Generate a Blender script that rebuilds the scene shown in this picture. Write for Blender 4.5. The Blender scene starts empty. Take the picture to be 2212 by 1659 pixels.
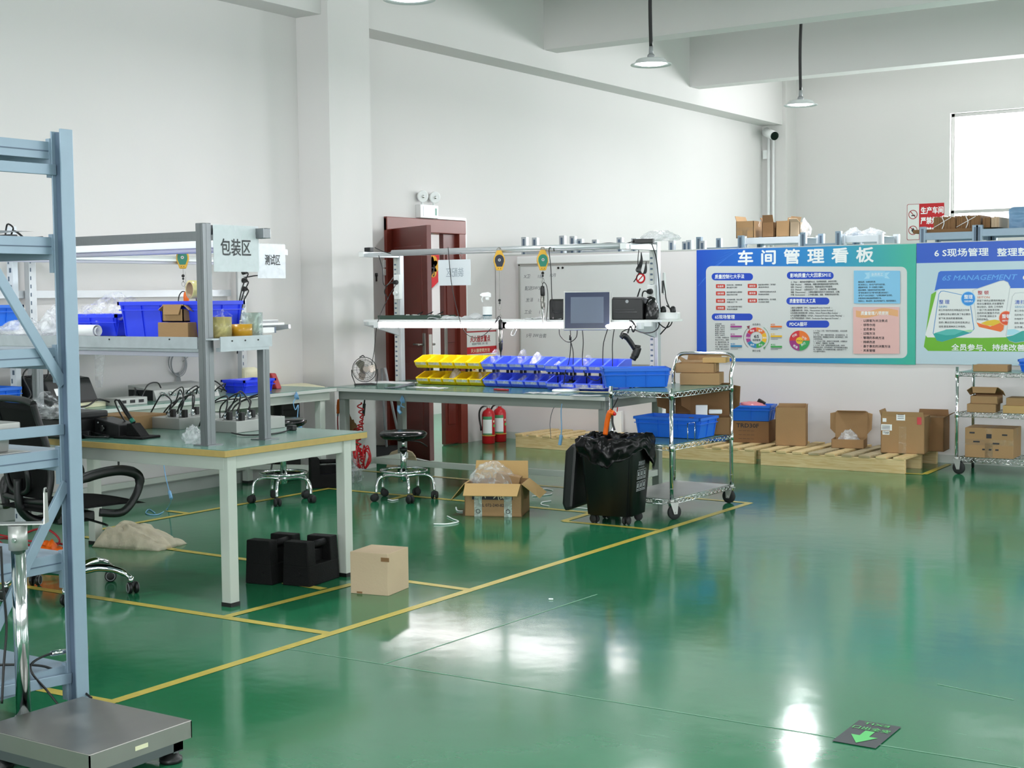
import bpy, bmesh, math, random
import numpy as np
from mathutils import Vector, Matrix, noise
R0 = random.Random(7)
SC = bpy.context.scene
COL = SC.collection
PI = math.pi
# ---------------------------------------------------------------- camera
FPX = 3097.02
YAW, PITCH, ROLL = 0.5858999, -0.06242, -0.01098847
CAM = Vector((0, 0, 1.46))
_f = Vector((-math.sin(YAW) * math.cos(PITCH), math.cos(YAW) * math.cos(PITCH), math.sin(PITCH)))
_r = Vector((math.cos(YAW), math.sin(YAW), 0))
_u = _r.cross(_f)
RT = math.cos(ROLL) * _r + math.sin(ROLL) * _u
UP = -math.sin(ROLL) * _r + math.cos(ROLL) * _u
cd = bpy.data.cameras.new('camera')
cam = bpy.data.objects.new('camera', cd)
COL.objects.link(cam)
cam.matrix_world = Matrix(((RT.x, UP.x, -_f.x, CAM.x), (RT.y, UP.y, -_f.y, CAM.y), (RT.z, UP.z, -_f.z, CAM.z), (0, 0, 0, 1)))
cd.sensor_width = 36.0
cd.lens = FPX * 36.0 / 2212.0
cd.clip_start = 0.05
SC.camera = cam
# ---------------------------------------------------------------- world, exposure
SC.view_settings.view_transform = 'Standard'
SC.view_settings.look = 'None'
SC.view_settings.gamma = 1.0
SC.view_settings.use_curve_mapping = False
SC.view_settings.exposure = 0.32
W = bpy.data.worlds.new('daylight')
SC.world = W
W.use_nodes = True
W.node_tree.nodes['Background'].inputs[0].default_value = (0.90, 0.955, 1.0, 1)
W.node_tree.nodes['Background'].inputs[1].default_value = 1.6
try:
    SC.cycles.max_bounces = 10
    SC.cycles.diffuse_bounces = 6
    SC.cycles.glossy_bounces = 4
    SC.cycles.transparent_max_bounces = 16
    SC.cycles.caustics_reflective = False
    SC.cycles.caustics_refractive = False
    SC.cycles.sample_clamp_indirect = 6.0
except Exception:
    pass
# area lights outside the windows, some windows unseen and added to brighten: (name, centre, width, height, facing direction)
def window_light(loc, w, h, d, power, colr=(0.96, 0.985, 1.0)):
    l = bpy.data.lights.new('window_daylight', 'AREA')
    l.shape = 'RECTANGLE'; l.size = w; l.size_y = h; l.energy = power; l.color = colr
    o = bpy.data.objects.new('window_daylight', l); COL.objects.link(o)
    o.location = loc
    o.rotation_euler = Vector(d).to_track_quat('-Z', 'Y').to_euler()
    return o
WIN_R = [(6.0, y, 2.35, 3.4, 2.7) for y in (-2.5, 2.2, 6.9, 10.9, 15.2)]   # right wall
WIN_B = [(-4.2, 19.1, 2.95, 3.0, 1.65), (1.2, 19.1, 2.95, 3.4, 1.65)]  # second one is out of view, added to brighten the hall
for (x, y, z, w, h), e in zip(WIN_R, (30, 60, 90, 95, 75)):
    window_light((x + 0.34, y, z), w, h, (-1, 0, -0.12), e)
for x, y, z, w, h in WIN_B[:2]:
    window_light((x, y + 0.34, z), w, h, (0, -1, -0.1), 330)
FILL_WIN_F = (-4.6, 1.4)  # unseen front windows, added to light the surfaces facing the camera
for x in FILL_WIN_F: window_light((x, -6.34, 2.4), 4.6, 2.6, (0, 1, -0.03), 380)

# ---------------------------------------------------------------- pixel -> place on a known plane of the room
def P(px, py, z=None, x=None, y=None):
    d = _f + RT * ((px - 1106.0) / FPX) - UP * ((py - 829.5) / FPX)
    t = (z - CAM.z) / d.z if z is not None else ((x - CAM.x) / d.x if x is not None else (y - CAM.y) / d.y)
    return CAM + d * t

# ---------------------------------------------------------------- materials
def srgb(h):
    h = h.lstrip('#'); o = []
    for i in (0, 2, 4):
        c = int(h[i:i + 2], 16) / 255
        o.append(c / 12.92 if c <= 0.04045 else ((c + 0.055) / 1.055) ** 2.4)
    return (o[0], o[1], o[2], 1)
def mat(name, col, rough=0.5, metal=0.0, var=0.06, scale=8.0, bump=0.0, bscale=60.0, emit=0.0, spec=0.5, ecol=None, coat=0.0, stretch=None):
    m = bpy.data.materials.new(name); m.use_nodes = True
    nt = m.node_tree; b = nt.nodes['Principled BSDF']
    c = srgb(col) if isinstance(col, str) else col
    b.inputs['Base Color'].default_value = c
    b.inputs['Roughness'].default_value = rough
    b.inputs['Metallic'].default_value = metal
    b.inputs['Specular IOR Level'].default_value = spec
    b.inputs['Coat Weight'].default_value = coat
    if emit:
        b.inputs['Emission Color'].default_value = srgb(ecol) if ecol else c
        b.inputs['Emission Strength'].default_value = emit
    tc = nt.nodes.new('ShaderNodeTexCoord'); src = tc.outputs['Object']
    if stretch:
        mp = nt.nodes.new('ShaderNodeMapping'); mp.inputs['Scale'].default_value = stretch
        nt.links.new(src, mp.inputs['Vector']); src = mp.outputs['Vector']
    if var:
        n = nt.nodes.new('ShaderNodeTexNoise'); n.inputs['Scale'].default_value = scale; n.inputs['Detail'].default_value = 5
        nt.links.new(src, n.inputs['Vector'])
        mx = nt.nodes.new('ShaderNodeMix'); mx.data_type = 'RGBA'
        mx.inputs['A'].default_value = tuple(v * (1 - var) for v in c[:3]) + (1,)
        mx.inputs['B'].default_value = tuple(min(1, v * (1 + var)) for v in c[:3]) + (1,)
        nt.links.new(n.outputs['Fac'], mx.inputs['Factor']); nt.links.new(mx.outputs['Result'], b.inputs['Base Color'])
    if bump:
        n2 = nt.nodes.new('ShaderNodeTexNoise'); n2.inputs['Scale'].default_value = bscale; n2.inputs['Detail'].default_value = 3
        nt.links.new(src, n2.inputs['Vector'])
        bp = nt.nodes.new('ShaderNodeBump'); bp.inputs['Strength'].default_value = bump; bp.inputs['Distance'].default_value = 0.01
        nt.links.new(n2.outputs['Fac'], bp.inputs['Height']); nt.links.new(bp.outputs['Normal'], b.inputs['Normal'])
    return m
def film(name, col, opac=0.35, rough=0.12, spread=1.0):
    m = bpy.data.materials.new(name); m.use_nodes = True
    nt = m.node_tree; b = nt.nodes['Principled BSDF']
    b.inputs['Base Color'].default_value = srgb(col); b.inputs['Roughness'].default_value = rough
    t = nt.nodes.new('ShaderNodeBsdfTransparent'); mx = nt.nodes.new('ShaderNodeMixShader')
    n = nt.nodes.new('ShaderNodeTexNoise'); n.inputs['Scale'].default_value = 16; n.inputs['Detail'].default_value = 3; n.inputs['Distortion'].default_value = 1.2
    tc = nt.nodes.new('ShaderNodeTexCoord'); nt.links.new(tc.outputs['Object'], n.inputs['Vector'])
    mr = nt.nodes.new('ShaderNodeMapRange'); mr.inputs['From Min'].default_value = .45; mr.inputs['From Max'].default_value = .7
    mr.inputs['To Min'].default_value = max(0, opac - .2 * spread); mr.inputs['To Max'].default_value = min(1, opac + .25 * spread)
    bp = nt.nodes.new('ShaderNodeBump'); bp.inputs['Strength'].default_value = .5 * min(1, spread); bp.inputs['Distance'].default_value = .02
    nt.links.new(n.outputs['Fac'], bp.inputs['Height']); nt.links.new(bp.outputs['Normal'], b.inputs['Normal'])
    nt.links.new(n.outputs['Fac'], mr.inputs['Value']); nt.links.new(mr.outputs['Result'], mx.inputs['Fac'])
    nt.links.new(t.outputs[0], mx.inputs[1]); nt.links.new(b.outputs[0], mx.inputs[2])
    nt.links.new(mx.outputs[0], nt.nodes['Material Output'].inputs['Surface'])
    return m
def card(name, col, flute=True):
    m = mat(name, col, 0.82, var=0.10, scale=5.0, bump=0.08, bscale=90, spec=0.2)
    return m
def wood(name, a, b_):
    m = bpy.data.materials.new(name); m.use_nodes = True
    nt = m.node_tree; b = nt.nodes['Principled BSDF']; b.inputs['Roughness'].default_value = 0.7
    tc = nt.nodes.new('ShaderNodeTexCoord'); mp = nt.nodes.new('ShaderNodeMapping')
    mp.inputs['Scale'].default_value = (3, 30, 30); nt.links.new(tc.outputs['Object'], mp.inputs['Vector'])
    n = nt.nodes.new('ShaderNodeTexNoise'); n.inputs['Scale'].default_value = 1.6; n.inputs['Detail'].default_value = 6; n.inputs['Distortion'].default_value = 1.2
    nt.links.new(mp.outputs['Vector'], n.inputs['Vector'])
    cr = nt.nodes.new('ShaderNodeValToRGB'); cr.color_ramp.elements[0].position = .35; cr.color_ramp.elements[0].color = srgb(a)
    cr.color_ramp.elements[1].position = .65; cr.color_ramp.elements[1].color = srgb(b_)
    nt.links.new(n.outputs['Fac'], cr.inputs['Fac'])
    v = nt.nodes.new('ShaderNodeTexVoronoi'); v.inputs['Scale'].default_value = 3.3
    nt.links.new(tc.outputs['Object'], v.inputs['Vector'])
    kr = nt.nodes.new('ShaderNodeValToRGB'); kr.color_ramp.elements[0].position = 0.03; kr.color_ramp.elements[0].color = (.12, .06, .03, 1)
    kr.color_ramp.elements[1].position = 0.07; kr.color_ramp.elements[1].color = (1, 1, 1, 1)
    nt.links.new(v.outputs['Distance'], kr.inputs['Fac'])
    mx = nt.nodes.new('ShaderNodeMix'); mx.data_type = 'RGBA'; mx.blend_type = 'MULTIPLY'; mx.inputs['Factor'].default_value = 1
    nt.links.new(cr.outputs['Color'], mx.inputs['A']); nt.links.new(kr.outputs['Color'], mx.inputs['B'])
    nt.links.new(mx.outputs['Result'], b.inputs['Base Color'])
    return m
M = {}
def dm(k, *a, **kw): M[k] = mat(k, *a, **kw)
dm('wall_paint', '#d9d6d5', 0.75, var=0.025, scale=1.3, bump=0.05, bscale=35, spec=0.2)
dm('panel_white', '#e4e0e1', 0.35, var=0.02, scale=2)
dm('ceiling_paint', '#e4e2e1', 0.8, var=0.02)
dm('skirting', '#aab0ac', 0.5)
dm('tape_yellow', '#c9b550', 0.35, var=0.25, scale=14)
dm('joint', '#6f9b82', 0.5, var=.3, scale=20)
dm('rack_blue', '#8ea2b3', 0.35, metal=0.15, var=0.08, scale=12)
dm('rack_dark', '#56687c', 0.45, var=.1)
dm('galv', '#b9c0c6', 0.4, metal=.4, var=.15, scale=20)
dm('rack_white', '#dfe5ec', 0.4)
dm('bench_grey', '#c3c8c1', 0.4, var=.04)
dm('bench_dark', '#8a8f8b', 0.45)
dm('bench_edge', '#c7cac6', 0.4)
dm('mat_green', '#5f8a7c', 0.22, var=.06, scale=10)
dm('mat_dark', '#3f6f60', 0.18, var=.12, scale=14)
dm('ply_edge', '#b99d5c', 0.55, var=.12, scale=25)
dm('alu', '#85898c', 0.34, metal=.8, var=.12, scale=10, stretch=(30, 30, 1.5))
dm('alu_light', '#c9cdd0', 0.35, metal=.45, var=.06)
dm('chrome', '#d9dcde', 0.09, metal=1, var=0)
dm('steel', '#94928d', 0.33, metal=.85, var=.12, scale=7)
dm('steel_dark', '#6a6e70', 0.38, metal=.8, var=.1)
dm('steel_dull', '#b4b5b2', .38, metal=.45, var=.08)
dm('black', '#121314', 0.42, var=.1)
dm('black_soft', '#0e0f10', 0.75, var=.2, scale=80, bump=.2, bscale=300)
dm('black_gloss', '#0c0d0e', 0.16, var=0)
dm('iron_black', '#070708', 0.7, spec=.25, var=.25, scale=60, bump=.35, bscale=220)
dm('bin_bag', '#101012', 0.24, var=.2, bump=.5, bscale=18)
dm('rubber', '#1d1e1f', 0.7)
dm('grey_plastic', '#9a9da0', 0.45)
dm('white_plastic', '#eceeee', 0.35, var=.02)
dm('white_paper', '#f0f1f2', 0.7, var=.02)
dm('paper_grey', '#dfe4ea', 0.4, var=.03)
dm('blue_crate', '#1f6cdc', 0.35, var=.05)
dm('blue_bin', '#2f48f2', 0.32, var=.05)
dm('blue_bin2', '#5570f6', 0.32, var=.05)
dm('yellow_bin', '#f0d018', 0.32, var=.05)
M['cardboard'] = card('cardboard', '#a5845f')
M['cardboard_dark'] = card('cardboard_dark', '#866546')
M['cardboard_pale'] = card('cardboard_pale', '#c4ad92')
M['cardboard_in'] = card('cardboard_in', '#c2a06c')
M['pallet_wood'] = wood('pallet_wood', '#d2b27c', '#e3cb9b')
M['pallet_grey'] = wood('pallet_grey', '#a8946f', '#c1b192')
dm('door_red', '#64231a', 0.35, var=.12, scale=4, stretch=(12, 12, 1), coat=.2)
dm('door_frame_red', '#7a3327', 0.4, var=.12, scale=4, coat=.2)
dm('red', '#c01822', 0.3)
dm('red_dull', '#a3242a', .5)
dm('orange', '#ee6a12', 0.4)
dm('yellow_tool', '#d9a62c', 0.35)
dm('green_label', '#1d7a63', 0.4)
dm('dark_label', '#1a1f33', 0.3)
dm('navy_screen', '#243150', 0.2, var=.03)
dm('screen', '#59657a', 0.3, var=.05)
dm('canvas', '#f3ebd8', 0.9, var=.12, scale=10, bump=.4, bscale=40)
dm('cloth_white', '#e8e9e8', 0.8, bump=.3, bscale=20)
dm('glove', '#d3dc62', 0.8, bump=.4, bscale=60)
dm('esd_blue', '#7fb0da', 0.45)
dm('tape_roll', '#c9962a', 0.3, var=.06)
dm('tape_pale', '#d8cf92', 0.25)
dm('cream', '#e8e3c2', .5)
dm('ink', '#20232a', 0.6, var=0)
dm('ink_grey', '#5a6068', 0.6, var=0)
dm('ink_white', '#f2f5f7', 0.5, var=0)
dm('fan_metal', '#8a8279', .35, metal=.7)
dm('leaf_green', '#58c46a', 0.4, emit=0, var=0)
dm('floor_sticker', '#43464a', 0.5)
dm('pink_bag', '#e08a92', 0.3)
dm('blue_sheet', '#6f93b4', .4, var=.25, scale=10)
dm('lamp_white', '#f1f3f5', .4)
dm('tube_light', '#ffffff', .4, emit=24.0, ecol='#fff4f8', var=0)
dm('tube_off', '#dcd9ea', .3, emit=0, var=0)
dm('lamp_disc', '#ffffff', .4, emit=14.0, ecol='#f6fbff', var=0)
dm('broom', '#b5a184', .7)
dm('led_blue', '#3040ff', .3, emit=3, ecol='#3040ff', var=0)
M['film'] = film('film', '#f3f4f8', .22)
M['film_dense'] = film('film_dense', '#eceef2', .5)
M['film_clear'] = film('film_clear', '#e9edf2', .2, .06)
M['sleeve'] = film('sleeve', '#eef2f6', .04, .03, .1)
M['bubble'] = film('bubble', '#e8ecec', .34, .1)
M['pack_tape'] = film('pack_tape', '#d8c4a4', .16, .12, .4)
M['tape_clear'] = film('tape_clear', '#cfe3dd', .55)
M['tape_yellow_clear'] = film('tape_yellow_clear', '#d8c98a', .8)
M['glass'] = film('glass', '#ffffff', .05, .02, .1)

# green epoxy floor: glossy, gently wavy, cloudy wear
def floor_mat():
    m = bpy.data.materials.new('green_epoxy'); m.use_nodes = True
    nt = m.node_tree; b = nt.nodes['Principled BSDF']; L = nt.links.new
    tc = nt.nodes.new('ShaderNodeTexCoord')
    n = nt.nodes.new('ShaderNodeTexNoise'); n.inputs['Scale'].default_value = 0.7; n.inputs['Detail'].default_value = 8; n.inputs['Roughness'].default_value = .65
    L(tc.outputs['Object'], n.inputs['Vector'])
    cr = nt.nodes.new('ShaderNodeValToRGB')
    cr.color_ramp.elements[0].position = .3; cr.color_ramp.elements[0].color = (.012, .150, .062, 1)
    cr.color_ramp.elements[1].position = .75; cr.color_ramp.elements[1].color = (.026, .215, .100, 1)
    L(n.outputs['Fac'], cr.inputs['Fac'])
    # fine scuffs
    mp = nt.nodes.new('ShaderNodeMapping'); mp.inputs['Scale'].default_value = (1.2, 14, 1); mp.inputs['Rotation'].default_value = (0, 0, .6)
    L(tc.outputs['Object'], mp.inputs['Vector'])
    s = nt.nodes.new('ShaderNodeTexNoise'); s.inputs['Scale'].default_value = 6; s.inputs['Detail'].default_value = 7; s.inputs['Roughness'].default_value = .75
    L(mp.outputs['Vector'], s.inputs['Vector'])
    sr = nt.nodes.new('ShaderNodeMapRange'); sr.inputs['From Min'].default_value = .58; sr.inputs['From Max'].default_value = .8
    sr.inputs['To Min'].default_value = 0; sr.inputs['To Max'].default_value = .30
    L(s.outputs['Fac'], sr.inputs['Value'])
    mx = nt.nodes.new('ShaderNodeMix'); mx.data_type = 'RGBA'; mx.inputs['B'].default_value = (.12, .27, .17, 1)
    L(sr.outputs['Result'], mx.inputs['Factor']); L(cr.outputs['Color'], mx.inputs['A']); L(mx.outputs['Result'], b.inputs['Base Color'])
    rr = nt.nodes.new('ShaderNodeMapRange'); rr.inputs['To Min'].default_value = .07; rr.inputs['To Max'].default_value = .19
    L(s.outputs['Fac'], rr.inputs['Value']); L(rr.outputs['Result'], b.inputs['Roughness'])
    b.inputs['IOR'].default_value = 1.62
    w = nt.nodes.new('ShaderNodeTexNoise'); w.inputs['Scale'].default_value = 4.5; w.inputs['Detail'].default_value = 2
    L(tc.outputs['Object'], w.inputs['Vector'])
    bp = nt.nodes.new('ShaderNodeBump'); bp.inputs['Strength'].default_value = .10; bp.inputs['Distance'].default_value = .012
    L(w.outputs['Fac'], bp.inputs['Height']); L(bp.outputs['Normal'], b.inputs['Normal'])
    return m
M['floor'] = floor_mat()

# ---------------------------------------------------------------- mesh builder
class MB:
    def __init__(s): s.bm = bmesh.new()
    def _m(s, faces, m, smooth=False):
        for f in faces: f.material_index = m; f.smooth = smooth
    def box(s, c, d, m=0, rot=None, bev=0.0):
        t = bmesh.new() if bev else s.bm
        r = bmesh.ops.create_cube(t, size=1.0)
        mt = Matrix.Translation(Vector(c)) @ (rot.to_4x4() if rot else Matrix()) @ Matrix.Diagonal((d[0], d[1], d[2], 1))
        bmesh.ops.transform(t, matrix=mt, verts=r['verts'])
        if bev:
            bmesh.ops.bevel(t, geom=t.edges[:], offset=min(bev, min(d) * .45), segments=2, affect='EDGES', profile=.6)
            s._merge(t, m)
        else:
            s._m({f for v in r['verts'] for f in v.link_faces}, m)
    def b2(s, lo, hi, m=0, bev=0.0):
        s.box([(a + b) / 2 for a, b in zip(lo, hi)], [abs(b - a) for a, b in zip(lo, hi)], m, bev=bev)
    def _merge(s, t, m=None, smooth=None):
        me = bpy.data.meshes.new('tmp'); t.to_mesh(me); t.free()
        n = len(s.bm.faces); s.bm.from_mesh(me); bpy.data.meshes.remove(me)
        s.bm.faces.ensure_lookup_table()
        for f in s.bm.faces[n:]:
            if m is not None: f.material_index = m
            if smooth is not None: f.smooth = smooth
    def cyl(s, a, b, r, m=0, seg=16, r2=None, caps=True):
        a = Vector(a); b = Vector(b); d = b - a
        if d.length < 1e-7: return
        q = d.to_track_quat('Z', 'Y').to_matrix().to_4x4()
        mt = Matrix.Translation((a + b) / 2) @ q
        rr = bmesh.ops.create_cone(s.bm, cap_ends=caps, cap_tris=False, segments=seg, radius1=r, radius2=r if r2 is None else r2, depth=d.length, matrix=mt)
        fs = {f for v in rr['verts'] for f in v.link_faces}
        for f in fs: f.material_index = m; f.smooth = len(f.verts) == 4
    def ball(s, c, r, m=0, seg=16, sc=(1, 1, 1)):
        mt = Matrix.Translation(Vector(c)) @ Matrix.Diagonal((sc[0], sc[1], sc[2], 1))
        rr = bmesh.ops.create_uvsphere(s.bm, u_segments=seg, v_segments=max(6, seg // 2), radius=r, matrix=mt)
        s._m({f for v in rr['verts'] for f in v.link_faces}, m, True)
    def tube(s, pts, r, m=0, seg=8, smooth=True, closed=False, curve=True):
        pts = [Vector(p) for p in pts]
        if curve and len(pts) > 2: pts = cat(pts, closed)
        n = len(pts); rings = []
        up = Vector((0, 0, 1)); pn = None
        for i, p in enumerate(pts):
            if closed: t = (pts[(i + 1) % n] - pts[i - 1])
            else: t = pts[min(i + 1, n - 1)] - pts[max(i - 1, 0)]
            if t.length < 1e-9: t = Vector((0, 0, 1))
            t.normalize()
            if pn is None:
                pn = t.cross(up)
                if pn.length < .05: pn = t.cross(Vector((1, 0, 0)))
            pn = pn - t * pn.dot(t)
            if pn.length < 1e-6: pn = t.orthogonal()
            pn.normalize(); bn = t.cross(pn)
            rad = r[i * len(r) // n] if isinstance(r, (list, tuple)) else r
            rings.append([s.bm.verts.new(p + (pn * math.cos(2 * PI * k / seg) + bn * math.sin(2 * PI * k / seg)) * rad) for k in range(seg)])
        rng = range(n if closed else n - 1)
        for i in rng:
            A, B_ = rings[i], rings[(i + 1) % n]
            for k in range(seg):
                f = s.bm.faces.new((A[k], A[(k + 1) % seg], B_[(k + 1) % seg], B_[k])); f.material_index = m; f.smooth = smooth
        if not closed:
            for ring in (rings[0][::-1], rings[-1]):
                f = s.bm.faces.new(ring); f.material_index = m
    def ring(s, c, R, r, m=0, axis=(0, 0, 1), seg=40, tseg=8, sc=1.0):
        q = Vector(axis).to_track_quat('Z', 'Y').to_matrix()
        s.tube([Vector(c) + q @ Vector((math.cos(2 * PI * k / seg) * R, math.sin(2 * PI * k / seg) * R * sc, 0)) for k in range(seg)], r, m, tseg, closed=True, curve=False)
    def lathe(s, prof, c=(0, 0, 0), m=0, seg=24, axis=(0, 0, 1), smooth=True, cap=True):
        q = Vector(axis).to_track_quat('Z', 'Y').to_matrix(); c = Vector(c); rings = []
        for r, z in prof:
            rings.append([s.bm.verts.new(c + q @ Vector((math.cos(2 * PI * k / seg) * r, math.sin(2 * PI * k / seg) * r, z))) for k in range(seg)])
        for i in range(len(rings) - 1):
            for k in range(seg):
                f = s.bm.faces.new((rings[i][k], rings[i][(k + 1) % seg], rings[i + 1][(k + 1) % seg], rings[i + 1][k])); f.smooth = smooth; f.material_index = m
        if cap:
            for ring in (rings[0][::-1], rings[-1]):
                f = s.bm.faces.new(ring); f.material_index = m
    def poly(s, pts, m=0):
        f = s.bm.faces.new([s.bm.verts.new(Vector(p)) for p in pts]); f.material_index = m; return f
    def slab(s, pts, off, m=0, bev=0.0):
        """a flat outline given depth along off"""
        off = Vector(off); t = bmesh.new()
        a = [t.verts.new(Vector(p)) for p in pts]; b = [t.verts.new(Vector(p) + off) for p in pts]
        n = len(a); t.faces.new(a[::-1]); t.faces.new(b)
        for i in range(n): t.faces.new((a[i], a[(i + 1) % n], b[(i + 1) % n], b[i]))
        bmesh.ops.recalc_face_normals(t, faces=t.faces[:])
        if bev: bmesh.ops.bevel(t, geom=t.edges[:], offset=bev, segments=2, affect='EDGES', profile=.6)
        s._merge(t, m)
    def sheet(s, o, u, v, nu, nv, fn, m=0, th=0.0, smooth=True):
        """grid from o spanned by u,v; fn(a,b)->offset Vector"""
        o, u, v = Vector(o), Vector(u), Vector(v); t = bmesh.new()
        g = [[t.verts.new(o + u * (i / nu) + v * (j / nv) + fn(i / nu, j / nv)) for j in range(nv + 1)] for i in range(nu + 1)]
        for i in range(nu):
            for j in range(nv):
                t.faces.new((g[i][j], g[i + 1][j], g[i + 1][j + 1], g[i][j + 1]))
        if th:
            r = bmesh.ops.solidify(t, geom=t.faces[:], thickness=th)
        s._merge(t, m, smooth)
    def blob(s, c, d, m=0, seed=0, amp=.25, freq=2.2, sub=4, flat=True, pinch=0.0, ridge=True):
        """crumpled closed skin (bags, cloth): c is the base centre"""
        t = bmesh.new(); bmesh.ops.create_icosphere(t, subdivisions=sub, radius=1.0)
        for v in t.verts:
            p = v.co.copy()
            n1 = noise.noise(p * freq + Vector((seed * 7.3, seed * 3.1, 0)))
            n2 = noise.noise(p * freq * 2.7 + Vector((0, seed * 5.7, seed)))
            k = 1 + amp * (abs(n1) * 2 - .6 if ridge else n1) + amp * .5 * (abs(n2) * 2 - .5 if ridge else n2)
            p *= k
            if pinch:
                h = max(0, p.z); p.x *= 1 - pinch * min(1, h); p.y *= 1 - pinch * min(1, h)
            if flat and p.z < -.55: p.z = -.55 + (p.z + .55) * .02
            v.co = p
        zs = min(v.co.z for v in t.verts); ze = max(v.co.z for v in t.verts)
        for v in t.verts:
            v.co = Vector((c[0] + v.co.x * d[0] / 2, c[1] + v.co.y * d[1] / 2, c[2] + (v.co.z - zs) / (ze - zs) * d[2]))
        s._merge(t, m, True)
    def text(s, body, size, o, ux, uy, m=0, bold=0.0, align='LEFT', width=None, slant=0.0, spacing=1.0):
        k = bpy.data.curves.new('t', 'FONT'); k.body = body; k.size = size; k.align_x = align; k.space_character = spacing
        k.shear = slant; k.resolution_u = 2
        ob = bpy.data.objects.new('t', k)
        me = bpy.data.meshes.new_from_object(ob)
        o, ux, uy = Vector(o), Vector(ux), Vector(uy)
        sx = 1.0
        if width and me.vertices:
            xs = [v.co.x for v in me.vertices]; sx = width / max(1e-6, max(xs) - min(xs))
        uz = ux.cross(uy)
        offs = [(0, 0)] if not bold else [(-bold, 0), (bold, 0), (0, bold), (0, -bold)]
        for i, (dx, dy) in enumerate(offs):
            n = len(s.bm.verts); nf = len(s.bm.faces); s.bm.from_mesh(me)
            s.bm.verts.ensure_lookup_table(); s.bm.faces.ensure_lookup_table()
            for v in s.bm.verts[n:]:
                v.co = o + ux * (v.co.x * sx + dx * size) + uy * (v.co.y + dy * size) + uz * (i * 0.00006)
            for f in s.bm.faces[nf:]: f.material_index = m
        bpy.data.objects.remove(ob); bpy.data.curves.remove(k); bpy.data.meshes.remove(me)
    def build(s, name, mats, parent=None, world=False, recalc=False):
        if recalc: bmesh.ops.recalc_face_normals(s.bm, faces=s.bm.faces[:])
        me = bpy.data.meshes.new(name)
        if world and parent is not None:
            mt = world_of(parent).inverted(); bmesh.ops.transform(s.bm, matrix=mt, verts=s.bm.verts[:])
        s.bm.to_mesh(me); s.bm.free()
        for k in (mats if isinstance(mats, (list, tuple)) else [mats]): me.materials.append(M[k] if isinstance(k, str) else k)
        o = bpy.data.objects.new(name, me); COL.objects.link(o)
        if parent is not None: o.parent = parent
        return o
def islands(o):
    """separate the loose pieces of a part into parts of their own"""
    bm = bmesh.new(); bm.from_mesh(o.data); seen = set(); groups = []
    for v in bm.verts:
        if v in seen: continue
        st = [v]; seen.add(v); g = []
        while st:
            k = st.pop(); g.append(k.index)
            for e in k.link_edges:
                w = e.other_vert(k)
                if w not in seen: seen.add(w); st.append(w)
        groups.append(g)
    bm.free()
    if len(groups) < 2: return [o]
    out = []
    for g in groups:
        b = bmesh.new(); b.from_mesh(o.data); b.verts.ensure_lookup_table(); keep = set(g)
        bmesh.ops.delete(b, geom=[v for v in b.verts if v.index not in keep], context='VERTS')
        me = bpy.data.meshes.new(o.name); b.to_mesh(me); b.free()
        for m in o.data.materials: me.materials.append(m)
        p = bpy.data.objects.new(o.name.split('.')[0], me); COL.objects.link(p); p.parent = o.parent; p.location = o.location; out.append(p)
    bpy.data.objects.remove(o); return out
def cat(p, closed=False, k=6):
    o = []; n = len(p)
    for i in range(n if closed else n - 1):
        p0 = p[i - 1] if closed or i > 0 else p[0]; p1 = p[i]; p2 = p[(i + 1) % n]
        p3 = p[(i + 2) % n] if closed or i + 2 < n else p[-1]
        for j in range(k):
            t = j / k
            o.append(.5 * ((2 * p1) + (p2 - p0) * t + (2 * p0 - 5 * p1 + 4 * p2 - p3) * t * t + (3 * p1 - p0 - 3 * p2 + p3) * t ** 3))
    if not closed: o.append(p[-1].copy())
    return o
def loc_m(o):
    return Matrix.Translation(o.location) @ o.rotation_euler.to_matrix().to_4x4() @ Matrix.Diagonal((o.scale[0], o.scale[1], o.scale[2], 1))
def world_of(o):
    m = loc_m(o)
    while o.parent is not None:
        o = o.parent; m = loc_m(o) @ m
    return m
def tag(o, label, cat_, group=None, kind=None):
    o['label'] = label; o['category'] = cat_
    if group: o['group'] = group
    if kind: o['kind'] = kind
    return o
def thing(name, label, cat_, loc=(0, 0, 0), rz=0.0, group=None):
    o = bpy.data.objects.new(name, None); COL.objects.link(o)
    o.empty_display_size = .1
    o.location = Vector(loc); o.rotation_euler = (0, 0, rz)
    return tag(o, label, cat_, group)
def struct(o):
    o['kind'] = 'structure'; return o
def copy_tree(o, loc=None, rz=None, label=None, group=None, parent=None):
    c = o.copy(); COL.objects.link(c)
    if parent is not None: c.parent = parent
    if loc is not None: c.location = Vector(loc)
    if rz is not None: c.rotation_euler = (0, 0, rz)
    if label: c['label'] = label
    if group: c['group'] = group
    for ch in list(o.children): copy_tree(ch, parent=c)
    return c
def one(name, label, cat_, mb, mats, group=None, kind=None):
    """a thing that is one mesh, built in world coordinates, origin moved to its base"""
    bm = mb.bm
    xs = [v.co.x for v in bm.verts]; ys = [v.co.y for v in bm.verts]; zs = [v.co.z for v in bm.verts]
    c = Vector(((min(xs) + max(xs)) / 2, (min(ys) + max(ys)) / 2, min(zs)))
    bmesh.ops.translate(bm, vec=-c, verts=bm.verts[:])
    o = mb.build(name, mats); o.location = c
    return tag(o, label, cat_, group, kind)
V = Vector
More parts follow.
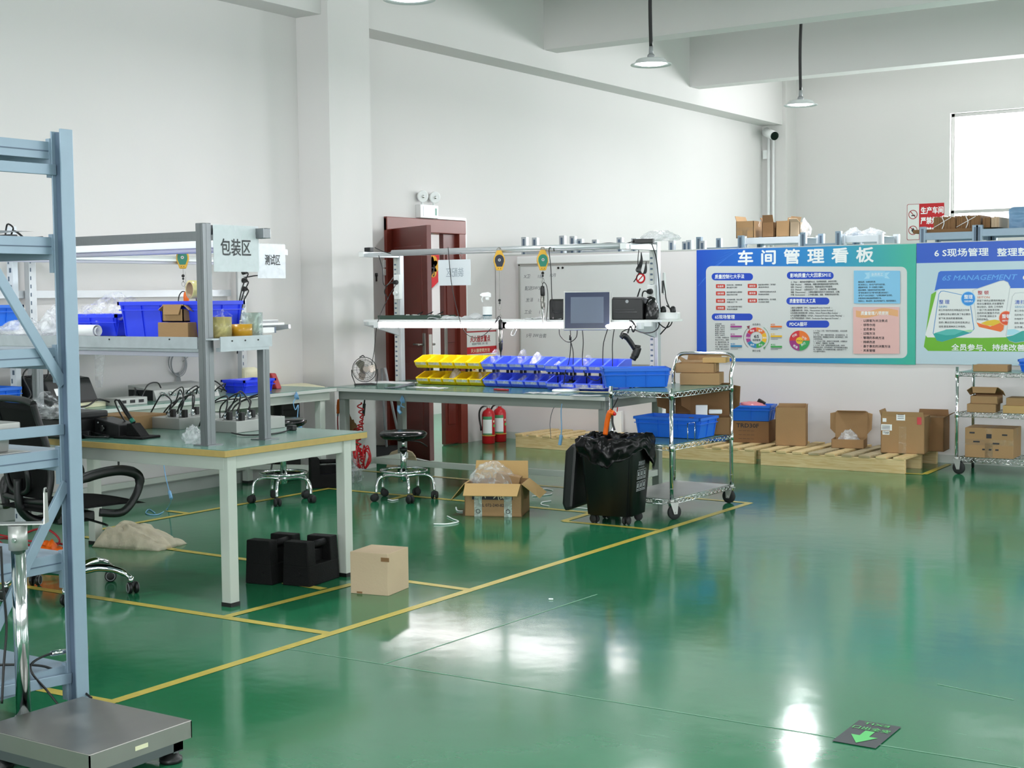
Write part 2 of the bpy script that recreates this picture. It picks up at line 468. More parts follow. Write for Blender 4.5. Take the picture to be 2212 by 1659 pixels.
# ================================================================ THE SETTING
XL, XD, YB, XR, YF, ZC = -8.04, -8.2, 19.1, 6.0, -6.0, 5.3
def wall_with_holes(b, axis, pos, th, lo, hi, z1, holes, m=0):
    """wall slab at pos..pos+th across axis; holes = [(a0, a1, z0, z1)] along the other axis"""
    def put(a0, a1, z0, z2):
        if a1 - a0 < 1e-4 or z2 - z0 < 1e-4: return
        if axis == 'x': b.b2((pos, a0, z0), (pos + th, a1, z2), m)
        else: b.b2((a0, pos, z0), (a1, pos + th, z2), m)
    cur = lo
    for a0, a1, h0, h1 in sorted(holes):
        put(cur, a0, 0, z1); put(a0, a1, 0, h0); put(a0, a1, h1, z1); cur = a1
    put(cur, hi, 0, z1)
b = MB(); b.b2((-11.5, YF - .4, -.12), (XR + .3, YB + .3, 0)); fl = struct(b.build('floor', 'floor'))
b = MB(); b.b2((XD - .3, YF - .3, ZC), (XR + .3, YB + .3, ZC + .15)); struct(b.build('ceiling', 'ceiling_paint'))
# left wall: near bay, far bay with the door opening
DY0, DY1, DZ = 10.34, 11.46, 2.12
b = MB()
b.b2((XL - .3, YF, 0), (XL, 8.97, ZC))
wall_with_holes(b, 'x', XD - .24, .24, 8.97, YB, ZC, [(DY0, DY1, 0, DZ)])
struct(b.build('wall_left', 'wall_paint'))
b = MB(); b.b2((XD - .2, 8.97, 0), (-7.70, 9.497, ZC))
b.b2((XD - .2, 18.72, 0), (-7.85, YB, ZC))
struct(b.build('column', 'wall_paint'))
b = MB(); b.b2((XD - .1, 9.49, 3.755), (-7.9, 18.73, ZC)); b.b2((XL - .1, YF, 3.74), (-7.77, 8.98, ZC)); struct(b.build('beam_left', 'wall_paint'))
b = MB()
for y in (-4.04, -.72, 2.6, 5.92, 9.24, 12.56, 15.88):
    if y == 9.24: b.b2((-7.72, 9.1, 3.95), (XR, 9.36, ZC))
    else: b.b2((-7.92, y, 3.95), (XR, y + .25, ZC))
struct(b.build('beam_cross', 'wall_paint'))
b = MB(); wall_with_holes(b, 'y', YB, .24, XD - .2, XR + .24, ZC, [(x - w / 2, x + w / 2, z - h / 2, z + h / 2) for x, _, z, w, h in WIN_B]); struct(b.build('wall_back', 'wall_paint'))
b = MB(); wall_with_holes(b, 'x', XR, .24, YF, YB, ZC, [(y - w / 2, y + w / 2, z - h / 2, z + h / 2) for _, y, z, w, h in WIN_R]); struct(b.build('wall_right', 'wall_paint'))
b = MB(); wall_with_holes(b, 'y', YF - .24, .24, XD - .2, XR + .24, ZC, [(x - 2.3, x + 2.3, 1.1, 3.7) for x in FILL_WIN_F]); struct(b.build('wall_front', 'wall_paint'))
# skirting along the near bay
b = MB(); b.b2((XL, YF, 0), (XL + .035, 8.3, .085)); b.b2((XL, YF, .085), (XL + .02, 8.3, .1)); struct(b.build('baseboard_left', 'skirting'))
# windows: outer frame, transom, panes
def window(n, axis, pos, c, z, w, h, sgn, mull=(), trans=()):
    f = MB(); t = .045
    def bar(a0, a1, z0, z1, d0=-.03, d1=.03):
        if axis == 'y': f.b2((a0, pos + d0, z0), (a1, pos + d1, z1), 0, .004)
        else: f.b2((pos + d0, a0, z0), (pos + d1, a1, z1), 0, .004)
    a0, a1, z0, z1 = c - w / 2, c + w / 2, z - h / 2, z + h / 2
    bar(a0, a1, z1 - t, z1); bar(a0, a1, z0, z0 + t); bar(a0, a0 + t, z0, z1); bar(a1 - t, a1, z0, z1)
    for q in mull: bar(q - t / 2, q + t / 2, z0, z1)
    for q in trans: bar(a0, a1, q - t / 2, q + t / 2)
    o = struct(f.build('window_%d' % n, 'steel_dull'))
    g = MB()
    if axis == 'y': g.b2((a0 + t, pos - .004, z0 + t), (a1 - t, pos + .004, z1 - t))
    else: g.b2((pos - .004, a0 + t, z0 + t), (pos + .004, a1 - t, z1 - t))
    g.build('pane', 'glass', o)
n = 1
for x, y, z, w, h in WIN_B:
    window(n, 'y', YB + .09, x, z, w, h, 1, mull=(x + .05,), trans=(2.485,)); n += 1
for x, y, z, w, h in WIN_R:
    window(n, 'x', XR + .12, y, z, w, h, 1, mull=(y - .85, y + .85)); n += 1
for x in FILL_WIN_F: window(n, 'y', YF - .12, x, 2.4, 4.6, 2.6, 1, mull=(x - 1.15, x, x + 1.15)); n += 1  # added front windows, unseen, openings for the fill light
# light partition across the hall that carries the boards
PT = 0.0
def part_y(x): return 12.06
PU = V((math.cos(PT), -math.sin(PT), 0)); PN = V((-math.sin(PT), -math.cos(PT), 0))   # along the panel, towards the room
p0 = V((-8.19, part_y(-8.19), 0)); PL = 6.5
b = MB()
rotP = Matrix.Rotation(-PT, 3, 'Z')
b.box(p0 + PU * PL / 2 - PN * .03 + V((0, 0, .955)), (PL, .05, 1.79), 0, rotP)
b.box(p0 + PU * PL / 2 - PN * .03 + V((0, 0, .035)), (PL, .06, .07), 1, rotP)
b.box(p0 + PU * PL / 2 - PN * .03 + V((0, 0, 1.853)), (PL, .056, .012), 1, rotP)
struct(b.build('wall_partition', ['panel_white', 'bench_edge']))
# door: red frame, fixed leaf, open leaf
b = MB(); x = XD
for y0, y1 in ((DY0 - .06, DY0 + .05), (DY1 - .05, DY1 + .06)): b.b2((x - .2, y0, 0), (x + .03, y1, DZ + .05), 0, .006)
b.b2((x - .2, DY0 - .06, DZ - .07), (x + .035, DY1 + .06, DZ + .06), 0, .006)
dr = struct(b.build('door_1', 'door_frame_red'))
b = MB(); b.b2((x - .06, 11.20, .01), (x - .01, DY1 - .05, DZ - .07), 0, .004)
for z0, z1 in ((.2, .85), (1.0, 1.9)): b.b2((x - .012, 11.24, z0), (x - .002, DY1 - .1, z1), 0, .004)
f = b.build('fixed_leaf', 'door_red', dr)
b = MB(); b.b2((x - .012, 11.20, .88), (x + .004, 11.23, 1.2)); b.build('strike_plate', 'steel', f)
b = MB(); hg = V((x + .0, DY0 + .055, 0)); fe = V((-7.51, 10.035, 0)); du = (fe - hg).normalized(); dn = V((du.y, -du.x, 0)); LW = (fe - hg).length
rot = Matrix((du, -dn, V((0, 0, 1)))).transposed()
b.box(hg + du * LW / 2 + V((0, 0, 1.04)), (LW, .045, 2.06), 0, rot, .004)
for z0, z1 in ((.2, .85), (1.0, 1.9)): b.box(hg + du * LW / 2 + V((0, 0, (z0 + z1) / 2)), (LW - .2, .056, z1 - z0), 0, rot, .012)
lf = b.build('open_leaf', 'door_red', dr)
b = MB()
for sg in (-1, 1):
    q = hg + du * (LW - .07) + dn * sg * .026
    b.box(q + V((0, 0, 1.0)), (.05, .012, .26), 0, rot, .004)
    b.cyl(q + V((0, 0, 1.03)), q + dn * sg * .05 + V((0, 0, 1.03)), .009); b.cyl(q + dn * sg * .05 + V((0, 0, 1.03)), q + dn * sg * .05 - du * .11 + V((0, 0, 1.03)), .009)
b.box(hg + du * LW + V((0, 0, 1.0)), (.006, .03, .24), 0, rot)
b.build('handle', 'steel', lf)
# corridor behind the open door
b = MB(); b.b2((-10.7, 9.3, 0), (-10.5, 15.0, 3)); b.b2((-10.6, 15.0, 0), (XD - .24, 15.15, 3)); b.b2((-10.6, 9.2, 0), (XD - .24, 9.35, 3)); b.b2((-10.6, 9.2, 3), (XD - .24, 15.1, 3.1))
struct(b.build('wall_corridor', 'wall_paint'))
l = bpy.data.lights.new('corridor_fill', 'AREA'); l.size = 1.0; l.energy = 110; l.color = (.96, .94, 1)  # unseen light without a fixture, added to brighten the corridor
o = bpy.data.objects.new('corridor_fill', l); COL.objects.link(o); o.location = (-9.4, 12.2, 2.95)
# floor markings and joints: parts of the floor
def strip(b, a, c, w, z=.0012):
    a = P(*a, z=0); c = P(*c, z=0); d = (c - a).normalized(); n_ = V((-d.y, d.x, 0)) * w / 2; up = V((0, 0, z))
    b.poly([a - n_ + up, c - n_ + up, c + n_ + up, a + n_ + up])
TAPES = [((244, 1516), (1621, 1086)), ((8, 1474), (250, 1519)), ((0, 1259), (712, 1369)), ((380, 1188), (1010, 1274)), ((1217, 1126), (1420, 1145)),
         ((785, 1017), (1622, 1087)), ((714, 1056), (1280, 1108)), ((1217, 1126), (1282, 1107)), ((483, 1334), (762, 1262)), ((616, 1259), (700, 1273)),
         ((205, 1146), (714, 1055)), ((363, 1104), (410, 1110)), ((846, 1079), (893, 1067)), ((1956, 1023), (1996, 1025)), ((1996, 1025), (2050, 1003)), ((180, 1160), (380, 1188))]
for i, (a, c) in enumerate(TAPES):
    b = MB(); strip(b, a, c, .05, .0012 + .00012 * i); b.build('floor_tape', 'tape_yellow', fl)
for a, c in (((828, 1435), (2205, 1659)), ((828, 1435), (1290, 1284)), ((600, 1398), (828, 1435)), ((2025, 1478), (2190, 1512))):
    b = MB(); strip(b, a, c, .008, .0008); b.build('floor_joint', 'joint', fl)
# ================================================================ BOARDS ON THE PARTITION
def homog(src, dst):
    A = []
    for (x, y), (u, v) in zip(src, dst):
        A.append([x, y, 1, 0, 0, 0, -u * x, -u * y, -u]); A.append([0, 0, 0, x, y, 1, -v * x, -v * y, -v])
    h = np.linalg.svd(np.array(A, float))[2][-1].reshape(3, 3); return h
class Board:
    """printed board: layout points (x, y) of the print are laid out on the panel's own plane"""
    def __init__(s, src, w, h, origin, ux, nrm):
        s.H = homog(src, [(0, h), (w, h), (w, 0), (0, 0)]); s.o, s.ux, s.n = V(origin), V(ux), V(nrm); s.w, s.h = w, h; s.b = MB(); s.mats = []; s.k = 0
    def uv(s, x, y):
        q = s.H @ np.array([x, y, 1.0]); return q[0] / q[2], q[1] / q[2]
    def pt(s, u, v, d): return s.o + s.ux * u + V((0, 0, v)) + s.n * d
    def mi(s, name):
        if name not in s.mats: s.mats.append(name)
        return s.mats.index(name)
    def poly(s, pts, m, d=None, uv=False):
        s.k += 1; d = d if d is not None else .0004 + s.k * .00005
        q = [s.pt(*(p if uv else s.uv(*p)), d) for p in pts]
        f = s.b.poly(q, s.mi(m))
        f.normal_update()
        if f.normal.dot(s.n) < 0: f.normal_flip()
        return f
    def rrect(s, x0, y0, x1, y1, r, m, n=6):
        """corners given in print layout"""
        pts = []
        for cx, cy, a0 in ((x1 - r, y0 + r, -90), (x1 - r, y1 - r, 0), (x0 + r, y1 - r, 90), (x0 + r, y0 + r, 180)):
            for i in range(n + 1):
                a = math.radians(a0 + 90 * i / n); pts.append((cx + r * math.cos(a), cy + r * math.sin(a)))
        s.poly(pts, m)
    def disc(s, x, y, r, m, a0=0, a1=360, r0=0.0, n=24):
        a = [math.radians(a0 + (a1 - a0) * i / n) for i in range(n + 1)]
        pts = [(x + r * math.cos(t), y + r * math.sin(t)) for t in a]
        pts += [(x + r0 * math.cos(t), y + r0 * math.sin(t)) for t in reversed(a)] if r0 else ([(x, y)] if a1 - a0 < 359 else [])
        if a1 - a0 >= 359 and not r0: pts = pts[:-1]
        s.poly(pts, m)
    def txt(s, body, x, y, hpx, m, bold=0.0, width=None, slant=0.0, ang=0.0, align='LEFT', spacing=1.0):
        """x, y = lower left of the writing in print layout, hpx its cap height, width in layout units"""
        u, v = s.uv(x, y); u2, v2 = s.uv(x, y - hpx); size = math.hypot(u2 - u, v2 - v) * 1.12
        wd = None
        if width: u3, v3 = s.uv(x + width, y); wd = math.hypot(u3 - u, v3 - v)
        ux = s.ux * math.cos(ang) + V((0, 0, 1)) * math.sin(ang); uy = -s.ux * math.sin(ang) + V((0, 0, 1)) * math.cos(ang)
        s.k += 1
        s.b.text(body, size, s.pt(u, v, .0009 + s.k * .00005), ux, uy, s.mi(m), bold, align, wd, slant, spacing)
def c(name, col): M.setdefault(name, mat(name, col, .35, var=0)); return name
# ---- board 1: the management board
A1 = V((P(1506, 660, y=12.06).x, 12.056, 0)); XS = P(1979, 660, y=12.06).x; W1 = XS - A1.x
def grad_mat():
    m = bpy.data.materials.new('board_gradient'); m.use_nodes = True; nt = m.node_tree; b = nt.nodes['Principled BSDF']; L = nt.links.new
    b.inputs['Roughness'].default_value = .3
    tc = nt.nodes.new('ShaderNodeTexCoord'); sx = nt.nodes.new('ShaderNodeSeparateXYZ'); L(tc.outputs['Generated'], sx.inputs[0])
    r = nt.nodes.new('ShaderNodeValToRGB'); e = r.color_ramp.elements
    e[0].position = 0; e[0].color = srgb('#1a4fc2'); e[1].position = .97; e[1].color = srgb('#3fb59f')
    for p, h in ((.3, '#2272cd'), (.62, '#2f93c9')): k = e.new(p); k.color = srgb(h)
    L(sx.outputs['X'], r.inputs['Fac']); L(r.outputs['Color'], b.inputs['Base Color']); return m
M['board_gradient'] = grad_mat()
rt = thing('poster_board', 'blue to green workshop management board with a colour wheel and pie chart', 'poster', A1 + V((0, 0, .825)), -PT)
b = MB(); b.b2((0, -.006, 0), (W1, .0, 1.025)); b.build('panel', 'board_gradient', rt)
B1 = Board([(118, 362), (2200, 292), (2190, 1452), (112, 1412)], W1, 1.025, (0, -.006, 0), (1, 0, 0), (0, -1, 0))
for i in range(16):
    x0 = 130 + i * 34; B1.poly([(x0, 700 - i * 44), (x0 + 5, 700 - i * 44), (x0 + 200, 480 - i * 22), (x0 + 195, 480 - i * 22)], c('board_line', '#3f78d8')) if i < 9 else None
B1.txt('车间管理看板', 500, 488, 128, 'ink_white', .03, 1280, spacing=1.75)
B1.rrect(205, 512, 2112, 1388, 55, c('board_grey', '#d5d8d8'))
pill = c('pill_blue', '#1b48c0'); W_ = 'ink_white'; K = c('ink_soft', '#30353c'); RD = c('tag_red', '#c63a2c')
def pill_(x0, y0, x1, y1, t, wd): B1.rrect(x0, y0, x1, y1, (y1 - y0) / 2 - 1, pill); B1.txt(t, x0 + 30, y1 - 18, (y1 - y0) * .56, W_, .02, wd)
pill_(258, 578, 648, 648, '质量控制七大手法', 275); pill_(968, 564, 1412, 634, '影响质量六大因素5M1E', 385)
pill_(962, 808, 1370, 876, '质量管理五大工具', 245); pill_(256, 962, 642, 1028, '6S现场管理', 185); pill_(960, 1028, 1368, 1096, 'PDCA循环', 165)
for x, y, t, l1, l2 in ((298, 684, '检查表', '系统记录，规律数据', '数据判断'), (598, 680, '层别法', '根据问题分类数据，了解"集群"', '原因和相关'), (298, 752, '因果分析图', '查找问题可能的主要原因', '的技术和方法图'),
                       (598, 748, '散布图', '了解两种因素间的关系', '预计两种变化的关联程度'), (298, 822, '柏拉图', '对于各种问题，找出主要', '问题决定下手'), (598, 820, '直方图', '看"数据"的变化、在于程度', '对过程进行管理'), (298, 890, '控制图', '了解引起差异是不稳定', '状态的根源')):
    B1.rrect(x, y, x + 86, y + 38, 6, RD); B1.txt(t, x + 14, y + 28, 18, W_, .01, 58)
    B1.txt(l1, x + 100, y + 14, 14, K, .012, 145 if x < 500 else 165); B1.txt(l2, x + 100, y + 38, 14, K, .012, 100)
for i, (t, wd) in enumerate((('人（Man）：操作者对质量的认识、技术熟练程度、身体状况等；', 440), ('机器（Machine）：机器设备、测量仪器的精度和维护保养状况等；', 455), ('材料（Material）：材料的成分、物理性能和化学性能等；', 400), ('方法（Method）：这里包括生产工艺、设备选择、操作规程等；', 440), ('测量（Measurement）：主要指测量时采取的方法是否标准、正确；', 465), ('环境（Environment）：工作地的温度、湿度、照明和清洁条件等；', 460))):
    B1.txt(t, 1004, 668 + i * 24.5, 17, K, .012, wd)
for i, (t, wd) in enumerate((('1.统计过程控制（SPC，Statistical Process Control）；', 392), ('2.测量系统分析（MSA，Measurement System Analyse）；', 425), ('3.失效模式和效果分析（FMEA，Failure Mode & Effect Analyse）；', 470), ('4.产品质量先期策划（APQP，Advanced Product Quality Planning）；', 510), ('5.生产件批准程序（PPAP，Production Part Approval Process）。', 475))):
    B1.txt(t, 1000, 914 + i * 25, 18, K, .012, wd)
for i, t in enumerate(('6S的内容', '● 整理（SEIRI）', '● 整顿（SEITON）', '● 清扫（SEISO）', '● 清洁（SEIKETSU）', '● 素养（SHITSUKE）', '● 安全（SAFETY）')): B1.txt(t, 288, 1066 + i * 18, 13, K, .01, 60 + 30 * (i > 0))
for i, t in enumerate(('六个项目，在推进6S中', '就以"6"开头，简称', '6S。通过规范现场、现', '物，营造一目了然的工作', '环境，培养员工良好的工', '作习惯，提升人的品质')): B1.txt(t, 288, 1196 + i * 22, 14, K, .01, 128)
cols = [c('seg_red', '#d0323c'), c('seg_orange', '#ec7a33'), c('seg_yellow', '#f0bd2b'), c('seg_green', '#3ca650'), c('seg_blue', '#2f86b8'), c('seg_purple', '#a4418e')]
WX, WY = 676, 1192
for i, (k, t) in enumerate(((cols[1], '整顿'), (cols[2], '清扫'), (cols[3], '清洁'), (cols[4], '素养'), (cols[5], '安全'), (cols[0], '整理'))):
    B1.disc(WX, WY, 98, k, -90 + i * 60 + 1, -90 + i * 60 + 59, 58, 10)
    a = math.radians(-60 + i * 60); B1.txt(t, WX + 78 * math.cos(a) - 19, WY + 78 * math.sin(a) + 9, 19, W_, .01, 38)
B1.txt('6S', 653, 1192, 34, K, .02, 46); B1.txt('现场管理', 640, 1222, 20, K, .01, 74)
B1.txt('全员参与', 640, 1074, 20, K, .005, 76); B1.txt('持之以恒', 638, 1324, 20, K, .005, 76)
for a0, a1, k in ((130, 230, c('arrow_grey', '#7d6a70')), (-55, 50, c('arrow_green', '#5f9a6a'))): B1.disc(WX, WY, 122, k, a0, a1, 118, 14)
B1.poly([(585, 1085), (615, 1075), (610, 1112)], c('arrow_red', '#8e4450')); B1.poly([(742, 1285), (768, 1272), (750, 1306)], c('arrow_green', '#5f9a6a'))
for i, (x, y, k, t) in enumerate(((433, 1078, cols[5], '整理'), (433, 1170, cols[5], '安全'), (433, 1264, cols[4], '素养'), (812, 1078, cols[1], '整顿'), (812, 1170, cols[2], '清扫'), (812, 1270, cols[3], '清洁'))):
    B1.txt('● ' + t, x + 2, y - 6, 15, k, .01, 40); B1.poly([(x, y), (x + 108, y), (x + 108, y + 16), (x, y + 16)], k)
    B1.poly([(x, y + 22), (x + 105, y + 22), (x + 105, y + 26), (x, y + 26)], 'ink_grey'); B1.poly([(x, y + 33), (x + 70, y + 33), (x + 70, y + 37), (x, y + 37)], 'ink_grey')
PX, PY = 1086, 1220
for i, (k, t) in enumerate(((cols[1], '计划'), (c('seg_green2', '#37a05a'), '执行'), (c('seg_plum', '#9b3480'), '检查'), (cols[0], '行动'))):
    B1.disc(PX, PY, 96, k, -90 + i * 90, i * 90, 0, 14); a = math.radians(-45 + i * 90)
    B1.txt(t, PX + 58 * math.cos(a) - 22, PY + 58 * math.sin(a) + 12, 24, W_, .015, 46, ang=(-.7 if i % 2 == 0 else .7) * .7)
B1.disc(PX, PY, 33, cols[2]); B1.txt('PDCA', PX - 26, PY + 8, 18, K, .01, 54)
for i, (t, wd) in enumerate((('1、P（Plan）计划：包括方针目标的确定，以及活动规', 320), ('划的制定。', 60), ('2、D（Do）执行：根据已知的信息，设计具体的方法、方', 325), ('案和计划布局；再根据设计和布局，进行具体运作，实现', 325), ('计划中的内容。', 90), ('3、C（Check）检查：总结执行计划的结果，分清哪些对', 322), ('了，哪些错了，明确效果，找出问题。', 200), ('4、A（Act）处理：对检查的结果进行处理，对成功', 300), ('的经验加以肯定，并予以标准化；对于失败的教训也要总', 325), ('结，引起重视。对于没有解决的问题，应提交给下一个', 315), ('PDCA循环中去解决。', 115))):
    B1.txt(t, 1218, 1132 + i * 19.7, 15, K, .012, wd)
B1.rrect(1606, 550, 2048, 864, 5, c('card_blue', '#86c5ea')); B1.poly([(1708, 572), (1756, 566), (1756, 626), (1704, 630), (1730, 600)], c('card_ribbon', '#a9d8f2')); B1.poly([(1950, 564), (1900, 570), (1900, 622), (1950, 628), (1922, 596)], 'card_ribbon')
B1.rrect(1756, 556, 1904, 612, 4, c('card_blue2', '#97cfee')); B1.txt('全员员工', 1772, 598, 26, W_, .0, 112)
for i, (t, wd) in enumerate((('· 重视品质，杜绝隐患危害。', 175), ('· 依口标准以上，设计生产品平台品为基。', 265), ('· 遵循操作标准，多一次就要工作最好。', 250), ('· 团队的精神，也能有优先成为每次考察', 260), ('· 将"把标准实行过"和"材料遵法标准化"。', 300), ('· 将"生产100%合格品"、"以预防精神"自觉性。', 335), ('· 多数具体化地标品推荐制度方法。', 230), ('· 用品位上，视从容中，品以利的维护习，唯求管理意识。', 370))): B1.txt(t, 1640, 666 + i * 26, 16, K, .012, wd)
B1.rrect(1598, 898, 2040, 1346, 4, c('card_pink', '#e4b8b4'))
rib = c('ribbon_tan', '#e6ad7a'); pts = [(1625 + i * 31, 930 + 14 * math.sin(i * .55) - i * 1.0) for i in range(14)]
B1.poly(pts + [(x, y + 62) for x, y in reversed(pts)], rib); B1.txt('质量管理八项原则', 1672, 972, 34, W_, .02, 260)
for i, (t, wd) in enumerate((('以顾客为关注焦点', 230), ('领导作用', 112), ('全员参与', 112), ('过程方法', 112), ('管理的系统方法', 200), ('持续改进', 112), ('基于事实的决策方法', 258), ('关系管理', 112))):
    B1.txt('·', 1672, 1040 + i * 40.6, 28, 'ink', .02); B1.txt(t, 1694, 1040 + i * 40.6, 25, 'ink', .018, wd)
B1.b.build('printed_graphics', B1.mats, rt)
# ---- board 2: the 6S board
A2 = V((XS + .004, 12.056, 0)); W2 = 1.45
rt2 = thing('poster_board', 'pale blue board with blue top band, tilted white cards and green foot band', 'poster', A2 + V((0, 0, .833)), -PT)
b = MB(); b.b2((0, -.006, 0), (W2, 0, 1.02)); b.build('panel', c('board_pale', '#bcd3de'), rt2)
# layout of the visible print, its right edge measured on the board at x = -2.97
Wv = P(2212, 660, y=12.06).x - A2.x
B2 = Board([(268, 465), (1275, 435), (1275, 1625), (247, 1605)], Wv, 1.02, (0, -.006, 0), (1, 0, 0), (0, -1, 0))
bb = c('band_blue', '#2459c6'); uvp = lambda *q: q
B2.poly([(0, 1.02), (W2, 1.02), (W2, .853), (0, .853)], bb, uv=True)
B2.txt('6 S现场管理', 430, 584, 70, W_, .022, 505); B2.txt('整理整', 1018, 578, 72, W_, .022, 285)
gr = c('band_green', '#6cb32a'); bl2 = c('blue_mid', '#2f6bd0'); wh = c('card_white', '#e3e6e6')
B2.poly([(325, 1440), (345, 1330), (430, 1330), (1500, 1330), (1500, 1490), (365, 1480)], gr)
B2.poly([(400, 940), (445, 912), (455, 990), (350, 1330), (342, 1328)], gr)
B2.poly([(432, 908), (470, 735), (490, 722), (1500, 700), (1500, 880), (870, 884), (470, 892)], bl2)
B2.poly([(340, 1325), (450, 915), (480, 890), (870, 884), (1500, 880), (1500, 1340), (880, 1355), (360, 1350)], wh)
B2.txt('6S MANAGEMENT', 498, 810, 60, c('sky_text', '#5ea6ec'), .012, 705, slant=.25); B2.txt('6S', 1262, 800, 56, W_, .02, 60)
edge = c('edge_blue', '#4a8cc8'); teal = c('wave_teal', '#2ca39a'); mint = c('wave_mint', '#a8d8a8')
B2.poly([(412, 1310), (470, 935), (490, 908), (520, 906), (700, 945), (770, 1010), (808, 1270), (775, 1308), (500, 1392), (450, 1380)], edge)
B2.poly([(419, 1310), (476, 937), (495, 914), (520, 912), (697, 950), (763, 1012), (800, 1268), (770, 1302), (500, 1384), (452, 1374)], wh)
B2.poly([(415, 1315), (470, 1300), (540, 1274), (620, 1270), (700, 1285), (765, 1305), (500, 1390), (450, 1378)], teal)
B2.poly([(430, 1308), (540, 1330), (620, 1325), (700, 1290), (620, 1270), (540, 1276)], c('wave_teal2', '#55b9b2')); B2.poly([(700, 1285), (760, 1278), (803, 1282), (770, 1303)], mint)
pur = c('violet_ink', '#3a5fb8')
B2.txt('整 理', 472, 1028, 38, pur, .015, 98); B2.txt('SEIRI', 470, 1066, 24, c('teal_ink', '#3b8ab8'), .012, 76)
for i, (t, wd) in enumerate((('将工作场所的任何物品区分为有', 292), ('必要和没有必要的,除了有必要的', 300), ('留下来,其他的都清除掉。', 232), ('目的: 腾出空间,空间活用,防止', 296), ('误用,塑造清爽的工作场所。', 258))): B2.txt(t, 468, 1098 + i * 39, 19, K, .012, wd)
B2.poly([(790, 900), (880, 870), (1050, 812), (1085, 808), (1125, 825), (1148, 870), (1090, 1280), (1060, 1298), (850, 1250), (824, 1200)], c('edge_grey', '#c4c9cc'))
B2.poly([(796, 904), (880, 876), (1050, 818), (1085, 814), (1120, 830), (1141, 870), (1084, 1276), (1058, 1290), (852, 1244), (830, 1200)], wh)
org = c('wave_orange', '#ea6f2c'); yl = c('wave_yellow', '#e3be2e')
B2.poly([(828, 1206), (870, 1220), (960, 1245), (1050, 1210), (1095, 1195), (1084, 1276), (1058, 1297), (852, 1250)], org); B2.poly([(868, 1215), (930, 1190), (1000, 1180), (1050, 1188), (1056, 1210), (985, 1240), (930, 1238)], yl)
rdk = c('red_ink', '#b8343e')
B2.txt('整 顿', 838, 940, 36, rdk, .015, 104); B2.txt('SEITON', 834, 978, 24, c('orange_ink', '#d07038'), .012, 116)
for i, (t, wd) in enumerate((('把留下来的必要用的物品依', 266), ('规定位置摆放,并放置整齐', 256), ('加以标识。目的: 工作场所', 246), ('一目了然,消除寻找物', 212), ('品的时间,整整齐齐的', 212), ('工作环境,消除过多', 186), ('的积压物品。', 110))): B2.txt(t, 832, 1008 + i * 29.5, 19, K, .012, wd)
for x, y, k, k2, t1, t2 in ((750, 982, c('dot_blue', '#2e8fe0'), c('rim_sky', '#9fd0f2'), '整理', 'SEIRI'), (1110, 1166, c('dot_orange', '#e0522a'), c('rim_peach', '#f5b184'), '整顿', 'SEITON')):
    B2.disc(x, y, 70, k2); B2.disc(x, y, 64, k); B2.txt(t1, x - 40, y - 2, 38, W_, .018, 80); B2.txt(t2, x - 38, y + 32, 20, W_, .015, 78)
B2.poly([(1108, 1330), (1165, 960), (1190, 926), (1250, 920), (1500, 950), (1500, 1360), (1200, 1404), (1140, 1385)], 'edge_grey')
B2.poly([(1114, 1330), (1171, 962), (1194, 932), (1250, 926), (1494, 955), (1494, 1355), (1200, 1398), (1144, 1380)], wh)
B2.poly([(1112, 1345), (1180, 1330), (1260, 1290), (1494, 1260), (1494, 1358), (1200, 1400), (1142, 1383)], teal); B2.poly([(1118, 1330), (1124, 1275), (1190, 1270), (1250, 1292), (1180, 1328)], c('wave_sky', '#a6dcea'))
B2.txt('清扫', 1190, 1030, 38, pur, .015, 96); B2.txt('SEISO', 1192, 1068, 24, 'teal_ink', .012, 88)
for i, t in enumerate(('将工作场', '见的地方', '作场所干', '目的: 稳定', '业伤害。')): B2.txt(t, 1188, 1104 + i * 39, 19, K, .012, 88)
B2.txt('全员参与、', 588, 1470, 60, W_, .02, 330); B2.txt('持续改善', 978, 1472, 60, W_, .02, 310)
B2.b.build('printed_graphics', B2.mats, rt2)
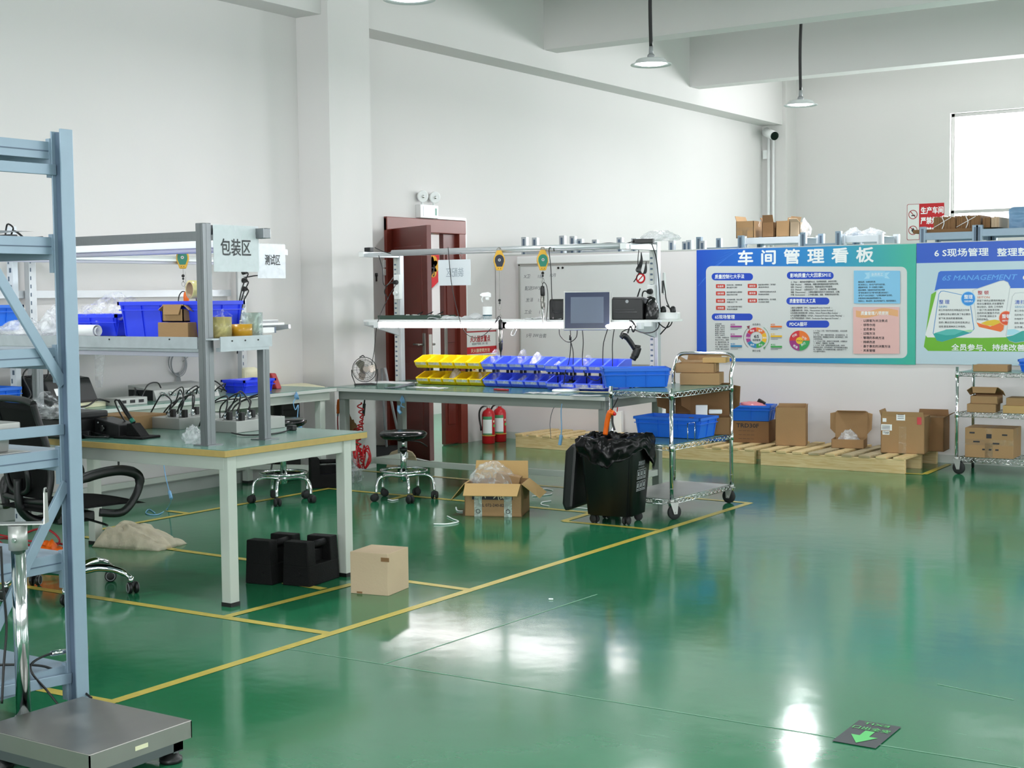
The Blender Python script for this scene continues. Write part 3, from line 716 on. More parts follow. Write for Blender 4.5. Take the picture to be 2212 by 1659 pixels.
# ================================================================ KINDS OF THINGS
def crate(name, label, loc, d, rz=0, m='blue_crate', group=None, cat_='crate', taper=.03, ribs=True):
    """open plastic box: tapered walls, rim, ribs, hand grips; d = (w, depth, h); loc = base centre"""
    t = thing(name, label, cat_, loc, rz, group)
    w, dp, h = d; b = MB(); k = taper; th = .004
    def ring(z, e): return [V((-w / 2 + e, -dp / 2 + e, z)), V((w / 2 - e, -dp / 2 + e, z)), V((w / 2 - e, dp / 2 - e, z)), V((-w / 2 + e, dp / 2 - e, z))]
    lo, hi = ring(.002, k), ring(h, .008); lo2, hi2 = ring(.006, k + th), ring(h, .008 + th)
    bm = b.bm; A = [bm.verts.new(p) for p in lo]; B_ = [bm.verts.new(p) for p in hi]; C_ = [bm.verts.new(p) for p in hi2]; D_ = [bm.verts.new(p) for p in lo2]
    bm.faces.new(A[::-1]); bm.faces.new(D_)
    for i in range(4):
        j = (i + 1) % 4
        bm.faces.new((A[i], A[j], B_[j], B_[i])); bm.faces.new((B_[i], B_[j], C_[j], C_[i])); bm.faces.new((C_[i], C_[j], D_[j], D_[i]))
    b.build('tub', m, t)
    r = MB(); rw = .012
    for s in (-1, 1):
        r.b2((-w / 2, s * (dp / 2 - rw) - (0 if s > 0 else 0), h - .018), (w / 2, s * dp / 2, h)); r.b2((s * (w / 2 - rw), -dp / 2, h - .018), (s * w / 2, dp / 2, h))
        r.b2((-w / 2 + .006, s * (dp / 2 - .014), h - .045), (w / 2 - .006, s * (dp / 2 - .004), h - .04)); r.b2((s * (w / 2 - .014), -dp / 2 + .006, h - .045), (s * (w / 2 - .004), dp / 2 - .006, h - .04))
    r.build('rim', m, t)
    if ribs:
        q = MB()
        for s in (-1, 1):
            n = max(2, int(w / .15))
            for i in range(n + 1):
                x = -w / 2 + .03 + (w - .06) * i / n
                q.slab([(x - .003, s * (dp / 2 - k), .004), (x + .003, s * (dp / 2 - k), .004), (x + .003, s * (dp / 2 - .008), h - .02), (x - .003, s * (dp / 2 - .008), h - .02)], (0, s * .005, 0))
            n = max(2, int(dp / .14))
            for i in range(n + 1):
                y = -dp / 2 + .03 + (dp - .06) * i / n
                q.slab([(s * (w / 2 - k), y - .003, .004), (s * (w / 2 - k), y + .003, .004), (s * (w / 2 - .008), y + .003, h - .02), (s * (w / 2 - .008), y - .003, h - .02)], (s * .005, 0, 0))
        islands(q.build('rib', m, t))
    return t
def carton(name, label, loc, d, rz=0, m='cardboard', flaps=None, closed=True, tape=None, group=None, cat_='box', fm=None):
    """corrugated box; flaps = {'f','b','l','r': (length, angle out from upright in degrees)} when open"""
    t = thing(name, label, cat_, loc, rz, group); w, dp, h = d; b = MB(); th = .005
    if closed: b.b2((-w / 2, -dp / 2, 0), (w / 2, dp / 2, h), 0, .003)
    else:
        b.b2((-w / 2, -dp / 2, 0), (w / 2, dp / 2, th))
        for s in (-1, 1):
            b.b2((-w / 2, s * dp / 2, 0), (w / 2, s * (dp / 2 - th), h)); b.b2((s * w / 2, -dp / 2, 0), (s * (w / 2 - th), dp / 2, h))
    b.build('box_body', [m], t)
    for k, (ln, ang) in (flaps or {}).items():
        f = MB(); a = math.radians(ang); s, c_ = math.sin(a) * ln, math.cos(a) * ln; e = .006
        if k in 'fb':
            sg = -1 if k == 'f' else 1; y = sg * dp / 2
            f.slab([(-w / 2 + e, y, h), (w / 2 - e, y, h), (w / 2 - e * 2, y + sg * s, h + c_), (-w / 2 + e * 2, y + sg * s, h + c_)], (0, -sg * c_ / ln * .005, sg * .0 + s / ln * .005))
        else:
            sg = -1 if k == 'l' else 1; x = sg * w / 2
            f.slab([(x, -dp / 2 + e, h), (x, dp / 2 - e, h), (x + sg * s, dp / 2 - e * 2, h + c_), (x + sg * s, -dp / 2 + e * 2, h + c_)], (-sg * c_ / ln * .005, 0, s / ln * .005))
        f.build('flap', [fm or m], t)
    if tape:
        q = MB(); e = .0008
        if 'x' in tape: q.b2((-w / 2 - e, -.025, h - .06), (w / 2 + e, .025, h + e))
        if 'y' in tape: q.b2((-.025, -dp / 2 - e, h - .07), (.025, dp / 2 + e, h + e))
        if 'f' in tape: q.b2((-.03, -dp / 2 - e, 0), (.03, -dp / 2, h * .5)); q.b2((-w / 2 - e, -dp / 2 - e, h * .42), (w / 2 + e, -dp / 2, h * .62))
        islands(q.build('packing_tape', 'pack_tape', t))
    return t
def mailer(name, label, loc, d, rz=0, m='cardboard', lid=100, tuck=True, group=None):
    """tuck-top carton; lid = opening angle of the lid hinged along +y (0 closed)"""
    t = carton(name, label, loc, d, rz, m, closed=lid == 0, group=group); w, dp, h = d
    if lid:
        a = math.radians(lid); q = MB(); c_, s = math.cos(a), math.sin(a)
        y0, z0 = dp / 2, h
        def pt(x, l, o=0): return V((x, y0 - l * c_ + o * s, z0 + l * s + o * c_))
        n = pt(0, 0, .005) - pt(0, 0)
        q.slab([pt(-w / 2, 0), pt(w / 2, 0), pt(w / 2, dp), pt(-w / 2, dp)], n)
        k = -1 if lid > 0 else 1
        f = pt(0, 0, -1) - pt(0, 0)
        q.slab([pt(-w / 2 + .01, dp), pt(w / 2 - .01, dp), pt(w / 2 - .02, dp) + f * h * .75, pt(-w / 2 + .02, dp) + f * h * .75], (pt(0, .004) - pt(0, 0)))
        l = q.build('lid', [m], t)
        e = MB()
        for sg in (-1, 1):
            x = sg * w / 2
            e.slab([pt(x, dp * .12), pt(x, dp * .95), pt(x + sg * h * .55, dp * .9) + f * h * .35, pt(x + sg * h * .5, dp * .3) + f * h * .4], V((sg * .002, .002, .003)))
        islands(e.build('lid_wing', [m], l))
    return t
def bag(name, label, c_, d, m='film', seed=1, amp=.3, freq=2.2, pinch=.45, group=None, cat_='plastic bag'):
    b = MB(); b.blob((0, 0, 0), d, 0, seed, amp * .6, freq * .72, 4, True, pinch)
    o = b.build(name, m); o.location = V(c_); return tag(o, label, cat_, group)
def caster(parent, x, y, r=.05, rz=0.0, fork='steel_dull', w=.022, brake=True):
    b = MB(); q = Matrix.Rotation(rz, 3, 'Z'); off = q @ V((0, .02, 0)); ax = q @ V((1, 0, 0)); c0 = V((x, y, 0))
    b.cyl(c0 + V((0, 0, r * 2 + .012)), c0 + V((0, 0, r * 2 + .035)), .018)
    for s in (-1, 1):
        p = c0 + off + ax * s * (w / 2 + .006)
        b.slab([c0 + ax * s * (w / 2 + .006) + q @ V((0, -.02, 0)) + V((0, 0, r * 2 + .014)), c0 + ax * s * (w / 2 + .006) + q @ V((0, .04, 0)) + V((0, 0, r * 2 + .014)), p + V((0, 0, r - .012)) + q @ V((0, .012, 0)), p + V((0, 0, r - .012)) - q @ V((0, .012, 0))], ax * s * .003)
    b.box(c0 + V((0, 0, r * 2 + .014)) + off * .5, (w + .02, .06, .004), 0, q)
    b.cyl(c0 + off - ax * (w / 2 + .014) + V((0, 0, r)), c0 + off + ax * (w / 2 + .014) + V((0, 0, r)), .006)
    o = b.build('caster', fork, parent)
    k = MB(); k.lathe([(r * .45, -w / 2), (r * .93, -w / 2), (r, -w / 3), (r, w / 3), (r * .93, w / 2), (r * .45, w / 2)], c0 + off + V((0, 0, r)), 0, 24, ax)
    k.build('wheel', 'rubber', o)
    return o
def wire_shelf(parent, w, dp, z, mats='chrome', wires=True, liner=None):
    """chrome wire shelf centred on the origin: double edge rods, zigzag truss, cross wires"""
    b = MB(); r = .003
    for zz, rr in ((z, .0032), (z - .028, .0028)):
        for s in (-1, 1):
            b.cyl((-w / 2, s * dp / 2, zz), (w / 2, s * dp / 2, zz), rr, 0, 8); b.cyl((s * w / 2, -dp / 2, zz), (s * w / 2, dp / 2, zz), rr, 0, 8)
    def zig(a, c_, n):
        a, c_ = V(a), V(c_); pts = [a.lerp(c_, i / n) - V((0, 0, .028 * (i % 2))) for i in range(n + 1)]
        for p, q in zip(pts, pts[1:]): b.cyl(p, q, .0024, 0, 6)
    for s in (-1, 1):
        zig((-w / 2, s * dp / 2, z), (w / 2, s * dp / 2, z), max(6, 2 * int(w / .055))); zig((s * w / 2, -dp / 2, z), (s * w / 2, dp / 2, z), max(6, 2 * int(dp / .055)))
    if wires:
        n = int(w / .028)
        for i in range(1, n): b.cyl((-w / 2 + w * i / n, -dp / 2, z + .003), (-w / 2 + w * i / n, dp / 2, z + .003), .0016, 0, 5)
        for y in (-dp / 4, 0, dp / 4): b.cyl((-w / 2, y, z - .002), (w / 2, y, z - .002), .0026, 0, 6)
    for sx in (-1, 1):
        for sy in (-1, 1): b.cyl((sx * w / 2, sy * dp / 2, z - .036), (sx * w / 2, sy * dp / 2, z + .012), .017, 0, 14, .0155)
    o = b.build('wire_shelf', mats, parent)
    if liner:
        q = MB(); q.b2((-w / 2 + .012, -dp / 2 + .012, z + .004), (w / 2 - .012, dp / 2 - .012, z + .007)); q.build('shelf_mat', liner, o)
    return o
# ================================================================ BLUE STORAGE RACK (near the camera)
rk = thing('storage_rack', 'pale blue steel storage rack with bolted shelves beside the platform scale', 'rack', (-3.95, 3.225, 0))
# local frame: x from -2.0 (away along the row) to 0, y from -.6 to 0
PY0, PW = -.58, .052
def upright(x, y):
    b = MB(); s = PW / 2; h = 2.03
    b.b2((x + s - .007, y - s, 0), (x + s, y + s, h), 0, .002); b.b2((x - s, y - s, 0), (x - s + .006, y + s, h - .006), 0, .002); b.b2((x - s + .005, y + s - .012, 0), (x + s - .005, y + s, h), 0)
    b.b2((x - s + .004, y - s + .014, 0), (x + s - .005, y - s + .02, h - .01), 1)
    b.box((x, y, .004), (.09, .09, .008), 0)
    return b.build('upright', ['rack_blue', 'rack_dark'], rk)
for x in (-1.97, -.0): upright(x, 0); upright(x, PY0)
def brace(ya, za, yb, zb, x=-.018):
    b = MB(); a, c_ = V((x, ya, za)), V((x, yb, zb)); d = c_ - a; q = d.to_track_quat('X', 'Z').to_matrix()
    b.box((a + c_) / 2, (d.length, .012, .036), 0, q, .002); return b.build('brace', 'rack_blue', rk)
X0 = -3.965
def bz(px, py): p = P(px, py, x=X0); return p.y - 3.225, p.z
def brace_px(p1, p2, ext=True):
    a, c_ = bz(*p1), bz(*p2)
    s = (a[1] - c_[1]) / (a[0] - c_[0]); y1, y0 = -.015, PY0
    brace(y1, c_[1] + s * (y1 - c_[0]), y0, c_[1] + s * (y0 - c_[0]))
brace_px((0, 358), (160, 370)); brace_px((0, 940), (163, 925)); brace_px((0, 1495), (166, 1462))
b0 = bz(30, 650); b1 = bz(160, 868); s = (b0[1] - b1[1]) / (b0[0] - b1[0]); brace(-.01, b1[1] + s * (-.01 - b1[0]), PY0 + .03, b1[1] + s * (PY0 + .03 - b1[0]))
b0 = bz(20, 1300); b1 = bz(160, 1010); s = (b0[1] - b1[1]) / (b0[0] - b1[0]); brace(-.01, b1[1] + s * (-.01 - b1[0]), -.45, max(.02, b1[1] + s * (-.45 - b1[0])))
for z in (1.99, 1.67, 1.297, .95, .592, .203):
    b = MB()
    b.b2((-1.96, PY0, z - .012), (-.036, -.0, z), 0); b.b2((-.04, PY0 + .014, z - .058), (-.03, -.014, z - .001), 0); b.b2((-.0305, PY0 + .014, z - .034), (-.0285, -.014, z - .03), 1)     # deck and its folded end
    b.build('shelf_deck', ['rack_blue', 'rack_dark'], rk)
    b = MB()
    for y in (-.014, PY0 + .014):
        b.b2((-1.95, y - .014, z - .075), (-.026, y + .014, z - .004), 0, .003); b.b2((-1.95, y - .018, z - .045), (-.026, y + .018, z - .03), 0)
    b.b2((-.045, -.03, z - .12), (-.024, .028, z + .01), 0); b.b2((-.045, PY0 - .028, z - .12), (-.024, PY0 + .03, z + .01), 0)
    for x in (-.6, -1.2): b.b2((x - .02, PY0 + .02, z - .06), (x + .02, -.02, z - .028), 0)
    b.build('shelf_beam', 'rack_blue', rk)
# things on the rack (shelf heights above)
b = MB(); b.sheet((-4.75, 3.0, 1.672), (.68, 0, 0), (0, .2, 0), 10, 4, lambda a, c_: V((0, 0, .004 * math.sin(a * 9) + .018)), 0, .014); one('foam_sheet', 'white foam sheet lying on the second highest rack shelf', 'sheet', b, 'white_paper')
b = MB(); b.sheet((-4.6, 2.66, 1.685), (.36, 0, -.01), (-.05, .33, .03), 10, 6, lambda a, c_: V((0, 0, .008 * math.sin(a * 5 + c_ * 2))), 0, .002); one('paper_sheet', 'white paper sheet overhanging the near edge of the rack shelf', 'paper', b, 'paper_grey')
def bench_scale(label, loc, w, dp, h, screw=False):
    t = thing('bench_scale', label, 'scale', loc)
    b = MB(); b.b2((-w / 2, -dp / 2, h * .58), (w / 2, dp / 2, h), 0, .006); b.build('pan', 'steel_dull', t)
    b = MB(); b.slab([(-w / 2 + .02, -dp / 2 + .02, h * .55), (w / 2 - .02, -dp / 2 + .02, h * .55), (w / 2 - .04, -dp / 2 + .03, 0), (-w / 2 + .04, -dp / 2 + .03, 0)], (0, dp - .05, 0), 0, .004); o = b.build('scale_base', 'steel_dull', t)
    if screw:
        b = MB(); b.ring((w / 2 - .03, -.03, h * .3), .012, .004, 0, (1, 0, 0)); b.cyl((w / 2 - .04, -.03, h * .3), (w / 2 - .026, -.03, h * .3), .006); b.build('level_bubble', 'chrome', o)
    return t
bench_scale('stainless bench scale with a round level bubble, on the rack shelf at eye height', (-4.33, 2.9, 1.300), .42, .34, .125, True)
bench_scale('stainless bench scale with a flat base, on the lower rack shelf by the diagonal brace', (-4.22, 2.9, .9535), .42, .34, .10)
b = MB(); b.b2((-4.42, 2.71, .951), (-4.0, 3.1, .953)); one('steel_plate', 'thin steel base plate under the flat bench scale on the rack', 'plate', b, 'steel_dull')
# ================================================================ PLATFORM SCALE
sc_ = thing('platform_scale', 'steel platform scale with a chrome column standing in front of the blue rack', 'scale', (-3.57, 2.94, 0))
pw, pd = .515, .405
b = MB(); b.b2((-pw / 2, -pd / 2, .125), (pw / 2, pd / 2, .131), 0, .003)
for s in (-1, 1): b.b2((-pw / 2, s * pd / 2, .075), (pw / 2, s * (pd / 2 - .004), .128), 0); b.b2((s * pw / 2, -pd / 2, .075), (s * (pw / 2 - .004), pd / 2, .128), 0)
pan = b.build('pan', 'steel', sc_)
b = MB(); b.b2((pw / 2 - .001, -.03, .095), (pw / 2 + .0015, .02, .108)); b.build('rating_plate', 'cream', pan)
b = MB(); b.b2((-pw / 2 + .02, -pd / 2 + .02, .035), (pw / 2 - .02, -pd / 2 + .06, .08)); b.b2((-pw / 2 + .02, pd / 2 - .06, .035), (pw / 2 - .02, pd / 2 - .02, .08)); b.b2((pw / 2 - .06, -pd / 2 + .02, .04), (pw / 2 - .02, pd / 2 - .02, .085)); b.b2((-pw / 2 - .07, -.03, .035), (pw / 2 - .03, .03, .06))
b.b2((-pw / 2 - .07, -.05, .035), (-pw / 2 + .03, .05, .06)); b.build('base_frame', 'steel_dark', sc_)
for sx in (-1, 1):
    for sy in (-1, 1):
        b = MB(); b.lathe([(.034, .0), (.036, .004), (.036, .016), (.026, .02), (.026, .028), (.012, .03), (.012, .045)], (sx * (pw / 2 - .05), sy * (pd / 2 - .045), 0), 0, 24); b.build('foot', 'black', sc_)
px_ = -pw / 2 - .045; py_ = .0
b = MB(); b.cyl((px_, py_, .06), (px_, py_, .70), .0235, 0, 28); b.cyl((px_, py_, .05), (px_, py_, .11), .028, 1, 28); b.cyl((px_, py_, .655), (px_, py_, .735), .030, 1, 28)
col_ = b.build('column_pole', ['chrome', 'steel_dull'], sc_)
b = MB(); b.cyl((px_ + .02, py_ - .03, .69), (px_ + .02, py_ - .034, .69), .008); b.build('clamp_screw', 'chrome', col_)
b = MB(); rb = Matrix.Rotation(.62, 3, 'Z'); q = lambda x, y, z: V((px_, py_, 0)) + rb @ V((x, y, z))
b.box(q(-.03, 0, .74), (.24, .05, .004), 0, rb)
for s, hh in ((.09, .10), (-.15, .10)):
    b.slab([q(s, -.025, .74), q(s, .025, .74), q(s, .022, .76), q(s, .016, .74 + hh), q(s, .008, .755 + hh), q(s, -.008, .755 + hh), q(s, -.016, .74 + hh), q(s, -.022, .76)], rb @ V((.004, 0, 0)))
br = b.build('indicator_bracket', 'steel_dull', sc_)
b = MB(); b.cyl(q(.085, 0, .845), q(.1, 0, .845), .006); b.build('bolt', 'black', br)
b = MB(); k = V((-3.57, 2.94, 0))
pts = [P(168, 1402, x=-3.99), P(110, 1412, x=-4.0), P(70, 1432, x=-3.99), P(70, 1455, x=-3.97), P(100, 1490, x=-3.95), P(128, 1525, x=-3.9)]
b.tube(pts, .0042); b.tube([pts[1], pts[0]], .009, 1, 10); b.cyl(pts[0], pts[0] + V((.03, .02, .005)), .006, 1)
pts = [P(-20, 1437, x=-3.99), P(62, 1436, x=-3.99), P(112, 1445, x=-3.99), P(160, 1478, x=-3.97), P(198, 1508, x=-3.9)]
b.tube(pts, .0042); pts = [P(2, 1180, x=-3.96), P(6, 1260, x=-3.96), P(14, 1350, x=-3.96), P(8, 1440, x=-3.95), P(4, 1520, x=-3.93)]; b.tube(pts, .0042)
b.build('signal_cable', ['black', 'chrome'], sc_, world=True)
# ================================================================ OFFICE CHAIR
ch = thing('office_chair', 'black mesh office chair on a chrome five star base behind the blue rack', 'chair', (-5.74, 4.66, 0), math.radians(80))
b = MB(); b.sheet((-.24, -.245, .452), (.53, 0, 0), (0, .49, 0), 14, 14, lambda a, c_: V((.02 * (1 - (2 * c_ - 1) ** 2) * (2 * a - 1), .0, .022 * (1 - (2 * a - 1) ** 4) * (1 - (2 * c_ - 1) ** 4) - .03 * max(0, a - .75) * 4 * .3)), 0, -.085)
b.build('seat', 'black_soft', ch)
b = MB(); N = 9
prof = [(-.225, .50), (-.20, .60), (-.205, .70), (-.225, .80), (-.25, .90), (-.27, .97)]
for s in (-1, 1): b.tube([(x, s * (.205 if i < 4 else .19), z) for i, (x, z) in enumerate(prof)], .017, 0, 8)
b.tube([(-.27, -.19, .97), (-.275, -.1, .985), (-.275, .1, .985), (-.27, .19, .97)], .017); b.tube([(-.225, -.205, .5), (-.23, 0, .49), (-.225, .205, .5)], .016)
fr = b.build('backrest_frame', 'black', ch)
b = MB(); b.sheet((0, -.2, .51), (0, .4, 0), (0, 0, .46), 10, 12, lambda a, c_: V((-.215 - .055 * c_ + .03 * math.sin(c_ * 3) - .02 * (1 - (2 * a - 1) ** 2), 0, 0)), 0, .004); b.build('backrest', 'black_soft', ch)
b = MB(); b.tube([(-.255, -.09, .56), (-.27, -.1, .66), (-.27, .0, .70), (-.27, .1, .66), (-.255, .09, .56), (-.25, 0, .53)], .013, closed=True); b.tube([(-.0, 0, .4), (-.15, 0, .38), (-.25, 0, .45), (-.26, 0, .6)], .022); b.build('lumbar_support', 'black', ch)
for s in (-1, 1):
    b = MB(); y = s * .285
    b.tube([(-.20, s * .24, .43), (-.19, y, .52), (-.17, y, .57), (-.03, y, .615), (.13, y, .625), (.225, y, .585), (.21, y, .50), (.13, y, .42), (.03, s * .24, .425)], [.02, .02, .022, .026, .026, .024, .02, .02, .02], 0, 10); b.build('armrest', 'black', ch)
b = MB(); b.box((0, 0, .385), (.2, .16, .05), 0, None, .01); b.cyl((0, 0, .2), (0, 0, .37), .03); b.tube([(.05, -.08, .375), (.06, -.2, .365), (.06, -.26, .36)], .006); b.build('gas_lift', 'black', ch)
b = MB(); b.cyl((0, 0, .085), (0, 0, .25), .027, 0, 20); b.lathe([(.045, .07), (.05, .1), (.04, .125), (.03, .13)], (0, 0, 0)); bs = b.build('star_base', 'chrome', ch)
for i in range(5):
    a = math.radians(20 + 72 * i); cx_, cy_ = math.cos(a), math.sin(a)
    b = MB(); b.tube([(cx_ * .03, cy_ * .03, .108), (cx_ * .15, cy_ * .15, .13), (cx_ * .25, cy_ * .25, .115), (cx_ * .31, cy_ * .31, .08)], [.022, .02, .017, .012], 0, 10); b.cyl((cx_ * .31, cy_ * .31, .055), (cx_ * .31, cy_ * .31, .085), .013); leg = b.build('base_arm', 'chrome', bs)
    b = MB(); t_ = V((-cy_, cx_, 0)); c0 = V((cx_ * .315, cy_ * .315, .03)) + t_ * .01
    ax = (V((cx_, cy_, 0)) * .8 + t_ * .6).normalized()
    for sg in (-1, 1): b.lathe([(.006, -.009), (.026, -.009), (.030, -.004), (.030, .004), (.026, .009), (.006, .009)], c0 + ax * sg * .016, 0, 20, ax)
    for sg in (-1, 1): b.ring(c0 + ax * sg * .0255, .022, .0022, 1, ax, 20, 6)
    b.box(c0 + V((0, 0, .018)), (.03, .03, .022), 0); b.build('caster', ['black', 'grey_plastic'], leg if False else bs)
# tangled red hose and rags behind the chair
b = MB(); pts = []
rr = random.Random(3)
for i in range(26): a = i * .9; pts.append(V((-6.62 + .24 * math.cos(a) + rr.uniform(-.05, .05), 5.05 + .12 * math.sin(a * 1.1) + rr.uniform(-.05, .05), .02 + .2 * abs(math.sin(i * .6)) * rr.random())))
b.tube(pts, .006); one('air_hose', 'tangled red air hose heaped on the floor behind the office chair', 'hose', b, 'red_dull')
b = MB(); b.blob((-6.38, 5.02, 0), (.22, .2, .17), 0, 4, .4, 2.2, 4); one('rag', 'orange rag on the floor behind the office chair', 'rag', b, 'orange')
# ================================================================ WORK TABLES
def table_frame(t, x0, x1, y0, y1, h=.75, top='mat_green', edge='bench_edge', legs=(), apron=.065, over=.05, m='bench_grey', topth=.028, foot=None):
    b = MB(); b.b2((x0, y0, h - topth), (x1, y1, h - .003), 0, .002); tp = b.build('table_top', edge, t)
    b = MB(); b.b2((x0 + .002, y0 + .002, h - .0035), (x1 - .002, y1 - .002, h), 0); b.build('rubber_mat', top, tp)
    b = MB(); i0, i1, j0, j1 = x0 + over, x1 - over, y0 + over, y1 - over
    z0, z1 = h - topth - apron, h - topth - .001
    for j in (j0, j1): b.b2((i0, j - .012, z0), (i1, j + .012, z1), 0, .002)
    for i in (i0, i1): b.b2((i - .012, j0, z0), (i + .012, j1, z1), 0, .002)
    b.build('apron', m, t)
    for (x, y) in legs:
        b = MB(); s = .029; b.b2((x - s, y - s, .012), (x + s, y + s, h - topth - .002), 0, .004); lg = b.build('leg', m, t)
        b = MB(); b.b2((x - s - .002, y - s - .002, 0), (x + s + .002, y + s + .002, .02)); b.build('foot_cap', foot or 'black', lg)
    return t
# ---- packing table
TA = thing('packing_table', 'grey packing table with plywood edge, green mat and overhead aluminium frame', 'table', (0, 0, 0))
AX0, AX1, AY0, AY1 = -6.85, -4.785, 4.79, 5.83
table_frame(TA, AX0, AX1, AY0, AY1, top='mat_green', edge='ply_edge', legs=((-4.84, 4.86), (-4.84, 5.70), (-6.78, 4.86), (-6.78, 5.70)), topth=.034)
def profile(b, a, c_, s=.04, m=0):
    """slotted aluminium profile"""
    a, c_ = V(a), V(c_); d = c_ - a; q = d.to_track_quat('Z', 'Y').to_matrix(); mid = (a + c_) / 2
    b.box(mid, (s, s, d.length), m, q, .003)
    for k in ((1, 0), (-1, 0), (0, 1), (0, -1)):
        b.box(mid + q @ V((k[0] * s / 2, k[1] * s / 2, 0)), ((.002 if k[0] else s * .25), (.002 if k[1] else s * .25), d.length * .998), m, q)
for (x, y, z1, s) in ((-5.03, 4.925, 1.816, .052), (-4.985, 5.27, 1.2, .044), (-6.72, 4.925, 1.816, .052), (-6.72, 5.27, 1.2, .044)):
    b = MB(); profile(b, (x, y, .75), (x, y, z1), s); b.box((x, y, .7525), (.1, .1, .005), 0); b.build('frame_post', 'alu', TA)
b = MB(); profile(b, (-6.85, 5.275, 1.775), (-4.945, 5.275, 1.775), .05)
for x in (-5.03, -6.72): profile(b, (x, 4.94, 1.785), (x, 5.25, 1.785), .045)
b.build('top_rail', 'alu', TA)
b = MB(); b.b2((-6.85, 4.90, 1.257), (-4.965, 5.31, 1.265)); b.b2((-6.85, 4.895, 1.215), (-5.058, 4.90, 1.272), 0); b.b2((-4.965, 4.953, 1.215), (-4.960, 5.31, 1.272), 0)
for x in (-4.963, ): b.b2((x - .03, 4.955, 1.2), (x, 5.29, 1.218))
b.b2((-6.8, 4.91, 1.2), (-5.06, 4.94, 1.217)); sh = b.build('shelf', 'galv', TA)
b = MB()
for px in (236, 366): p = P(px, 733, y=4.894); b.cyl(p + V((0, .002, 0)), p - V((0, .002, 0)), .004, 0, 8)
for y in (5.03, 5.12, 5.21): b.cyl((-4.961, y, 1.25), (-4.957, y, 1.25), .004, 0, 8)
b.build('screw_hole', 'black', sh)
b = MB(); b.b2((-6.5, 5.235, 1.712), (-5.05, 5.285, 1.749), 0, .004); b.cyl((-6.48, 5.26, 1.7), (-5.06, 5.26, 1.7), .013, 1, 12); b.build('tube_lamp', ['lamp_white', 'tube_off'], TA)
b = MB(); b.b2((-6.6, 4.97, 1.172), (-5.12, 5.0, 1.198), 0, .003); b.build('shelf_lamp', 'tube_off', sh)
# sign in a clear sleeve hanging from the packing table's arm
sg = thing('hanging_sign', 'packing area sign in a clear sleeve hanging from the aluminium arm', 'sign', (-5.0, 5.11, 1.585))
b = MB(); b.b2((-.001, -.15, 0), (.001, .16, .225)); b.build('paper', 'paper_grey', sg)
b = MB(); b.text('包装区', .088, (.0022, -.105, .085), (0, 1, 0), (0, 0, 1), 0, .014, width=.205); b.build('lettering', 'ink', sg)
b = MB(); b.b2((.003, -.155, -.004), (.0035, .165, .232)); b.tube([(.004, -.06, .2), (.005, -.02, .225), (.004, 0, .16)], .003); b.build('clear_sleeve', 'sleeve', sg)
# ---- spring balancers
def balancer(label, top, plate, cord, lead=True, yaw=0.0):
    """yellow tool balancer: tapering hexagonal case, round label, cord with stop ball and swivel hook"""
    t = thing('spring_balancer', label, 'tool balancer', top, yaw)
    o = [(-.018, 0), (.018, 0), (.03, -.03), (.042, -.055), (.043, -.085), (.022, -.15), (-.022, -.15), (-.043, -.085), (-.042, -.055), (-.03, -.03)]
    b = MB(); b.slab([(x, -.022, z) for x, z in o], (0, .044, 0), 0, .006); cs = b.build('case', 'yellow_tool', t)
    b = MB(); b.slab([(x * .82, -.0235, -.018 + (z + .02) * .74) for x, z in o[1:-1] + [o[0]] if True], (0, .003, 0)) if False else None
    pl = [(.034 * math.cos(a), -.0232, -.068 + .036 * math.sin(a)) for a in [PI * i / 12 for i in range(13)]] + [(-.034, -.0232, -.085), (-.02, -.0232, -.122), (.02, -.0232, -.122), (.034, -.0232, -.085)]
    b.slab(pl, (0, .002, 0)); b.build('face_label', plate, cs)
    b = MB(); b.cyl((0, -.025, -.072), (0, -.02, -.072), .011, 0, 16); b.cyl((0, -.027, -.072), (0, -.02, -.072), .004, 1, 10)
    for x in (-.009, .009): b.cyl((x, -.0235, -.136), (x, -.02, -.136), .003, 1, 8)
    b.build('hub_screw', ['steel_dull', 'black'], cs)
    b = MB(); b.ring((0, 0, .004), .016, .0035, 0, (0, 1, 0), 20); b.build('hanger', 'steel', t)
    b = MB(); b.tube([(0, 0, -.15), (0, 0, -.15 - cord)], .0012, 0, 6); z = -.15 - cord
    b.ball((0, 0, z), .0115, 1); b.ball((0, 0, z - .02), .008, 1, 12); b.cyl((0, 0, z - .03), (0, 0, z - .045), .003); b.ring((0, 0, z - .056), .011, .0018, 0, (0, 1, 0), 18, 6, 1.5) ; b.build('cord', ['steel', 'black'], t)
    return t, z - .07
def hex_hook(t): return t
balA, zA = balancer('yellow tool balancer with a green face hanging from the testing table rail', P(394, 534, x=-7.475), 'green_label', .05, yaw=.72)
# red screwdriver hanging on it
p = P(402, 630, x=-7.475)
h_ = thing('pneumatic_driver', 'red handled driver hanging below the testing table balancer with a black cord', 'tool', p - V((0, 0, .06)))
b = MB(); b.lathe([(.012, -.03), (.019, -.02), (.02, .03), (.016, .05), (.008, .062)], (0, 0, 0), 0, 18); b.build('handle', 'orange', h_)
b = MB(); b.tube([(0, 0, .06), (.03, 0, .085), (.075, .0, .07), (.1, 0, .0), (.09, 0, -.06)], .004); b.tube([(0, 0, .055), (-.04, 0, .06), (-.075, 0, .02), (-.08, 0, -.06)], .004); b.ring((0, 0, .09), .010, .0016, 1, (0, 1, 0), 16, 6); b.tube([(0, 0, .1), (0, 0, .2)], .001, 1, 5, curve=False); b.build('cord', ['black', 'steel'], h_)
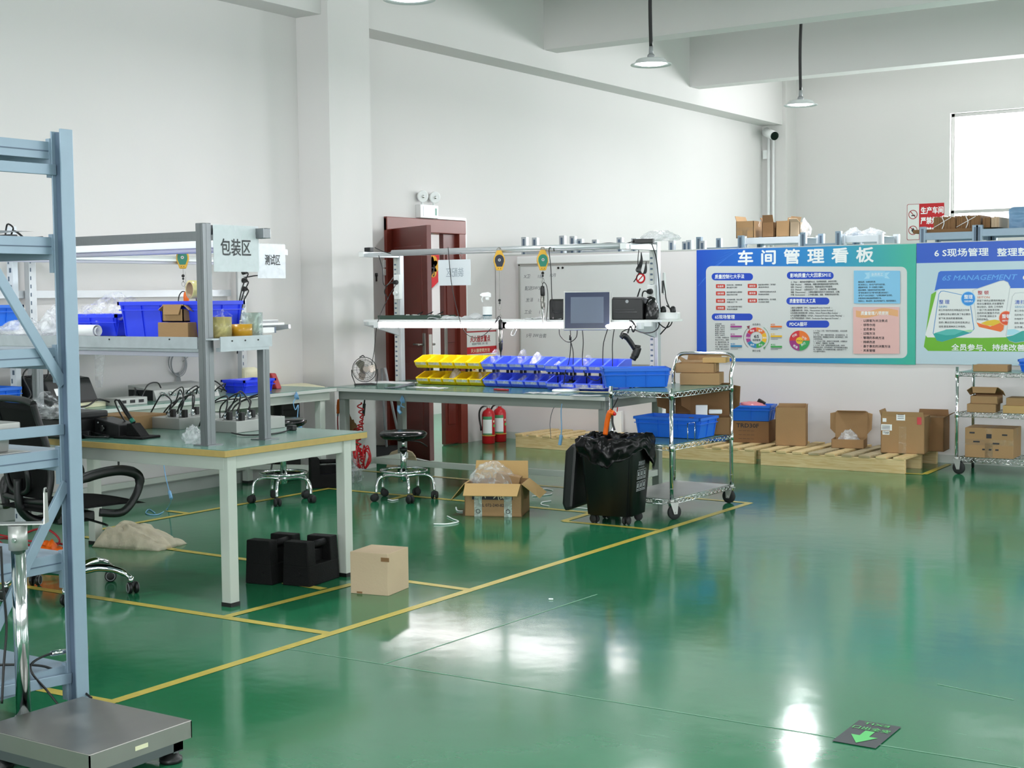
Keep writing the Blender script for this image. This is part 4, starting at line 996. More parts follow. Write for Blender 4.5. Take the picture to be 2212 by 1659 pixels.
# ---- things on the packing shelf (z = 1.272)
SZ = 1.266
p = P(385, 705, y=5.15); crate('parts_crate', 'tall royal blue crate on the packing shelf behind two small cartons', (-5.41, 5.13, SZ), (.60, .30, .178), 0, 'blue_bin', cat_='crate')
crate('parts_crate', 'low royal blue crate on the packing shelf filled with clear bags', (-5.98, 5.15, SZ), (.42, .26, .115), 0, 'blue_bin', cat_='crate')
bag('plastic_bag', 'heap of clear bags spilling out of the low royal blue crate', (-5.93, 5.15, SZ + .06), (.40, .24, .17), 'film', 3, .5, 2.6, .3)
bag('plastic_bag', 'cloudy plastic bag on the packing shelf between the low crate and the rack brace', (-6.32, 5.1, SZ), (.22, .22, .17), 'film_dense', 5, .3, 2.4, .35)
bag('plastic_bag', 'flat crumpled plastic bags at the far end of the packing shelf', (-6.62, 5.1, SZ), (.34, .25, .09), 'film_dense', 6, .5, 2.6, .2)
b = MB(); b.lathe([(.031, 0), (.031, .27), (.0295, .27), (.0295, 0), (.031, 0)], (-6.1, 4.95, SZ + .031), 0, 30, (1, 0, 0), cap=False); b.lathe([(.022, .26), (.022, .275), (.021, .275), (.021, .2)], (-6.1, 4.955, SZ + .03), 0, 26, (1, 0, 0), cap=False); one('paper_roll', 'white paper rolled loosely on the edge of the packing shelf', 'paper', b, 'white_paper')
mailer('small_carton', 'small brown carton with a raised lid flap, stacked on another by the aluminium post', (-5.285, 5.0, SZ + .0775), (.145, .09, .062), 0, 'cardboard', 12)
carton('small_carton', 'small closed brown carton under the one with the raised flap', (-5.275, 5.0, SZ), (.21, .11, .075), 0, 'cardboard')
p = P(432, 690, y=5.02)
def roll(label, c_, r, ri, w, mats, axis=(0, 0, 1), name='tape_roll'):
    t = thing(name, label, 'tape', c_)
    b = MB(); b.lathe([(ri + .004, 0), (r, 0), (r, w), (ri + .004, w), (ri + .004, 0)], (0, 0, 0), 0, 32, axis, cap=False); b.build('tape_film', mats[0], t)
    b = MB(); b.lathe([(ri, 0), (ri + .004, 0), (ri + .004, w), (ri, w), (ri, 0)], (0, 0, 0), 0, 32, axis, cap=False); b.build('core', mats[1], t)
    return t
roll('pale yellow wide tape roll standing behind the aluminium post on the packing shelf', (-5.05, 5.03, SZ), .065, .038, .10, ('tape_yellow_clear', 'cardboard_pale'))
roll('cream tape roll lying on edge on top of the tall royal blue crate', (-5.21, 5.0, SZ + .235), .045, .035, .075, ('tape_pale', 'cardboard_pale'), (0.3, 1, 0))
roll('amber packing tape roll at the right end of the packing shelf', (-4.985 - .05, 5.17, SZ), .055, .034, .062, ('tape_roll', 'cardboard_pale'))
roll('clear green tinted film roll standing beside the amber tape roll', (-5.04, 5.255, SZ), .052, .03, .118, ('tape_clear', 'cardboard_pale'))
bag('plastic_bag', 'small clear bag tucked behind the amber packing tape roll', (-5.09, 5.1, SZ + .066), (.1, .1, .075), 'film_clear', 9, .5, 2.6, .2)
# white perforated upright with cables, crates at the frame edge
pu = thing('perforated_upright', 'white perforated steel upright behind the far end of the packing table', 'post', (P(24, 500, y=5.95).x, 5.95, 0))
b = MB(); b.b2((-.03, -.02, 0), (.03, .02, 1.93), 0, .003)
for i in range(33): b.b2((-.018 + .012 * (i % 2), -.0215, .04 + .055 * i), (-.006 + .02 * (i % 2), -.0198, .07 + .055 * i), 1)
b.build('post_body', ['rack_white', 'rack_dark'], pu)
pa_ = thing('power_adapter', 'black power adapter with cables on the packing table top rail', 'adapter', (P(16, 492, y=5.27).x, 5.27, 1.8005)); b = MB(); b.b2((-.05, -.03, 0), (.05, .03, .032), 0, .005); b.build('casing', 'black', pa_)
b = MB(); b.tube([(-.02, 0, .03), (.0, 0, .09), (.05, 0, .07), (.02, .01, .033)], .005); b.tube([(.05, 0, .01), (.1, .01, .012), (.2, -.01, .006), (.3, .005, .006)], .007); b.tube([(.06, 0, .05), (.09, 0, .04), (.14, 0, .01)], .006); b.build('lead', 'black', pa_)
crate('parts_crate', 'blue crate at the frame edge standing on the white testing shelf', (P(8, 680, x=-7.66).x, P(8, 680, x=-7.66).y - .05, 1.2685), (.22, .24, .16), 0)
crate('parts_crate', 'blue crate at the frame edge standing on the testing table', (P(6, 880, x=-7.6).x, P(6, 880, x=-7.6).y - .06, .7505), (.26, .24, .17), 0)
# ---- things on the packing table
TZ = .75
ss = thing('soldering_station', 'black soldering station with the iron in its sloping stand on the packing table', 'soldering station', (-5.72, 5.0, TZ), .12)
b = MB(); b.slab([(-.13, -.06, 0), (.03, -.06, 0), (.03, -.06, .07), (-.13, -.06, .1)], (0, .13, 0), 0, .006); b.build('control_box', 'black', ss)
b = MB(); b.cyl((-.07, -.062, .05), (-.07, -.08, .05), .016, 0, 16); b.cyl((-.105, -.061, .078), (-.105, -.064, .078), .004, 1); b.build('temperature_dial', ['black_gloss', 'grey_plastic'], ss)
b = MB(); b.b2((.0, -.07, 0), (.19, .07, .012), 0, .004); b.slab([(.05, -.035, .012), (.15, -.035, .012), (.09, -.035, .075), (.06, -.035, .075)], (0, .07, 0), 0, .004); b.build('iron_stand', 'iron_black', ss)
b = MB(); b.tube([(.075, 0, .075), (.03, 0, .13), (-.005, 0, .175), (-.02, 0, .19)], [.011, .012, .01, .008], 0, 12); b.tube([(-.02, 0, .19), (-.045, 0, .185), (-.03, .02, .12), (.0, .05, .05), (.03, .06, .02)], .004, 0, 8); b.tube([(.075, 0, .078), (.06, 0, .095)], .013, 1); b.build('soldering_iron', ['black', 'green_label'], ss)
b = MB(); b.tube([(-.14, -.09, .015), (-.17, -.12, .03), (-.1, -.14, .012), (.0, -.1, .012), (-.12, -.06, .02), (-.19, -.06, .03), (-.16, -.13, .02)], .006); b.box((-.15, -.11, .025), (.05, .03, .03), 0, Matrix.Rotation(.5, 3, 'Z'), .006); b.build('power_cord', 'black', ss)
carton('small_carton', 'flat brown carton lying behind the soldering station', (-6.12, 5.4, TZ), (.30, .26, .075), .1, 'cardboard')
def test_box(label, loc, rz, plugs):
    t = thing('test_box', label, 'test device', loc, rz)
    b = MB(); b.b2((-.115, -.185, 0), (.115, .185, .062), 0, .003); bd_ = b.build('housing', 'steel_dull', t)
    b = MB()
    for x in (-.1, .0, .1):
        for y in (-.17, .0, .17): b.cyl((x, y, .062), (x, y, .065), .004, 0, 10)
    islands(b.build('cover_screw', 'steel', bd_))
    b = MB(); r = random.Random(int(loc[0] * 1000))
    for i in range(plugs):
        x, y = -.02 + .09 * (i // 4), -.13 + .26 * (i % 4) / 3; b.cyl((x, y, .062), (x, y, .08), .011, 0, 14); b.cyl((x, y, .08), (x, y, .1), .008, 0, 14); b.ring((x, y, .075), .011, .0025, 0)
    b.build('connector', 'chrome', t)
    b = MB()
    for i in range(plugs):
        x, y = -.02 + .09 * (i // 4), -.13 + .26 * (i % 4) / 3; q = V((x, y, .1))
        b.tube([q, q + V((r.uniform(-.01, .02), .01, .05)), q + V((r.uniform(-.12, -.03), .05, r.uniform(.06, .12))), q + V((r.uniform(-.25, -.15), r.uniform(-.02, .12), .02)), q + V((r.uniform(-.3, -.2), r.uniform(-.05, .1), -.09))], .0042, 0, 6)
        if i % 2 == 0: b.b2((x + .018, y - .012, .062), (x + .042, y + .012, .105), 0, .003)
    b.build('signal_cable', 'black', t)
    return t
test_box('silver test box with cables left of the tall aluminium post', (-5.875, 5.615, TZ), 0, 6)
test_box('silver test box with cables between the two aluminium posts', (-5.452, 5.617, TZ), 0, 7)
b = MB(); b.tube([P(500, 935, z=.76), P(530, 940, z=.756), P(580, 938, z=.755), P(615, 932, z=.755), P(628, 925, z=.77)], .004); b.box(P(630, 924, z=.765), (.05, .03, .03), 0, None, .006); one('cable', 'black lead ending in a clip at the far edge of the packing table', 'cable', b, 'black')
bag('parts_bag', 'small crumpled bag of metal parts at the foot of the tall aluminium post', P(418, 958, z=TZ), (.11, .1, .095), 'film_dense', 12, .5, 3, .4)
dv = thing('display_unit', 'black slab shaped display unit lying on the packing table behind the rack', 'display', P(85, 950, z=.75) + V((-.16, .06, 0)), .03)
b = MB(); b.b2((-.33, -.02, .10), (.33, .24, .135), 0, .01); b.b2((-.27, 0, 0), (.3, .22, .105), 0, .01); b.build('casing', 'black', dv)
bag('plastic_bag', 'clear plastic bag lying on the black display unit', P(85, 905, z=.89) + V((-.08, .1, -.004)), (.34, .2, .13), 'film', 14, .45, 2.3, .3)
crate('parts_crate', 'blue crate on the packing table at the edge of the picture', (-6.72, 5.5, TZ), (.2, .3, .19), 0, 'blue_crate', cat_='crate') if False else None
crate('parts_crate', 'blue crate hanging high on the white perforated rack post at the frame edge', (-6.02, 4.1, 1.32), (.22, .3, .11), 0, 'blue_crate') if False else None
# cast iron weights, box, sack on the floor
def weight(label, loc, rz, group=None):
    t = thing('iron_weight', label, 'weight', loc, rz)
    b = MB(); w, d, h = .165, .28, .225
    # block with a waist slot under a round hand bar
    def blk(y0, y1, z0, z1, e0=0.0, e1=0.0): b.slab([(-w / 2 + e0, y0, z0), (w / 2 - e0, y0, z0), (w / 2 - e1, y0, z1), (-w / 2 + e1, y0, z1)], (0, y1 - y0, 0), 0, .006)
    blk(-d / 2, d / 2, 0, .105, 0, .006); blk(-d / 2, -d / 2 + .07, .1, h, .006, .012); blk(d / 2 - .07, d / 2, .1, h, .006, .012)
    b.b2((-w / 2 + .012, -d / 2 + .06, .095), (w / 2 - .06, d / 2 - .06, .165), 0, .006)
    b.build('block', 'iron_black', t)
    b = MB(); b.cyl((w / 2 - .045, -d / 2 + .06, .2), (w / 2 - .045, d / 2 - .06, .2), .017, 0, 16); b.build('hand_bar', 'iron_black', t)
    b = MB(); b.cyl((.02, -d / 2 - .0, .06), (.02, -d / 2 - .004, .06), .01, 0, 12); b.build('adjusting_plug', 'iron_black', t)
    return t
weight('black cast iron weight under the packing table, the one beside the cardboard cube', (-4.90, 5.50, 0), math.radians(8))
weight('black cast iron weight under the packing table, partly behind another weight', (-5.10, 5.44, 0), math.radians(8))
weight('black cast iron weight standing by the foot of the testing table', (-7.24, 8.34, 0), math.radians(-42))
t = carton('carton', 'plain pale cardboard cube on the floor beside the packing table leg', (-4.45, 5.50, 0), (.21, .215, .207), math.radians(10), 'cardboard_pale')
b = MB(); b.box((.09, -.1085, .178), (.045, .001, .02), 0); b.b2((-.07, -.109, .003), (-.04, -.1075, .012)); b.build('scuff_mark', 'cardboard_dark', t)
def sackf(a, c_):
    z = .125 * math.sin(PI * min(1, a ** .8)) ** .6 * math.sin(PI * c_) ** .5 * (1.05 - .4 * a) if 0 < a < 1 and 0 < c_ < 1 else 0.0
    k = min(1, z / .05)
    z += k * (.03 * abs(math.sin(a * 7 + c_ * 5 + 3 * noise.noise(V((a * 3, c_ * 3, 1.0))))) * (.4 + abs(noise.noise(V((a * 5, c_ * 4, 7))))) + .012 * abs(noise.noise(V((a * 11, c_ * 8, 4.0)))))
    return V((.02 * noise.noise(V((a * 9, c_ * 7, 8))), .02 * noise.noise(V((a * 8, c_ * 9, 5))), z))
b = MB(); b.sheet((-6.70, 5.60, 0.003), (.46, .10, 0), (-.05, .27, 0), 40, 28, sackf, 0, .003)
one('canvas_sack', 'crumpled off white canvas sack on the floor behind the office chair', 'sack', b, 'canvas')
# ================================================================ TESTING TABLE ALONG THE WALL
TC = thing('testing_table', 'long grey testing table along the wall with perforated posts and lamp rails', 'table', (0, 0, 0))
CX0, CX1, CY0, CY1 = -8.0, -7.30, 4.4, 8.53
table_frame(TC, CX0, CX1, CY0, CY1, top='mat_green', edge='bench_edge', legs=((-7.37, 8.41), (-7.95, 8.2), (-7.37, 6.2), (-7.95, 6.2), (-7.37, 4.5), (-7.95, 4.5)), over=.045)
b = MB(); b.b2((-7.97, 8.19, .11), (-7.93, 8.43, .15)); b.box((-7.66, 8.31, .13), (.62, .03, .04), 0, Matrix.Rotation(.35, 3, 'Z')); b.b2((-7.965, 4.5, .11), (-7.935, 8.2, .15)); b.build('stretcher', 'bench_grey', TC)
b = MB(); b.slab([(-8.0, 8.53, .722), (-7.42, 8.53, .722), (-7.5, 8.62, .722), (-7.95, 8.9, .722), (-8.0, 8.9, .722)], (0, 0, .026)); b.build('end_board', 'cream', TC)
for y in (8.17, 6.2, 4.55):
    b = MB(); b.b2((-7.975, y - .028, .75), (-7.925, y + .028, 1.83), 0, .003)
    for i in range(18): b.b2((-7.926, y - .02, .82 + i * .055), (-7.9235, y - .012, .845 + i * .055), 1)
    b.build('perforated_post', ['alu_light', 'rack_dark'], TC)
    b = MB(); b.b2((-7.93, y - .02, 1.775), (-7.47, y + .02, 1.82), 0, .003); b.build('lamp_arm', 'alu_light', TC)
    b = MB(); b.slab([(-7.925, y - .012, 1.16), (-7.925, y - .012, 1.25), (-7.45, y - .012, 1.25), (-7.45, y - .012, 1.22)], (0, .024, 0)); b.build('shelf_bracket', 'alu_light', TC)
b = MB(); b.b2((-7.50, 4.4, 1.772), (-7.45, 8.03, 1.818), 0, .003); b.b2((-7.502, 8.03, 1.77), (-7.448, 8.05, 1.82), 1); b.build('lamp_rail', ['alu_light', 'rack_dark'], TC)
b = MB(); b.b2((-7.545, 5.4, 1.715), (-7.495, 7.9, 1.752), 0, .004); b.cyl((-7.52, 5.42, 1.706), (-7.52, 7.88, 1.706), .011, 1, 10); b.build('tube_lamp', ['lamp_white', 'tube_off'], TC)
b = MB(); b.b2((-7.93, 4.4, 1.25), (-7.40, 8.06, 1.268), 0, .002); b.b2((-7.43, 4.4, 1.195), (-7.40, 7.95, 1.235), 0); b.b2((-7.432, 7.95, 1.193), (-7.398, 7.965, 1.237), 1); b.build('shelf', ['white_plastic', 'rack_dark'], TC)
b = MB(); b.b2((-8.0, 4.4, 1.47), (-7.985, 8.1, 1.52)); b.build('wall_rail', 'alu_light', TC)
# sign of the testing area
a, c_ = P(557, 601, x=-7.44), P(617, 601, x=-7.44); w = c_.y - a.y
sg = thing('hanging_sign', 'smaller testing area sign in a clear sleeve behind the packing area sign', 'sign', (-7.44, (a.y + c_.y) / 2, a.z))
b = MB(); b.b2((-.001, -w / 2, 0), (.001, w / 2, .255)); b.build('paper', 'paper_grey', sg)
b = MB(); b.text('测试区', .085, (.0022, -.075, .105), (0, 1, 0), (0, 0, 1), 0, .014, width=.165); b.build('lettering', 'ink', sg)
b = MB(); b.b2((.003, -w / 2 - .004, -.004), (.0035, w / 2 + .004, .262)); b.build('clear_sleeve', 'sleeve', sg)
# laptop on the shelf end
lp = thing('laptop', 'closed silver laptop on the end of the white testing shelf', 'laptop', (-7.56, 7.9, 1.268))
b = MB(); b.b2((-.11, -.15, .0), (.11, .15, .014), 0, .004); b.build('laptop_base', 'grey_plastic', lp); b = MB(); b.b2((-.11, -.15, .0145), (.11, .15, .021), 0, .003); b.build('lid', 'white_plastic', lp)
# power strip on the post with plugs
ps = thing('power_strip', 'white power strip fixed upright on the testing table post with three black plugs', 'power strip', (-7.915, 8.14, 1.28))
b = MB(); b.b2((-.012, -.03, 0), (.022, .03, .42), 0, .006); b.build('socket_housing', 'white_plastic', ps)
b = MB()
for i in range(6): b.cyl((.022, 0, .05 + .065 * i), (.0235, 0, .05 + .065 * i), .018, 0, 18)
for o in islands(b.build('socket', 'grey_plastic', ps)): pass
for z in (.245, .31, .375):
    b = MB(); b.cyl((.024, 0, z), (.055, 0, z), .021, 0, 14, .016); b.tube([(.055, 0, z), (.075, 0, z - .02), (.05, -.03, z - .1), (.02, -.05, z - .25), (-.0, -.06, z - .5)], .005); b.build('plug', 'black', ps)
b = MB(); b.tube([P(576, 580, x=-7.6), P(572, 570, x=-7.5), P(590, 555, x=-7.45), P(576, 590, x=-7.6), P(548, 596, x=-7.85), P(524, 600, x=-7.9)], .005); b.build('lead', 'black', ps, world=True)
bag('plastic_bag', 'small clear bag hanging beside the upright power strip', (-7.9, 8.22, 1.22), (.06, .05, .12), 'film_clear', 21, .4)
# devices on the testing table
p = P(355, 866, z=.75)
dt = thing('tester_unit', 'long silver tester with a row of round connectors on the testing table', 'test device', (-7.62, 7.16, .75))
b = MB(); b.slab([(-.16, -.30, 0), (.13, -.30, 0), (.10, -.30, .075), (-.16, -.30, .105)], (0, .60, 0), 0, .004); b.build('housing', 'steel_dull', dt)
b = MB(); b.b2((-.15, -.303, .005), (.09, -.299, .075)); b.build('end_panel', 'black', dt)
for i in range(7):
    b = MB(); y = -.24 + i * .078; b.cyl((.105, y, .05), (.135, y, .045), .014, 0, 14); b.cyl((.13, y, .045), (.165, y, .04), .009, 0, 12); b.build('connector', 'chrome', dt)
b = MB()
for i in range(4): b.tube([(.16, -.2 + i * .14, .04), (.2, -.2 + i * .14, .07), (.19, -.12 + i * .14, .09), (.16, -.08 + i * .12, .03)], .0045)
b.tube([(-.1, .3, .05), (-.08, .36, .12), (-.05, .42, .06), (.0, .5, .02)], .005); b.tube([(-.02, .3, .06), (.0, .38, .1), (.05, .45, .02)], .005); b.tube([(-.05, -.303, .04), (-.02, -.36, .09), (.05, -.42, .08), (.1, -.5, .02), (.1, -.62, .01)], .006); islands(b.build('signal_cable', 'black', dt))
bx = thing('adapter_box', 'small silver adapter box with four sockets left of the long tester', 'test device', (-7.46, 6.56, .75), -.1)
b = MB(); b.b2((-.07, -.12, 0), (.07, .12, .05), 0, .003); b.build('housing', 'steel_dull', bx)
b = MB()
for i in range(3): b.b2((.0695, -.09 + i * .07, .015), (.072, -.05 + i * .07, .035))
islands(b.build('socket', 'black', bx))
b = MB(); b.tube([(-.02, -.12, .025), (.0, -.22, .05), (.05, -.35, .015), (.0, -.5, .012), (.08, -.62, .01)], .006); b.tube([(.0, .12, .03), (-.03, .2, .12), (-.06, .3, .13), (-.1, .36, .09)], .005); b.build('cable', 'black', bx)
pr = thing('printer', 'black desktop printer on the testing table seen through the rack', 'printer', (-7.72, 6.2, .75), .1)
b = MB(); b.slab([(-.16, -.2, 0), (.17, -.2, 0), (.17, -.2, .05), (.10, -.2, .19), (-.16, -.2, .21)], (0, .4, 0), 0, .01); b.build('casing', 'black', pr)
b = MB()
for i in range(6): b.b2((-.13 + i * .035, -.17, .2 + .0 * i), (-.115 + i * .035, .17, .214 - i * .003))
b.build('vent_slat', 'black_gloss', pr); b = MB(); b.b2((.16, -.2, .0), (.24, .2, .03), 0, .004); b.build('paper_tray', 'cream', pr)
b = MB(); q = Matrix.Rotation(.46, 3, 'Y'); b.box((.142, -.12, .11), (.002, .06, .05), 0, Matrix.Rotation(-.46, 3, 'Y')); b.build('label_sticker', 'white_paper', pr)
b = MB(); b.tube([P(75, 785, x=-7.5), P(50, 810, x=-7.45), P(66, 850, x=-7.42), P(58, 862, x=-7.4)], .005); b.tube([P(82, 785, x=-7.5), P(84, 830, x=-7.45), P(110, 860, x=-7.4), P(140, 872, x=-7.38)], .005); b.tube([P(75, 785, x=-7.5), P(68, 830, x=-7.45), P(80, 860, x=-7.42), P(100, 875, x=-7.4)], .005); b.tube([P(104, 790, x=-7.6), P(103, 812, x=-7.6), P(90, 822, x=-7.6), P(75, 818, x=-7.6)], .005)
one('cable', 'loose black cables hanging down behind the rack onto the testing table', 'cable', b, 'black')
b = MB(); b.sheet((-7.5, 5.9, .752), (.16, .0, 0), (0, .3, 0), 8, 8, lambda a, c_: V((0, 0, .01 + .02 * math.sin(c_ * 3 + a * 2))), 0, .002); one('paper_sheet', 'white paper sheet on the testing table seen through the rack', 'paper', b, 'white_paper')
carton('small_carton', 'brown carton on the testing table at the frame edge beside the blue crate', (-7.72, 5.72, .75), (.14, .14, .09), 0, 'cardboard')
crate('parts_crate', 'blue tray standing on the right half of the testing table', (-7.57, 7.84, .75), (.24, .34, .10), 0, 'blue_bin', cat_='tray')
b = MB(); b.slab([(-7.82, 8.2, .75), (-7.62, 8.2, .75), (-7.68, 8.2, .87), (-7.78, 8.2, .87)], (0, .06, 0), 0, .01); one('file_stand', 'dull red wedge shaped stand behind the blue tray', 'stand', b, 'red_dull')
b = MB(); b.slab([(-7.9, 8.1, .75), (-7.86, 8.1, .75), (-7.86, 8.1, .9), (-7.9, 8.1, .92)], (0, .16, 0), 0, .02); one('cloth_pad', 'cream padded roll behind the blue tray by the perforated post', 'pad', b, 'cream')
# coil of grey cable on the wall, white perforated sheath
b = MB(); c0 = P(382, 782, x=-8.02)
for k in range(4): b.ring(c0 + V((.004 * k, .004 * k, -.006 * k)), .085 + .005 * (k % 2), .0035, 0, (1, .05 * k, .04), 30, 6)
for k in range(5): b.tube([c0 + V((.004 * k, 0, -.08)), c0 + V((.008, -.02 + .012 * k, -.16)), c0 + V((.01, -.07 + .02 * k, -.25))], .0035, 0, 6)
b.tube([c0 + V((0, .06, .0)), c0 + V((.02, .18, .09)), c0 + V((.05, .3, .2))], .003, 0, 6)
one('cable_coil', 'coil of grey cable hanging on the wall above the tester', 'cable', b, 'grey_plastic')
b = MB(); b.sheet(P(204, 756, x=-7.9), (0, .10, 0), (0, .0, -.26), 8, 14, lambda a, c_: V((.03 * math.sin(a * 3.1), -.045 * c_ * a, 0)), 0, .002); one('bubble_sheath', 'white bubble sheath hanging below the packing shelf beside the rack post', 'sheath', b, 'film_dense')
b = MB(); b.b2((-7.55, 6.75, 1.105), (-7.35, 6.95, 1.125), 0, .003); b.tube([(-7.5, 6.85, 1.12), (-7.5, 6.85, 1.19)], .006); one('clamp_light', 'small dull red clamp lamp hanging under the shelf beside the rack post', 'lamp', b, 'red_dull') if False else None
# louvred heater below, straps, bags
ht = thing('louvre_box', 'black louvred unit under the right end of the testing table', 'heater', (-7.9, 8.62, .02))
b = MB(); b.b2((-.06, -.11, 0), (.04, .11, .66), 0, .02); b.build('casing', 'black', ht)
b = MB()
for i in range(9): b.b2((.038, -.095, .18 + i * .05), (.046, .095, .184 + i * .05))
islands(b.build('louvre', 'rubber', ht))
b = MB(); b.cyl((-7.9, 8.62, 0), (-7.9, 8.62, .02), .05); o = b.build('foot', 'black', ht, world=True)
def strap(name, label, pts, r, tail=None, m='esd_blue', knot=True):
    b = MB(); b.tube(pts, r, 0, 6)
    if tail:
        b.tube(tail, r * 3.2, 0, 8)
    if knot:
        p = pts[0]
        for k in range(4): b.ring(V(p) + V((.004 * k, 0, .004 * k)), .016 + .004 * k, r, 0, (1, .4 * k, .5), 14, 6)
    return one(name, label, 'strap', b, m)
X_ = -7.285
strap('wrist_strap', 'pale blue wrist strap hanging from the right end of the testing table', [P(640, 858, x=X_), P(634, 870, x=X_), P(638, 885, x=X_), P(644, 875, x=X_), P(643, 895, x=X_), P(642, 910, x=X_)], .004, [P(641, 912, x=X_), P(646, 920, x=X_), P(650, 924, x=X_)])
strap('wrist_strap', 'thin pale blue strap trailing from the testing table to the floor', [P(352, 990, x=-7.3), P(358, 1030, x=-7.25), P(366, 1062, x=-7.1), P(370, 1078, x=-7.05), P(362, 1098, z=.006), P(345, 1110, z=.005), P(328, 1112, z=.005), P(315, 1108, z=.005), P(322, 1100, z=.005), P(335, 1108, z=.005)], .0035, [P(366, 1062, x=-7.1), P(370, 1077, x=-7.05)], knot=False)
b = MB(); b.tube([P(255, 984, x=-7.34), P(256, 990, x=-7.34), P(256, 1012, x=-7.34), P(255, 1022, x=-7.34)], [.004, .007, .006, .003], 0, 8); one('hanging_lead', 'short black lead hanging below the edge of the testing table', 'cable', b, 'black')
b = MB(); b.tube([P(590, 985, x=-7.5), P(588, 1000, x=-7.5), P(585, 1020, x=-7.5)], .006); b.slab([P(578, 1022, x=-7.5), P(591, 1022, x=-7.5), P(591, 1036, x=-7.5), P(578, 1036, x=-7.5)], (-.02, 0, 0), 0, .002); one('plug_lead', 'black lead ending in a wide connector hanging under the testing table', 'cable', b, 'black')
bag('plastic_bag', 'clear plastic bag on the floor behind the black weight', (-7.30, 8.62, 0.002), (.3, .22, .28), 'film_clear', 31, .5, 2.4, .5)
# ================================================================ ROUND STOOLS
def stool(label, loc, seat_z, group, rz, show_seat=True):
    t = thing('round_stool', label, 'stool', loc, rz, group)
    b = MB(); b.lathe([(.0, seat_z - .055), (.15, seat_z - .055), (.17, seat_z - .035), (.172, seat_z - .02), (.15, seat_z - .004), (.08, seat_z), (.0, seat_z)], (0, 0, 0), 0, 36, cap=False); b.build('seat', 'black_gloss', t)
    b = MB(); b.cyl((0, 0, .2), (0, 0, seat_z - .13), .022, 0, 20); b.cyl((0, 0, seat_z - .14), (0, 0, seat_z - .055), .012, 0, 16); b.cyl((0, 0, .13), (0, 0, .21), .027); b.build('column', 'chrome', t)
    b = MB(); b.cyl((0, 0, seat_z - .15), (0, 0, seat_z - .125), .027, 0, 18); b.cyl((0, 0, seat_z - .075), (0, 0, seat_z - .05), .045); b.tube([(0, 0, seat_z - .07), (.1, .05, seat_z - .085), (.16, .09, seat_z - .125)], .005); b.build('lever', 'black', t)
    b = MB(); b.ring((0, 0, .208), .165, .0095, 0, (0, 0, 1), 44, 10); b.build('foot_ring', 'chrome', t)
    for i in range(5):
        a = 2 * PI * i / 5; cx_, cy_ = math.cos(a), math.sin(a)
        b = MB(); b.tube([(cx_ * .02, cy_ * .02, .165), (cx_ * .12, cy_ * .12, .178), (cx_ * .19, cy_ * .19, .165), (cx_ * .215, cy_ * .215, .12), (cx_ * .22, cy_ * .22, .065)], .0115, 0, 10); lg = b.build('leg', 'chrome', t)
        b = MB(); tg = V((-cy_, cx_, 0)); ax = (V((cx_, cy_, 0)) * math.cos(i * 1.3) + tg * math.sin(i * 1.3)); n_ = V((-ax.y, ax.x, 0)); c0 = V((cx_ * .22, cy_ * .22, .0275)) + n_ * .014
        for s in (-1, 1): b.lathe([(.004, -.010), (.022, -.010), (.0275, -.003), (.0275, .004), (.02, .010), (.004, .010)], c0 + ax * s * .015, 0, 18, ax)
        b.box(V((cx_ * .22, cy_ * .22, .045)) + n_ * .004, (.03, .03, .03), 0, None, .006); b.build('caster', 'rubber', lg)
    return t
p1 = P(614, 1084, z=0); p2 = P(873, 1078, z=0)
stool('round stool with chrome foot ring, its seat hidden by the packing table', p1, .60, None, .2)
stool('round stool with a black padded seat in front of the assembly bench', p2, .495, None, .5)
# ================================================================ ASSEMBLY BENCH
TB = thing('assembly_bench', 'long grey assembly bench with lit shelf tubes and rows of picking bins', 'workbench', (0, 0, 0))
BX0, BX1, BY0, BY1 = -7.42, -4.91, 8.555, 9.6
table_frame(TB, BX0, BX1, BY0, BY1, top='mat_dark', edge='bench_edge', legs=((-7.335, 8.66), (-7.38, 9.45), (-4.98, 8.66), (-4.98, 9.45)), m='bench_dark', over=.07, topth=.03)
b = MB(); b.b2((-7.36, 8.66, .105), (-7.32, 9.45, .15), 0, .003); b.b2((-5.0, 8.66, .105), (-4.96, 9.45, .15), 0, .003); b.b2((-7.32, 9.0, .105), (-5.0, 9.04, .15), 0, .003); b.build('stretcher', 'bench_grey', TB)
for x in (-7.39, -4.99):
    b = MB(); y = 9.45; b.b2((x - .035, y - .02, .75), (x + .03, y + .03, 1.835), 0, .003); b.b2((x - .035, y - .024, .75), (x - .0, y - .02, 1.8), 1)
    for i in range(24): b.b2((x - .028, y - .0255, .79 + i * .04), (x - .008, y - .0238, .803 + i * .04), 2)
    b.build('perforated_post', ['alu_light', 'bench_edge', 'rack_dark'], TB)
    b = MB(); b.b2((x - .025, 8.97, 1.772), (x + .025, 9.47, 1.815), 0, .003); b.b2((x - .024, 8.965, 1.774), (x + .024, 8.972, 1.813), 1); b.build('lamp_arm', ['alu_light', 'white_plastic'], TB)
    b = MB(); b.slab([(x - .012, 9.43, 1.13), (x - .012, 9.43, 1.25), (x - .012, 9.0, 1.25), (x - .012, 9.0, 1.225)], (.024, 0, 0)); b.build('shelf_bracket', 'alu_light', TB)
b = MB(); b.cyl((-7.1, 9.0, 1.80), (-5.0, 9.0, 1.80), .021, 0, 18); b.b2((-7.4, 9.02, 1.775), (-4.96, 9.055, 1.805), 0); b.build('top_rail', 'alu_light', TB)
b = MB(); b.b2((-7.44, 9.04, 1.252), (-4.72, 9.36, 1.268), 0, .002); b.b2((-7.38, 9.03, 1.222), (-4.8, 9.05, 1.252)); sh = b.build('shelf', 'white_plastic', TB)
